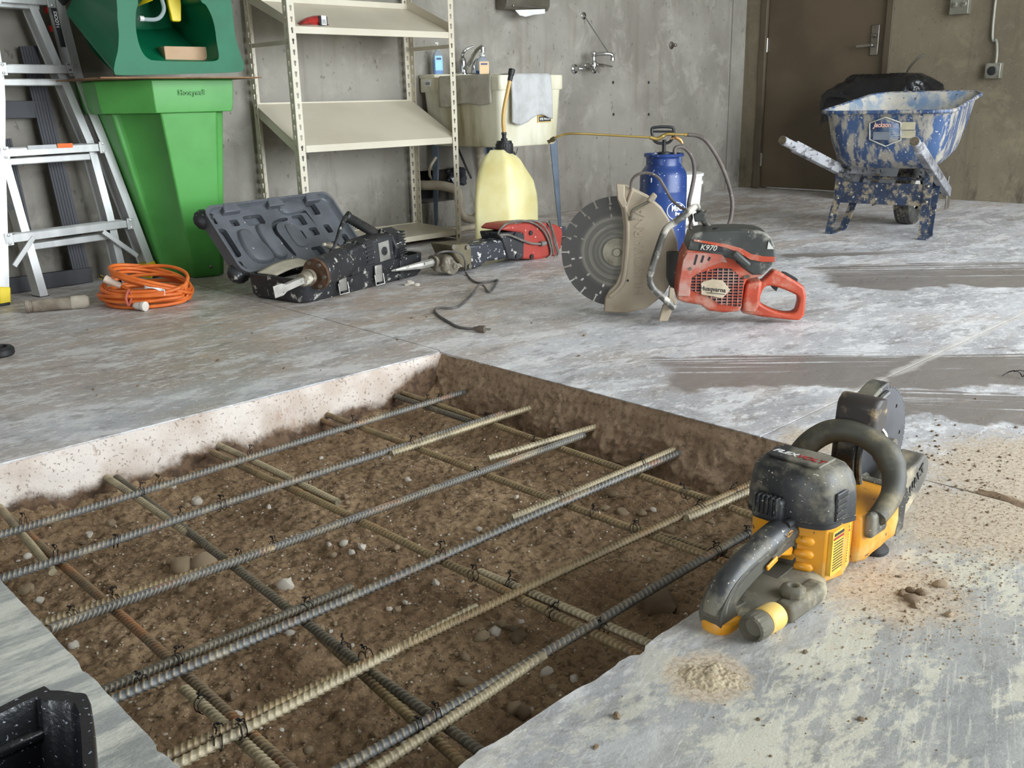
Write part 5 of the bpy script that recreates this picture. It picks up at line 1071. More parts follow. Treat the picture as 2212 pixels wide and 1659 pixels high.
# --- sprayer
M_blue = surf('deep_blue_paint', c8(32, 60, 118), c8(25, 48, 100), vs=5, dust=c8(110, 124, 150), da=.68, ds=12, dw=.06, spk=c8(196, 200, 206), ss=60, st=.68, r=.35, bump=.06)
M_brass = plain('dull_brass', c8(172, 146, 84), .35, .8)
sf_ = Fr(PZ(1434, 542), R(-45)); t = thing('pump_sprayer', 'blue pump sprayer with brass wand standing behind the red saw', 'sprayer', sf_)
q_ = sf_.at; tr = abs(q_(1482, 440).x-q_(1381, 440).x)/2; ztop = q_(1432, 376).z; zn = q_(1432, 357).z; zf = q_(1432, 333).z
tc = (q_(1482, 440).x+q_(1381, 440).x)/2
MB().lathe([(tr*.93, 0), (tr*.95, .012), (tr*.97, .03), (tr, .08), (tr, ztop-.09), (tr*1.01, ztop-.085), (tr, ztop-.08), (tr*.985, ztop-.01), (tr*.94, ztop+.012), (tr*.86, ztop+.026), (tr*.76, zn-.002), (tr*.74, zn+.006), (tr*.75, zf-.016), (tr*.83, zf-.010), (tr*.85, zf), (tr*.82, zf+.004), (tr*.70, zn+.02), (.02, zn+.01)], 40, (tc, 0, 0)).build('tank', M_blue, t, smooth=40)
MB().lathe([(.034, 0), (.034, .022), (.024, .024)], 18, (tc, 0, zf-.012)).tube([(tc, 0, zf), (tc, 0, q_(1431, 302).z)], .010, 12).build('pump_rod', M_black, t)
hp = [q_(u, v) for u, v in ((1413, 304), (1409, 292), (1408, 280), (1411, 276), (1430, 274), (1450, 275), (1455, 279), (1455, 292), (1449, 304), (1440, 309), (1422, 309))]
MB().tube(spline(hp+[hp[0]], 4), .0075, 8).tube([q_(1409, 284), q_(1454, 284)], .0055, 8).build('pump_handle', M_black, t)
wand = [q_(1193, 303, -.10), q_(1203, 296, -.10), q_(1220, 290, -.09), q_(1245, 288.5, -.09), q_(1300, 291, -.07), q_(1350, 294, -.06), q_(1405, 297, -.05)]
MB().tube(spline(wand, 5), .0055, 8).build('wand', M_brass, t)
a, b2 = q_(1200, 298, -.10), q_(1186, 306, -.10); dv = (b2-a).normalized(); MB().lathe([(.007, 0), (.012, .006), (.012, .022), (.008, .03), (.010, .045)], 8, a, tuple(dv)).build('nozzle', surf('dark_brass', c8(96, 84, 56), c8(76, 66, 44), r=.5, metal=.6), t)
MB().tube(spline([q_(1404, 297, -.05), q_(1420, 300, -.05), q_(1432, 294, -.05), q_(1440, 290, -.05), q_(1456, 290, -.05)], 4), [.010]*9+[.0085]*8, 10).tube([q_(1456, 290, -.05), q_(1488, 291, -.04)], .0055, 8).lathe([(.009, 0), (.009, .02)], 8, q_(1478, 291, -.04), (1, .2, 0)).build('valve', M_brass, t)
MB().tube(spline([q_(1448, 300, -.05), q_(1460, 298, -.05), q_(1470, 303, -.05), q_(1474, 310, -.05)], 4), [.004]*4+[.009]*5+[.007]*4, 8).build('trigger', surf('copper_lever', c8(190, 146, 90), c8(170, 126, 74), r=.4, metal=.5), t)
M_hosed = surf('dusty_rubber_hose', c8(104, 94, 88), c8(86, 78, 72), vs=10, spk=c8(190, 186, 178), ss=70, st=.72, r=.6)
zg = .012
MB().tube(spline([q_(1486, 291, -.04), q_(1505, 293, -.04), q_(1525, 304, -.05), q_(1545, 332, -.06), (q_(1562, 365, -.08)), q_(1576, 405, -.10), q_(1582, 440, -.12), q_(1578, 475, -.14), q_(1566, 498, -.16), sf_.az(1545, 515, zg), sf_.az(1520, 512, zg), sf_.az(1500, 498, zg), q_(1490, 470, -.03), q_(1488, 440, .0), q_(1494, 410, .02), q_(1500, 375, .03), q_(1497, 345, .03), q_(1486, 326, .03), q_(1472, 317, .02), q_(1458, 322, .01), (tc+.06, .0, zf-.02)], 8), .0105, 10).build('hose', M_hosed, t, smooth=60)
# logo: ring with lettering
M_lw = plain('white_print', c8(232, 234, 238), .5)
lg = q_(1462, 456, -tr*.88); la = 0.55
def on_tank(u, v, lift=.001):
    d = ray(u, v); o = CAM0-sf_.o; ox = o.dot(sf_.ex)-tc; oy = o.dot(sf_.ey); dx = d.dot(sf_.ex); dy = d.dot(sf_.ey); r = tr+lift
    A_ = dx*dx+dy*dy; B_ = ox*dx+oy*dy; C_ = ox*ox+oy*oy-r*r; s_ = (-B_-math.sqrt(max(0, B_*B_-A_*C_)))/A_
    return Vector((ox+dx*s_+tc, oy+dy*s_, o.z+d.z*s_))
lo = MB().tube([on_tank(1461+20*math.cos(a), 456+19*math.sin(a), .0005) for a in [k*2*math.pi/28 for k in range(28)]], .0022, 6, closed=True).build('logo_ring', M_lw, t)
def letters(body, u, v, size, par, sx=1.):
    p = on_tank(u, v, .002); nr_ = Vector((p.x-tc, p.y, 0)).normalized(); text('lettering', body, size, M_lw, par, p, (R(90), 0, math.atan2(nr_.y, nr_.x)+R(90)), .0008, sx, .0012)
letters('MuC', 1462, 450, .042, lo, .8); letters('Say', 1463, 462, .024, lo, .9); letters('1', 1407, 390, .03, t); letters('4', 1403, 376, .016, t)
# ================================================================ red cut-off saw
RS = Fr(PZ(1437, 692), R(-50)); q_ = RS.at
t = thing('cutoff_saw', 'red and black petrol cut-off saw with big diamond blade on the floor', 'saw', RS)
M_rs = surf('dusty_red_plastic', c8(172, 66, 36), c8(154, 56, 30), vs=5, dust=c8(168, 122, 104), da=.55, ds=11, dw=.10, spk=c8(220, 196, 180), ss=60, st=.70, r=.5, bump=.15)
M_rsd = surf('mud_dusted_red', c8(166, 84, 66), c8(168, 66, 42), vs=6, dust=c8(170, 132, 120), da=.50, ds=9, dw=.10, r=.65, bump=.2)
M_hood = surf('dusty_black_cover', c8(62, 64, 60), c8(48, 50, 47), vs=6, dust=c8(150, 146, 134), da=.62, ds=10, dw=.08, spk=c8(190, 186, 172), ss=60, st=.72, r=.45, bump=.15)
M_beige = surf('slurry_coated_metal', c8(166, 153, 132), c8(148, 134, 113), vs=5, dust=c8(128, 112, 92), da=.66, ds=5, dw=.08, r=.75, bump=.2, bs=150)
NB = .10; bc = q_(1332, 544, NB); br = (q_(1324, 422, NB)-bc).length*.985
# blade
ot = []; ns = 22
for k in range(ns):
    a0 = 2*math.pi*k/ns; w = .0030/br
    for j in range(5): a = a0+(2*math.pi/ns)*(.06+.88*j/4); ot.append((bc.x+br*math.cos(a), bc.z+br*math.sin(a)))
    a = a0+2*math.pi/ns; dp = .022
    ot += [(bc.x+(br)*math.cos(a-w), bc.z+br*math.sin(a-w)), (bc.x+(br-dp)*math.cos(a-w), bc.z+(br-dp)*math.sin(a-w)), (bc.x+(br-dp-.005)*math.cos(a-2.6*w), bc.z+(br-dp-.005)*math.sin(a-2.6*w)), (bc.x+(br-dp-.009)*math.cos(a), bc.z+(br-dp-.009)*math.sin(a)), (bc.x+(br-dp-.005)*math.cos(a+2.6*w), bc.z+(br-dp-.005)*math.sin(a+2.6*w)), (bc.x+(br-dp)*math.cos(a+w), bc.z+(br-dp)*math.sin(a+w)), (bc.x+br*math.cos(a+w), bc.z+br*math.sin(a+w))]
hs = []
for k in range(12):
    a = 2*math.pi*(k+.3)/12
    for rr_ in (br*.80, br*.66):
        cx, cz = bc.x+rr_*math.cos(a), bc.z+rr_*math.sin(a); ca, sa = math.cos(a), math.sin(a)
        hs.append([(cx+x*ca-z*sa, cz+x*sa+z*ca) for x, z in rrect(.014, .0068, .003, 2)])
n = NT('diamond_blade_steel'); X, Y, Z = n.sep(n.co()); rr_ = n.math('SQRT', n.math('ADD', n.math('POWER', n.math('SUBTRACT', X, bc.x), 2), n.math('POWER', n.math('SUBTRACT', Z, bc.z), 2)))
rn = n.noise(1, 6, .7, v=n.nd('ShaderNodeCombineXYZ', {0: n.mul(rr_, 60.), 1: n.mul(n.noise(3, 2), 2.)}))
M_blade = n.fin(n.mix(n.step(rr_, br*.72, br*.55), c8(80, 78, 75), n.mix(n.step(rn, .4, .6), c8(140, 136, 124), c8(98, 95, 88))), .45, .5, rn, .15, .001)
MB().prism(ot, NB-.0016, NB+.0016, holes=hs).build('blade', M_blade, t, smooth=0)
fl = MB().lathe([(.052, 0), (.052, .006), (.030, .010), (.016, .011), (.016, .016), (.013, .020), (.007, .020)], 28, (bc.x, NB-.001, bc.z), (0, -1, 0)).build('blade_flange', surf('dusty_flange', c8(150, 144, 126), c8(120, 114, 98), vs=20, r=.5, metal=.4), t)
# guard
gp = [(1332, 399), (1352, 401), (1368, 408), (1400, 424), (1430, 450), (1452, 485), (1464, 525), (1466, 558), (1456, 600), (1432, 640), (1396, 667), (1350, 677), (1304, 675), (1307, 645), (1316, 628), (1331, 613), (1341, 588), (1345, 545), (1347, 490), (1342, 452), (1333, 430)]
g2 = RS.xz(gp, NB-.03); MB().prism(g2, NB-.030, NB+.030).build('blade_guard', M_beige, t, bevel=.006, seg=2)
rib = [q_(u, v, NB-.034) for u, v in ((1341, 402), (1342, 428), (1352, 452), (1356, 500), (1354, 550), (1348, 600), (1338, 622), (1318, 640))]
MB().tube(spline(rib, 4), .008, 8).build('guard_rib', M_beige, t); MB().tube([q_(1352, 450, NB-.034), q_(1366, 410, NB-.034)], .005, 6).build('guard_rib', M_beige, t)
MB().prism(RS.xz([(1331, 397), (1350, 400), (1349, 424), (1355, 440), (1345, 450), (1334, 432)], NB-.045), NB-.045, NB-.02).build('guard_boss', M_beige, t, bevel=.004)
pv = q_(1363, 471, NB-.032); lv = MB().lathe([(.008, 0), (.008, .012), (.004, .014)], 10, pv, (0, -1, 0)).tube(spline([pv+Vector((0, -.01, 0)), q_(1366, 455, NB-.05), q_(1385, 444, NB-.055), q_(1400, 436, NB-.06), q_(1408, 427, NB-.06)], 4), .0055, 8).build('guard_lever', surf('worn_lever', c8(120, 114, 98), c8(88, 84, 72), r=.5, metal=.3), t)
MB().bar(q_(1401, 436, NB-.06), q_(1416, 419, NB-.06), .022, .022).build('lever_tip', M_beige, lv, bevel=.006)
text('lettering', 'HUSQVARNA', .05, M_beige, t, (q_(1382, 545, NB-.032).x, NB-.0308, q_(1382, 545, NB-.032).z), (R(90), R(-90), 0), .0016, 1.1)
pv = q_(1356, 606, NB-.03); MB().lathe([(.0045, 0), (.0045, .002)], 10, pv, (0, -1, 0)).build('guard_hole', M_black, t)
# cutting arm
MB().prism(RS.xz([(1440, 545), (1475, 545), (1482, 640), (1450, 625), (1440, 600)], .04), .03, .075).build('cutting_arm', M_hood, t, bevel=.006)
# engine body, hood
E0, E1 = -.115, .055
rb_ = RS.xz([(1483, 536), (1472, 560), (1463, 610), (1461, 648), (1477, 654), (1514, 660), (1530, 672), (1560, 676), (1597, 674), (1602, 664), (1608, 618), (1614, 604), (1636, 600), (1650, 596), (1655, 560), (1600, 540)], E0)
MB().prism(rb_, E0, E1).build('engine_body', M_rs, t, bevel=.010, seg=3)
MB().prism(RS.xz([(1484, 545), (1475, 562), (1466, 612), (1464, 640), (1490, 640), (1494, 600), (1512, 585), (1560, 566), (1572, 568), (1560, 548)], E0-.003), E0-.006, E0+.02).build('side_cover', M_rsd, t, bevel=.003)
hp_ = RS.xz([(1492, 512), (1498, 505), (1515, 501), (1560, 499), (1600, 498), (1640, 500), (1658, 506), (1670, 519), (1675, 535), (1675, 556), (1668, 573), (1650, 594), (1626, 594), (1606, 580), (1584, 561), (1524, 545), (1484, 540)], E0-.006)
MB().prism(hp_, E0-.006, E1+.01).build('air_filter_cover', M_hood, t, bevel=.016, seg=3)
st_ = [(1499, 517), (1530, 522), (1570, 528), (1602, 537), (1622, 549), (1650, 554), (1674, 555)]; st2 = [(1674, 566), (1648, 566), (1620, 561), (1598, 547), (1570, 536), (1530, 527), (1498, 521)]
MB().prism(RS.xz(st_+st2, E0-.01), E0-.0105, E0-.004).build('red_stripe', M_rs, t, bevel=.001)
MB().prism(RS.xz([(1660, 521), (1672, 538), (1657, 538)], E0-.008), E0-.0098, E0-.0045).build('hood_notch', plain('pale_scratch', c8(186, 184, 176), .6), t)
MB().prism(RS.xz([(1513, 528), (1560, 534), (1563, 544), (1513, 540)], E0-.009), E0-.0098, E0-.0045).build('model_plate', M_black, t)
pv = q_(1530, 535.5, E0-.0105); text('lettering', 'K970', .026, plain('grey_print', c8(180, 176, 164), .6), t, pv, (R(90), R(5), 0), .0004, 1., .0005, .25)
MB().prism(RS.xz([(1530, 499), (1585, 497), (1586, 502), (1532, 505)], E0+.03), E0+.0, E0+.06).build('top_label', plain('worn_sticker', c8(196, 176, 140), .7), t); MB().lathe([(.014, 0), (.014, .012), (.006, .014)], 12, q_(1547, 500, -.06), (0, 0, 1)).build('cover_screw', M_black, t)
# slots
for (u0, v0, u1, v1) in ((1500, 572, 1506, 550), (1515, 567, 1520, 552), (1530, 563, 1534, 555)): MB().bar(q_(u0, v0, E0-.0062), q_(u1, v1, E0-.0062), .007, .002, up=(0, 1, 0)).build('cooling_slot', M_black, t)
# grille with bars and brand plate
gr = [(1493, 602), (1510, 590), (1552, 579), (1580, 581), (1606, 604), (1600, 660), (1558, 656), (1580, 640), (1562, 622), (1538, 608), (1515, 612), (1512, 625), (1493, 624)]
gp2 = RS.xz([(1492, 603), (1510, 590), (1552, 579), (1580, 581), (1607, 604), (1600, 662), (1556, 657), (1530, 640), (1492, 626)], E0-.001); MB().prism(gp2, E0-.0020, E0+.002).build('grille_backing', M_black, t)
def inside(poly, x):   # z-spans of the polygon at x
    zs = []
    for i in range(len(poly)):
        (xa, za), (xb, zb_) = poly[i], poly[(i+1) % len(poly)]
        if (xa <= x < xb) or (xb <= x < xa): zs.append(za+(zb_-za)*(x-xa)/(xb-xa))
    return sorted(zs)
x0 = min(p[0] for p in gp2); x1 = max(p[0] for p in gp2); zz0 = min(p[1] for p in gp2); zz1 = max(p[1] for p in gp2)
for k in range(1, 10):
    x = x0+(x1-x0)*k/10; sp = inside(gp2, x)
    if len(sp) >= 2: MB().bar((x, E0-.004, sp[0]), (x, E0-.004, sp[-1]), .0035, .006, up=(0, 1, 0)).build('grille_bar', M_rsd, t)
sw = [(p[1], p[0]) for p in gp2]
for k in range(1, 13):
    z = zz0+(zz1-zz0)*k/13; sp = inside(sw, z)
    if len(sp) >= 2: MB().bar((sp[0], E0-.0035, z), (sp[-1], E0-.0035, z), .0028, .005, up=(0, 1, 0)).build('grille_bar', M_rsd, t)
bp_ = MB().prism(RS.xz([(1514, 612), (1520, 607), (1540, 603), (1561, 606), (1577, 626), (1560, 644), (1515, 636)], E0-.007), E0-.0105, E0-.003).build('brand_plate', surf('tan_plate', c8(186, 172, 148), c8(164, 148, 124), vs=12, r=.7), t, bevel=.001)
pv = q_(1540, 625, E0-.011); text('lettering', 'Husqvarna', .022, M_ink, bp_, pv, (R(90), R(6), 0), .0004, .95, .0004); MB().bar(q_(1526, 632, E0-.011), q_(1566, 636, E0-.011), .002, .001, up=(0, 1, 0)).build('underline', M_ink, bp_)
for (u, v) in ((1491, 580), (1616, 597), (1610, 598)): MB().lathe([(.006, 0), (.006, .004)], 10, q_(u, v, E0-.004), (0, -1, 0)).build('screw', M_steel, t)
# starter handle
a, b2 = q_(1584, 545, E0-.03), q_(1618, 575, E0-.03); MB().bar(a, b2, .024, .026, up=(0, 1, 0)).build('starter_handle', M_hood, t, bevel=.008, seg=3); MB().bar(q_(1592, 562, E0-.01), q_(1602, 566, E0-.01), .02, .03, up=(0, 1, 0)).build('starter_neck', M_black, t, bevel=.005)
# rear handle
ho = RS.xz([(1601, 676), (1605, 640), (1613, 612), (1647, 607), (1655, 598), (1672, 582), (1690, 590), (1722, 609), (1737, 620), (1741, 640), (1737, 680), (1727, 692), (1700, 690), (1640, 683)], -.045)
hi = RS.xz([(1657, 617), (1679, 620), (1710, 632), (1724, 642), (1722, 662), (1712, 676), (1680, 673), (1650, 660), (1641, 650), (1646, 629)], -.045)
MB().prism(ho, -.055, .0, holes=[smo(hi, 2)]).build('rear_handle', M_rs, t, bevel=.009, seg=3)
MB().prism(RS.xz([(1613, 612), (1647, 607), (1641, 660), (1632, 676), (1603, 674), (1606, 640)], -.085), -.085, .03).build('fuel_tank', M_rs, t, bevel=.010, seg=3)
MB().prism(RS.xz([(1660, 611), (1682, 617), (1677, 630), (1668, 622)], -.035), -.038, -.016).build('trigger', M_black, t, bevel=.003); MB().prism(RS.xz([(1690, 588), (1700, 590), (1725, 604), (1722, 612), (1694, 597)], -.04), -.04, -.014).build('throttle_lock', M_black, t, bevel=.003)
# front tubular handle
M_tubm = surf('worn_tube_handle', c8(92, 90, 84), c8(70, 68, 62), vs=14, dust=c8(190, 184, 172), da=.55, ds=12, dw=.06, r=.45, metal=.3, bump=.1)
fh = [q_(1456, 666, -.13), q_(1440, 650, -.135), q_(1426, 637, -.14), q_(1412, 624, -.14), q_(1404, 606, -.14), q_(1408, 582, -.14), q_(1421, 540, -.14), q_(1437, 498, -.14), q_(1455, 482, -.14), q_(1480, 464, -.135), q_(1496, 450, -.12), q_(1506, 448, -.08), q_(1512, 456, -.02), q_(1522, 478, .03), q_(1540, 502, .05)]
MB().tube(spline(fh, 5), .0125, 12).build('front_handle', M_tubm, t, smooth=60)
MB().prism(RS.xz([(1497, 462), (1512, 455), (1524, 460), (1518, 476), (1500, 478)], -.06), -.085, -.06).build('handle_bracket', M_hood, t, bevel=.003); MB().tube([q_(1515, 464, -.07), q_(1527, 454, -.08)], .003, 6).build('bracket_screw', M_steel, t)
# ground bracket
MB().prism(RS.xz([(1446, 620), (1456, 622), (1456, 640), (1462, 650), (1452, 668), (1442, 692), (1422, 693), (1431, 662), (1444, 640)], -.10), -.115, -.085).build('foot_bracket', M_beige, t, bevel=.003)
# water line
MB().tube(spline([q_(1362, 408, NB-.035), q_(1366, 388, NB-.05), q_(1380, 376, NB-.06), q_(1402, 374, NB-.06), (q_(1422, 384, NB-.07)), q_(1436, 405, NB-.08), q_(1450, 430, NB-.10), q_(1470, 448, NB-.13), q_(1488, 456, NB-.16), q_(1494, 470, NB-.16), q_(1490, 490, NB-.12), q_(1500, 505, NB-.1)], 5), .0052, 8).build('water_hose', M_hosed, t)
# ================================================================ wheelbarrow
WF = Fr((5.23, 2.43), R(8.6)); t = thing('wheelbarrow', 'blue mortar-splashed wheelbarrow with wooden handles by the brown door', 'wheelbarrow', WF)
M_wb = surf('mortar_splashed_blue', c8(60, 84, 122), c8(46, 66, 102), vs=6, dust=c8(156, 150, 138), da=.52, ds=20, dw=.06, spk=c8(196, 190, 178), ss=60, st=.66, r=.42, bump=.3, bs=60, st3=(1, 1, .22))
M_wbi = surf('caked_blue_tray', c8(108, 130, 156), c8(150, 156, 158), vs=6, dust=c8(180, 174, 162), da=.50, ds=9, dw=.08, spk=c8(90, 88, 84), ss=40, st=.68, r=.5, bump=.4, bs=60)
M_wbs = surf('chipped_blue_steel', c8(44, 56, 78), c8(34, 44, 62), vs=8, dust=c8(140, 128, 106), da=.55, ds=18, dw=.06, spk=c8(176, 170, 156), ss=50, st=.66, r=.5, bump=.2)
M_wood = surf('mortar_grey_wood', c8(158, 158, 160), c8(112, 112, 116), vs=9, dust=c8(84, 82, 82), da=.57, ds=14, dw=.05, spk=c8(60, 58, 56), ss=34, st=.62, r=.6, bump=.3, st3=(.3, 1, 1))
def tray_ring(x0, x1, w0, w1, zr, zf_, r, n=9):
    c_ = [(x0, -w0/2), (x1, -w1/2), (x1, w1/2), (x0, w0/2)]; pts = []
    for i in range(4):
        p, a, b = Vector(c_[i]), Vector(c_[i-1]), Vector(c_[(i+1) % 4]); da, db = (a-p).normalized(), (b-p).normalized(); rr_ = r[i] if isinstance(r, tuple) else r
        for k in range(n+1):
            s = k/n; q = (p+da*rr_)*(1-s)**2+p*2*s*(1-s)+(p+db*rr_)*s*s; pts.append(q)
    return [(q.x, q.y, zr+(zf_-zr)*max(0, (q.x-x0)/(x1-x0))**1.25) for q in pts]
lv_ = [(-.105, .80, .70, .62, .682, .775, .14), (-.09, .785, .67, .59, .655, .745, .14), (-.06, .71, .635, .555, .52, .60, .15), (-.03, .64, .59, .51, .43, .47, .16), (.01, .59, .51, .43, .380, .41, .15), (.10, .50, .32, .26, .372, .395, .1)]
tr_ = MB().loft([tray_ring(*a) for a in lv_], cap=False); tr_.f.append(tuple(range((len(lv_)-1)*40, len(lv_)*40))); ti = tr_.build('tray', M_wb, t, smooth=70)
tin = MB().loft([tray_ring(a[0]+.006, a[1]-.006, a[2]-.012, a[3]-.012, a[4]+.004, a[5]+.004, a[6]) for a in lv_], cap=False); tin.f.append(tuple(range((len(lv_)-1)*40, len(lv_)*40))); tin.build('tray_inside', M_wbi, t, smooth=70)
MB().tube([Vector(p) for p in tray_ring(-.112, .808, .714, .634, .682, .775, .145)], .011, 8, closed=True).build('rolled_rim', M_wb, t, smooth=60)
# hexagon decal on the rear face
def rear(u, v): return WF.ax(u, v, -.092)
def face_x(z): return -.09+(.655-z)*.26-.012
def dec(u, v, lift=0.):
    x = -.09
    for _ in range(6): p = WF.ax(u, v, x); x = face_x(p.z)-lift
    return WF.ax(u, v, x)
hx = [dec(u, v, .001) for u, v in ((1913, 253), (1946, 265), (1946, 302), (1913, 316), (1879, 301), (1879, 266))]
MB().add([tuple(p) for p in hx], [tuple(range(6))]).build('decal', surf('blue_decal', c8(44, 74, 128), c8(78, 92, 110), vs=10, dust=c8(150, 148, 142), da=.56, ds=18, r=.4), t, solid=.0015)
MB().tube([p+Vector((-.002, 0, 0)) for p in hx], .0035, 6, closed=True).build('decal_border', plain('pale_border', c8(206, 204, 192), .5), t)
pz = dec(1912, 270, .006); text('lettering', 'Jackson III', .036, plain('pink_print', c8(214, 168, 150), .5), t, pz, (R(90), 0, R(-90+8)), .0006, .8, .0008, .25)
bpz = dec(1915, 290, .003); MB().bb((bpz.x-.002, bpz.y-.02, bpz.z-.03), (bpz.x+.002, bpz.y+.07, bpz.z+.02)).build('decal_picture', plain('picture_grey', c8(120, 126, 134), .5), t)
lz = MB()
for k in range(6): p = dec(1933, 277+4*k, .004); lz.bb((p.x-.001, p.y-.045, p.z-.0015), (p.x, p.y+.03, p.z+.0015))
lz.build('decal_text_lines', plain('pale_blue_lines', c8(150, 170, 196), .5), t)
for v in (272, 290): p = dec(1962, v, .003); MB().bb((p.x-.001, p.y-.036, p.z-.020), (p.x+.001, p.y+.036, p.z+.020)).build('sticker', plain('aged_sticker', c8(186, 178, 150), .6), t)
# handles
for s in (1, -1):
    g, e = Vector((-.645, .33*s, .557)), Vector((.66, .205*s, .197)); d = (e-g).normalized(); h_ = MB().bar(g+d*.14, e, .040, .058).build('handle', M_wood, t, bevel=.004)
    MB().tube([g+d*.15, g+d*.12, g], [.024, .023, .0235], 14).build('grip', M_wood, h_, smooth=50); MB().lathe([(.0215, 0), (.0215, .003), (.004, .004)], 14, g, tuple(-d)).build('grip_end', surf('end_grain', c8(96, 84, 66), c8(70, 60, 46), vs=60, r=.9), h_)
    # leg: strap bent down to the foot and back up
    lx0 = .03; top = g+d*((lx0+.02-g.x)/d.x)
    MB().tube([], 1) if False else None
    leg = [Vector((lx0, .245*s, top.z-.015)), Vector((lx0, .245*s, .22)), Vector((lx0-.02, .25*s, .15)), Vector((-.035, .258*s, .012)), Vector((-.02, .258*s, .004)), Vector((.13, .25*s, .004)), Vector((.17, .24*s, .03)), Vector((.26, .225*s, .16)), Vector((.33, .22*s, .30))]
    lm = MB(); rings = []
    sp_ = spline(leg, 4)
    for i, p in enumerate(sp_):
        tg = (sp_[min(i+1, len(sp_)-1)]-sp_[max(0, i-1)]).normalized(); nr_ = tg.cross(Vector((0, 1, 0))).normalized(); rings.append([p+Vector((0, .022, 0))+nr_*.003, p+Vector((0, -.022, 0))+nr_*.003, p+Vector((0, -.022, 0))-nr_*.003, p+Vector((0, .022, 0))-nr_*.003])
    lo_ = lm.loft(rings).build('leg', M_wbs, t, smooth=40)
    for z in (.285, .20): MB().lathe([(.011, 0), (.010, .004), (.004, .008)], 10, (lx0-.002, .245*s, z), (-1, 0, 0)).build('bolt', M_steel, lo_)
    MB().bb((.60, .215*s-.004, .10), (.68, .215*s+.004, .30)).build('axle_bracket', M_steel, t, bevel=.002)
MB().bb((lx0+.004, -.235, .175), (lx0+.010, .235, .295)).build('cross_brace', M_wbs, t, bevel=.002)
MB().tube([(lx0+.02, -.245, .385), (lx0+.02, .245, .385)], .007, 8).build('brace_rod', M_wbs, t); MB().tube([(lx0+.06, -.24, .318), (lx0+.06, .12, .318), (lx0+.10, .15, .30)], .009, 8).build('brace_rod', M_wbs, t)
for s in (1, -1): MB().bar((.06, .20*s, .362), (.50, .15*s, .33), .03, .045).build('wedge_block', M_wood, t, bevel=.004)
# wheel
M_tyre = surf('dusty_tyre', c8(52, 51, 48), c8(40, 39, 37), vs=10, dust=c8(132, 124, 106), da=.55, ds=9, r=.8, bump=.2)
wc = Vector((.62, 0, .193)); wm = MB(); seg = 36; prof = [(.10, -.045), (.14, -.052), (.172, -.050), (.186, -.040), (.190, -.02), (.191, 0), (.190, .02), (.186, .040), (.172, .050), (.14, .052), (.10, .045)]
wm.lathe(prof, seg, wc, (0, 1, 0), cap=False); wh = wm.build('tyre', M_tyre, t, smooth=60)
tb_ = MB()
for k in range(40):
    a = 2*math.pi*k/40
    for j, y in enumerate((-.036, -.018, 0, .018, .036)):
        aa = a+(.5*2*math.pi/40 if j % 2 else 0); rr_ = .1915-(.004 if abs(y) > .03 else 0); m_ = Euler((0, -aa, 0)).to_matrix(); p = wc+m_ @ Vector((rr_, y, 0)); tb_.box(p, (.007, .0155, .024), rot=m_)
tb_.build('tread', M_tyre, wh, smooth=0); MB().lathe([(.10, -.03), (.09, -.035), (.03, -.02), (.022, -.055), (.022, .055), (.03, .02), (.09, .035), (.10, .03)], 24, wc, (0, 1, 0)).build('rim', surf('pale_rim', c8(200, 198, 190), c8(170, 167, 158), r=.5), wh); MB().tube([wc+Vector((0, -.22, 0)), wc+Vector((0, .22, 0))], .009, 8).build('axle', M_steel, t)
# ================================================================ wheeled bin with black bag
tb0 = PX(1797, 300, 6.90).y; tb1 = PX(1985, 300, 6.90).y
t = thing('wheeled_bin', 'grey wheeled refuse bin behind the wheelbarrow', 'bin', loc=(7.06, (tb0+tb1)/2, 0)); w2 = (tb0-tb1)/2
M_bin = surf('grey_bin_plastic', c8(104, 106, 108), c8(90, 92, 94), r=.45)
rg = lambda a, z: [(x, y, z) for x, y in rrect(.38-2*a, 2*w2-2*a, .07, 4)]
ztop = PX(1890, 200, 6.9).z
MB().loft([rg(.05, .09), rg(.035, .12), rg(0, ztop-.03), rg(-.012, ztop-.03), rg(-.012, ztop), rg(.01, ztop)], cap=True).build('bin_body', M_bin, t, smooth=40); MB().loft([rg(.045, .085), rg(.035, .10), rg(.035, .115)]).build('base_band', M_black, t)
for sx in (-.12, .12):
    for sy in (-w2+.07, w2-.07): c_ = MB().lathe([(.030, -.012), (.034, -.006), (.034, .006), (.030, .012)], 16, (sx, sy, .034), (0, 1, 0)).build('caster', M_rub, t); MB().bar((sx, sy, .03), (sx, sy+.004, .095), .030, .04).build('caster_fork', M_steel, c_)
M_bag = surf('black_refuse_film', c8(20, 20, 22), c8(28, 28, 30), r=.28, bump=.8, bs=14, bd=.02)
t = thing('refuse_bag', 'crumpled black refuse bag bulging over the grey wheeled bin', 'bag', loc=(7.06, (tb0+tb1)/2, ztop))
zt2 = PX(1880, 160, 6.9).z-ztop
def bagp(s, v):
    a = s*2*math.pi; k = [1.15, 1.16, 1.12, 1.0, .80, .45, .02][min(6, int(v*6))]; k2 = [1.15, 1.16, 1.12, 1.0, .80, .45, .02][min(6, int(v*6)+1)]; f = v*6-int(v*6); k = k+(k2-k)*f
    z = -.20+(zt2+.20)*min(1, v*1.35)**.8; sg = lambda q: math.copysign(abs(q)**.45, q); x, y = .20*sg(math.cos(a)), (w2+.01)*sg(math.sin(a))
    n1 = mnoise.noise(Vector((x*8, y*7, v*4)))*.16-abs(mnoise.noise(Vector((x*18, y*16, v*7))))*.12+.03
    yo = .06*max(0, math.sin(a))*(1 if v < .6 else .4); z += (.06*mnoise.noise(Vector((a*2, 3, 1))) if v < .3 else .05*n1)
    return (x*k*(1+n1), y*k*(1+n1)+yo, z)
bg_ = sheet(96, 36, bagp, 'bag_film', M_bag, t)
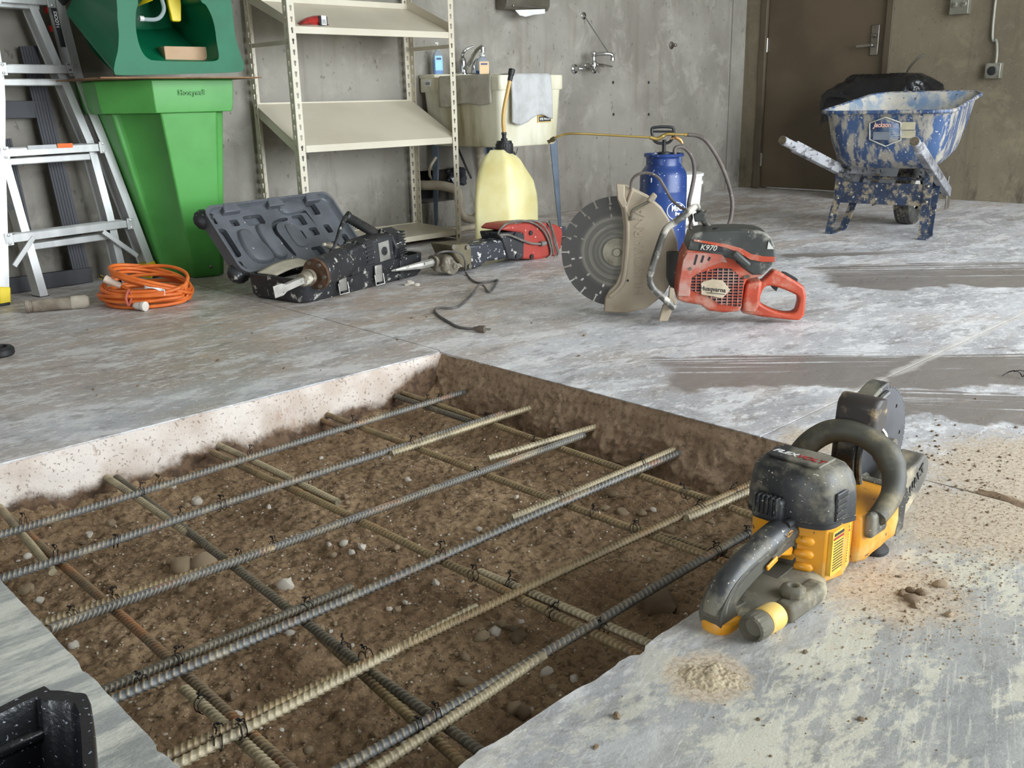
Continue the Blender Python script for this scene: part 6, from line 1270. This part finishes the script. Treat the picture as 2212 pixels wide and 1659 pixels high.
# ================================================================ yellow battery cut-off saw at the pit edge
YS = Fr((1.30, .70), 0); q_ = YS.at
t = thing('battery_saw', 'yellow and black battery cut-off saw standing at the pit edge', 'saw', YS)
M_ye = surf('dusty_yellow_plastic', c8(216, 148, 32), c8(202, 134, 22), vs=5, dust=c8(200, 164, 96), da=.60, ds=11, dw=.12, spk=c8(110, 84, 48), ss=60, st=.68, r=.42, bump=.08)
M_yk = surf('dusty_black_saw_plastic', c8(46, 47, 48), c8(36, 37, 38), vs=6, dust=c8(118, 113, 98), da=.53, ds=12, dw=.10, spk=c8(190, 184, 168), ss=170, st=.68, r=.42, bump=.1)
M_yg = surf('mud_smeared_grip', c8(74, 72, 62), c8(54, 53, 48), vs=7, dust=c8(140, 128, 100), da=.58, ds=9, dw=.10, r=.6, bump=.15)
M_yd = surf('dust_coated_base', c8(98, 93, 78), c8(70, 67, 58), vs=10, dust=c8(164, 154, 128), da=.55, ds=9, dw=.10, r=.75, bump=.25)
def ring(pl, z, k=1., c=(.09, .03)): return [(c[0]+(x-c[0])*k, c[1]+(y-c[1])*k, z) for x, y in pl]
bplan = smo([(.130, -.042), (.050, -.0425), (.038, -.036), (.026, -.012), (.020, .03), (.026, .078), (.042, .100), (.085, .104), (.130, .100)], 2)
MB().loft([ring(bplan, .010, .95), ring(bplan, .020, .99), ring(bplan, .06, 1.0), ring(bplan, .117, 1.0)]).build('main_body', M_ye, t, bevel=.003, smooth=50)
# recess panel with three ribs on the rear right
a, b = Vector((.021, .012, 0)), Vector((.034, -.030, 0)); dv = (b-a).normalized(); nv = Vector((-dv.y*-1, -dv.x, 0)); nv = Vector((dv.y, -dv.x, 0))
for k, z in enumerate((.086, .062, .038)):
    c_ = (a+b)/2+Vector((0, 0, z)); MB().lathe([(.001, -.017), (.0075, -.013), (.009, 0), (.0075, .013), (.001, .017)], 12, c_+nv*.0005, tuple(dv)).build('grip_rib', M_ye, t, smooth=60)
# battery hood
hp = smo([(.116, -.044), (.075, -.047), (.046, -.044), (.026, -.026), (.014, .02), (.018, .078), (.036, .106), (.080, .110), (.116, .104)], 3)
MB().loft([ring(hp, .114, .99), ring(hp, .118, 1.0), ring(hp, .150, .99), ring(hp, .178, .955), ring(hp, .196, .88), ring(hp, .207, .76), ring(hp, .212, .55), ring(hp, .2135, .2)]).build('battery_hood', M_yk, t, smooth=60)
MB().loft([ring(hp, .111, 1.0), ring(hp, .1115, 1.012), ring(hp, .1195, 1.012), ring(hp, .120, 1.0)]).build('hood_seal', M_black, t, smooth=30)
tp = MB().bb((.040, -.018, .2105), (.098, .080, .2150)).build('hood_panel', M_yk, t, bevel=.002)
text('lettering', 'FLEX', .019, plain('white_saw_print', c8(216, 214, 208), .5), tp, (.062, .056, .2156), (0, 0, R(-90)), .0003, 1.05, .0004, .2); text('lettering', 'VOLT', .019, plain('red_saw_print', c8(150, 40, 36), .5), tp, (.062, .010, .2156), (0, 0, R(-90)), .0003, 1.05, .0004, .2)
MB().bb((.052, -.0485, .122), (.108, -.0435, .172)).build('hood_side_vent', M_black, t, bevel=.003)
for k in range(4): MB().bb((.054, -.0498, .126+.011*k), (.106, -.0475, .129+.011*k)).build('vent_slat', M_yk, t)
lt = MB().bb((-.004, .022, .112), (.034, .078, .156)).build('hood_latch', M_yk, t, bevel=.008, seg=3)
for k in range(6): MB().bb((-.0075, .027+.0082*k, .126), (.006, .031+.0082*k, .160)).build('latch_rib', M_yk, lt, bevel=.0015)
cyl(MB(), (-.002, .012, .116), (.02, .012, .116), .009, .009, 14).build('latch_screw', M_black, lt)
# warning label on right side
wl_ = MB().bb((.046, -.0490, .026), (.106, -.0400, .106)).build('warning_label', plain('label_yellow', c8(226, 176, 60), .5), t)
for k in range(11): MB().bb((.051, -.0496, .034+.005*k), (.101, -.0488, .0355+.005*k)).build('label_line', M_ink, wl_)
MB().bb((.049, -.0497, .0905), (.103, -.0488, .0945)).build('label_band', plain('label_red', c8(150, 30, 40), .5), wl_); MB().bb((.051, -.0497, .097), (.101, -.0488, .102)).build('label_title', M_ink, wl_)
# front body
fpl = smo([(.300, -.040), (.250, -.056), (.180, -.060), (.130, -.054), (.118, .03), (.130, .110), (.300, .105)], 2)
MB().loft([ring(fpl, .014, .88, (.22, .03)), ring(fpl, .024, .97, (.22, .03)), ring(fpl, .055, 1., (.22, .03)), ring(fpl, .100, .97, (.22, .03)), ring(fpl, .106, .93, (.22, .03)), ring(fpl, .106, .80, (.22, .03))]).build('motor_body', M_ye, t, bevel=.004, smooth=45)
for k in range(5): MB().bar((.262+.002*k, -.0535+.001*k, .052+.009*k), (.285, -.0475, .055+.009*k), .003, .004).build('motor_vent', surf('brown_slot', c8(150, 96, 34), r=.6), t)
MB().prism([(.285, .015), (.315, .02), (.32, .10), (.30, .112), (.285, .108)], -.052, .10).build('front_plate', M_yk, t, bevel=.004)
MB().loft([[(x, y, 0) for x, y in rrect(.05, .05, .02, 4, .235, -.035)], [(x, y, .006) for x, y in rrect(.05, .05, .02, 4, .235, -.035)], [(x, y, .026) for x, y in rrect(.03, .03, .01, 4, .24, -.02)]]).build('foot', M_black, t, smooth=40)
MB().bb((.05, .04, 0), (.28, .09, .016)).build('underside_skid', M_black, t, bevel=.004)
# loop handle
lp_ = [Vector((.20, .118, .06)), Vector((.21, .122, .11)), Vector((.22, .110, .160)), Vector((.24, .084, .193)), Vector((.25, .050, .207)), Vector((.258, .011, .203)), Vector((.258, -.028, .184)), Vector((.255, -.048, .155)), Vector((.235, -.060, .130)), Vector((.205, -.066, .115)), Vector((.165, -.066, .098))]
sp_ = spline(lp_, 5); rr_ = []
for i in range(len(sp_)): s = i/(len(sp_)-1); rr_.append(.0215 if s < .60 else (.0240 if s < .70 else .0215-.005*(s-.70)/.30))
MB().tube(sp_, rr_, 16).build('loop_handle', M_yg, t, smooth=60)
for i in (16, 24, 32, 40): p = sp_[i]; d_ = (sp_[i+1]-sp_[i-1]).normalized(); o_ = Vector((-1, 0, 0)); MB().lathe([(.001, -.011), (.0045, -.008), (.005, 0), (.0045, .008), (.001, .011)], 10, p+o_*.0165, tuple(d_)).build('handle_pad', M_yd, t, smooth=60)
MB().bb((.14, -.072, .066), (.20, -.054, .112)).build('handle_clamp', M_yk, t, bevel=.008, seg=3)
# rear D handle
hh = [(.048, .108), (.005, .110), (-.066, .098), (-.142, .082), (-.178, .060), (-.196, .035), (-.194, .012), (-.175, .004), (-.10, .006), (.03, .008), (.045, .05)]
hi = [(.018, .076), (-.02, .076), (-.07, .068), (-.128, .052), (-.152, .040), (-.150, .032), (-.09, .032), (.0, .036), (.022, .045)]
MB().prism(smo(hh, 3), .002, .042, holes=[smo(hi, 2)]).build('rear_handle', M_yg, t, bevel=.010, seg=3, smooth=50)
gt = spline([Vector(p) for p in ((.020, .022, .098), (-.015, .022, .100), (-.066, .022, .092), (-.135, .022, .076), (-.172, .022, .053), (-.182, .022, .028))], 5)
MB().tube(gt, [.0235]*10+[.0205]*len(gt[10:]), 14).build('handle_grip', M_yk, t, smooth=60)
MB().prism(smo([(.012, .084), (-.03, .086), (-.075, .076), (-.07, .066), (-.02, .070), (.012, .058)], 2), .004, .040).build('trigger_guard', M_ye, t, bevel=.004)
MB().bar((-.048, -.003, .080), (-.078, -.003, .072), .004, .010).build('yellow_inset', M_ye, t, bevel=.002); MB().prism([(-.02, .068), (-.055, .063), (-.045, .050), (-.03, .052)], .014, .030).build('trigger', M_black, t, bevel=.003)
MB().loft([[(x, y, 0) for x, y in rrect(.085, .05, .022, 5, -.155, .020)], [(x, y, .013) for x, y in rrect(.090, .055, .024, 5, -.154, .020)], [(x, y, .017) for x, y in rrect(.086, .05, .022, 5, -.154, .020)]]).build('handle_cap', M_ye, t, smooth=40)
p = Vector((-.012, .0003, .106)); MB().tube([p+Vector((.007*math.cos(a), -.003-.002*math.sin(a), .004+.006*math.sin(a))) for a in [k*2*math.pi/12 for k in range(12)]], .0008, 5, closed=True).build('lock_symbol', M_ye, t)
# dusty base between handle and body, water connector
MB().loft([[(x, y, .004) for x, y in rrect(.20, .115, .03, 4, -.05, .005)], [(x, y, .022) for x, y in rrect(.20, .115, .03, 4, -.05, .005)], [(x, y, .034) for x, y in rrect(.16, .085, .03, 4, -.04, .008)]]).build('base', M_yd, t, smooth=50)
MB().bb((-.105, -.066, .004), (.012, -.030, .036)).build('water_manifold', M_yd, t, bevel=.010, seg=3)
MB().lathe([(.020, 0), (.021, .004), (.021, .012), (.014, .017), (.008, .018), (.005, .012)], 9, (-.062, -.042, .034)).build('valve_knob', M_yd, t, bevel=.002)
cx0, cx1 = -.182, -.100; ay = Vector((1, -.10, .02)).normalized(); pc = Vector((cx0, -.040, .0235))
rg = lambda r, kn, s: [pc+ay*s+(Vector((0, 1, 0))*math.cos(2*math.pi*k/40)+Vector((0, 0, 1))*math.sin(2*math.pi*k/40))*(r+(kn if k % 2 else 0)) for k in range(40)]
MB().loft([rg(.008, 0, .012), rg(.014, 0, .010), rg(.0185, 0, 0), rg(.0210, .0012, .003), rg(.0215, .0012, .024), rg(.0205, 0, .030)]).build('connector_ring', M_yd, t, smooth=30)
MB().loft([rg(.0205, 0, .031), rg(.0222, 0, .034), rg(.0222, 0, .058), rg(.0205, 0, .064), rg(.012, 0, .07)]).build('hose_connector', surf('worn_yellow_connector', c8(216, 180, 96), c8(232, 206, 150), vs=24, r=.5), t, smooth=40)
# cutting arm, blade, guard
bx, bn, bz_, br_ = .362, .030, .156, .110
MB().prism(smo([(.285, .025), (.31, .105), (.35, .122), (.39, .128), (.415, .138), (.436, .112), (.430, .082), (.385, .052), (.33, .025)], 2), -.040, .008).build('arm_cover', surf('dusty_arm', c8(96, 92, 84), c8(76, 73, 66), vs=8, dust=c8(170, 158, 132), da=.55, ds=9, r=.65, bump=.2), t, bevel=.008, seg=3)
p = Vector((.366, -.0408, .084)); text('lettering', 'DEWALT', .026, M_yk, t, p, (R(90), R(-36), 0), .0012, 1., .0008)
ot = []
for k in range(60): a = 2*math.pi*k/60; ot += [(bx+br_*math.cos(a), bz_+br_*math.sin(a)), (bx+br_*math.cos(a+.07), bz_+br_*math.sin(a+.07)), (bx+(br_-.004)*math.cos(a+.085), bz_+(br_-.004)*math.sin(a+.085))]
hs = [[(bx+.085*math.cos(a)+x, bz_+.085*math.sin(a)+z) for x, z in rrect(.008, .008, .0039, 3)] for a in [k*2*math.pi/8 for k in range(8)]]
MB().prism(ot, bn-.0012, bn+.0012, holes=hs).build('blade', surf('blade_steel', c8(96, 98, 102), c8(80, 82, 86), r=.4, metal=.6), t, smooth=0)
gs_ = [(bx+(br_+.012)*math.cos(R(a)), bz_+(br_+.012)*math.sin(R(a))) for a in range(98, 236, 6)]+[(bx-.035, bz_-.04), (bx-.02, bz_+.02)]
MB().prism(gs_, bn+.004, bn+.024).build('blade_guard', M_yk, t, bevel=.005, seg=2)
MB().prism([(bx+(br_+.014)*math.cos(R(a)), bz_+(br_+.014)*math.sin(R(a))) for a in range(90, 216, 6)]+[(bx+(br_+.003)*math.cos(R(a)), bz_+(br_+.003)*math.sin(R(a))) for a in range(210, 84, -6)], bn-.010, bn+.024).build('guard_rim', M_yk, t, bevel=.003)
MB().tube([(bx+(br_-.004)*math.cos(R(a)), bn-.012, bz_+(br_-.004)*math.sin(R(a))) for a in range(96, 214, 6)], .0065, 8).build('guard_lip', M_yk, t)
cyl(MB(), (bx, bn-.030, bz_), (bx, bn-.012, bz_), .016).build('arbor_bolt', M_steel, t)
MB().prism([(.258, .206), (.264, .258), (.280, .270), (.312, .264), (.318, .214), (.292, .196)], bn-.034, bn+.044).build('guard_handle', surf('mud_caked_handle', c8(58, 52, 48), c8(48, 44, 42), vs=5, dust=c8(170, 148, 112), da=.58, ds=11, dw=.06, r=.55), t, bevel=.010, seg=3)
MB().loft([[(x, y, .185) for x, y in rrect(.04, .035, .01, 3, .285, bn+.030)], [(x, y, .13) for x, y in rrect(.05, .045, .012, 3, .295, bn+.030)], [(x, y, .09) for x, y in rrect(.07, .06, .018, 3, .31, bn+.02)]]).build('guard_stem', M_yk, t, smooth=40)
MB().tube(spline([(.325, bn-.014, .20), (.328, bn-.024, .188), (.325, bn-.026, .174), (.322, bn-.024, .16)], 4), .006, 8).lathe([(.010, 0), (.010, .010)], 12, (.342, bn-.012, .175), (0, -1, 0)).build('water_fitting', M_steel, t)
MB().prism([(.322, .205), (.340, .205), (.331, .222)], bn-.0035, bn-.0014).build('warning_triangle', plain('label_cream', c8(206, 184, 120), .6), t)
# ================================================================ black tub at the near corner
M_tubb = surf('wet_black_plastic', c8(34, 35, 38), c8(26, 27, 29), vs=6, spk=c8(150, 155, 165), ss=160, st=.66, r=.25, bump=.3, bs=150)
TB = [(.288, 1.010), (.283, 1.040), (.264, 1.066), (.240, 1.080), (.03, 1.035), (-.02, .99), (-.05, .82), (-.02, .78), (.18, .70), (.238, .86)]
t = thing('black_tub', 'glossy black plastic tub at the near left corner of the slab', 'tub', loc=(.15, .92, 0))
tz = .150; cen = (.12, .91)
rg = lambda k, z: [(cen[0]+(x-cen[0])*k-.15, cen[1]+(y-cen[1])*k-.92, z) for x, y in smo(TB, 3)]
MB().loft([rg(.80, 0), rg(.86, .02), rg(.955, tz-.02), rg(1.0, tz-.02), rg(1.0, tz-.004), rg(.99, tz), rg(.90, tz), rg(.885, tz-.006), rg(.78, .018)]).build('shell', M_tubb, t, smooth=45)
MB().bb((.0, .125, tz-.05), (.115, .185, tz-.034), ).build('carry_lip', M_tubb, t, bevel=.006)
# ================================================================ dust, crumbs and scraps on the slab
mb = MB(); mp = PZ(1530, 1462)
def mound(s, v):
    dx, dy = (s-.5)*.13, (v-.5)*.15; rho = math.hypot(dx/.044, dy/.052)+.35*mnoise.noise(Vector((dx*22, dy*22, 4)))
    h = .008*max(0, 1-rho)**1.1+.0030*fbm(dx*60, dy*60, 2)*max(0, 1.25-rho)+.0016*mnoise.noise(Vector((dx*190, dy*190, 1)))-.0012-.004*max(0, rho-.9)
    return (mp.x+dx, mp.y+dy, h)
M_dust = soil_mat('concrete_dust', c8(194, 180, 152), c8(178, 162, 134), c8(158, 140, 112), c8(208, 196, 168))
o = sheet(110, 110, mound, 'dust_pile', M_dust, None); tag(o, 'low pile of tan concrete dust on the slab below the yellow saw', 'dust pile')
M_clod = M_st[2]
crd = random.Random(21)
def clod(u, v, d, label=None, m=2, grp='soil crumbs on the slab'):
    p = PZ(u, v); r = d*(p-CAM0).length/FPX/2; o = stm[m][crd.randrange(5)].copy(); COL.objects.link(o); o.name = 'soil_crumb'; o.location = (p.x, p.y, r*.35); o.scale = (r, r*.8, r*.6); o.rotation_euler = (0, 0, crd.uniform(0, 6))
    tag(o, label or 'small brown soil crumb lying on the concrete slab', 'soil crumb', None if label else grp)
clod(1970, 1297, 30, 'largest dark soil clod of the cluster right of the yellow saw'); clod(1950, 1285, 20, 'dark soil clod at the left of the cluster right of the yellow saw'); clod(1990, 1283, 22, 'soil clod at the right of the cluster right of the yellow saw'); clod(1968, 1278, 20, 'soil clod at the back of the cluster right of the yellow saw'); clod(1975, 1310, 20, 'soil clod at the front of the cluster right of the yellow saw')
clod(1332, 1549, 20, 'brown soil clod on the slab left of the dust pile'); clod(1287, 1615, 14, 'brown soil clod at the bottom photo edge'); clod(1860, 1555, 14, 'soil clod alone low on the right slab'); clod(1638, 1555, 10, 'small soil clod right below the dust pile'); clod(2030, 1266, 26, 'ochre soil clod further right than the cluster', 0); clod(2050, 1330, 18, 'ochre soil clod below and right of the cluster', 0); clod(1740, 1410, 12, 'dark soil clod in front of the yellow saw')
clod(885, 616, 22, 'crumbled pale mortar lump in front of the tool case', 1); clod(900, 618, 14, 'small pale mortar lump beside the larger one by the tool case', 1)
for k in range(150):
    s = crd.random()
    if s < .45: u, v = crd.gauss(2080, 90), crd.gauss(1010, 50)
    elif s < .70: u, v = crd.gauss(1960, 90), crd.gauss(1240, 80)
    elif s < .85: u, v = crd.uniform(1300, 2212), crd.uniform(1250, 1650)
    else: u, v = crd.uniform(20, 1300), crd.uniform(640, 860)
    p = PZ(u, v)
    if u > 2205 or (PX0-.02 < p.x < PX1+.03 and PY0-.03 < p.y < PY1+.03): continue
    if 1.09 < p.x < 1.85 and .60 < p.y < .86: continue
    clod(u, v, crd.uniform(3.5, 8))
gsand = MB()
for k in range(2600):
    x, y = (crd.gauss(1.98, .26), crd.gauss(.62, .13)) if crd.random() < .55 else (crd.gauss(1.5, .2), crd.gauss(.52, .08))
    if x < 1.93 and y > .74: continue
    r = .0006+.0016*crd.random()**2; b = len(gsand.v); gsand.v += [(x+p.x*r, y+p.y*r, r*.3+p.z*r*.7) for p in IV]; gsand.f += [tuple(b+i for i in f) for f in JF]
tag(gsand.build('sand_grains', M_st[0], smooth=60, fix=False), 'fine sandy grains scattered beside the yellow saw', 'sand', kind='stuff')
# ridge of soil along the joint on the right
def ridge(s, v):
    y = -.45+1.08*s; w = .030*(.5+.7*abs(fbm(y*5, 1, 1)))*min(1, (1-s)*6+.3); h = .010*math.sin(math.pi*v)*(.5+.8*abs(fbm(y*11, v*2, 3)))
    return (1.925+(v-.5)*2*w+.012*fbm(y*4, 2, 5), y, h-.001)
o = sheet(160, 10, ridge, 'spilled_soil', M_bank, None); tag(o, 'thin ridge of spilled soil along the floor joint right of the yellow saw', 'soil')
o = MB().tube(spline([PZ(2165, 812, .004), PZ(2178, 804, .012), PZ(2192, 801, .02), PZ(2204, 806, .012), PZ(2208, 814, .006), PZ(2216, 808, .02), PZ(2225, 815, .004)], 5), .0014, 6).tube(spline([PZ(2190, 803, .018), PZ(2202, 800, .022), PZ(2216, 803, .012), PZ(2225, 806, .004)], 5), .0014, 6).build('scrap_wire', M_wire); tag(o, 'bent scrap of dark tie wire on the floor at the right photo edge', 'wire')
p = PZ(-2, 768); o = MB().lathe([(.045, 0), (.050, .006), (.050, .022), (.043, .030), (.030, .030), (.028, .018)], 24, (0, 0, 0)).build('rubber_puck', M_black); o.location = p; tag(o, 'black rubber puck lying on the floor at the left photo edge', 'puck')
o = MB().tube([PZ(1374, 1392, -.15), PZ(1400, 1365, -.14)], .0022, 6).build('wire_stub', M_steel); tag(o, 'thin silver wire stub poking from the soil near the large dark rock', 'wire')
# ================================================================ lettering becomes plain meshes
bpy.context.view_layer.update(); dg = bpy.context.evaluated_depsgraph_get()
for o in [x for x in COL.objects if x.type == 'FONT']:
    me = bpy.data.meshes.new_from_object(o.evaluated_get(dg)); n_ = bpy.data.objects.new('lettering', me); COL.objects.link(n_)
    n_.parent = o.parent; n_.matrix_parent_inverse = o.matrix_parent_inverse.copy(); n_.location = o.location; n_.rotation_euler = o.rotation_euler; n_.scale = o.scale
    bpy.data.objects.remove(o)
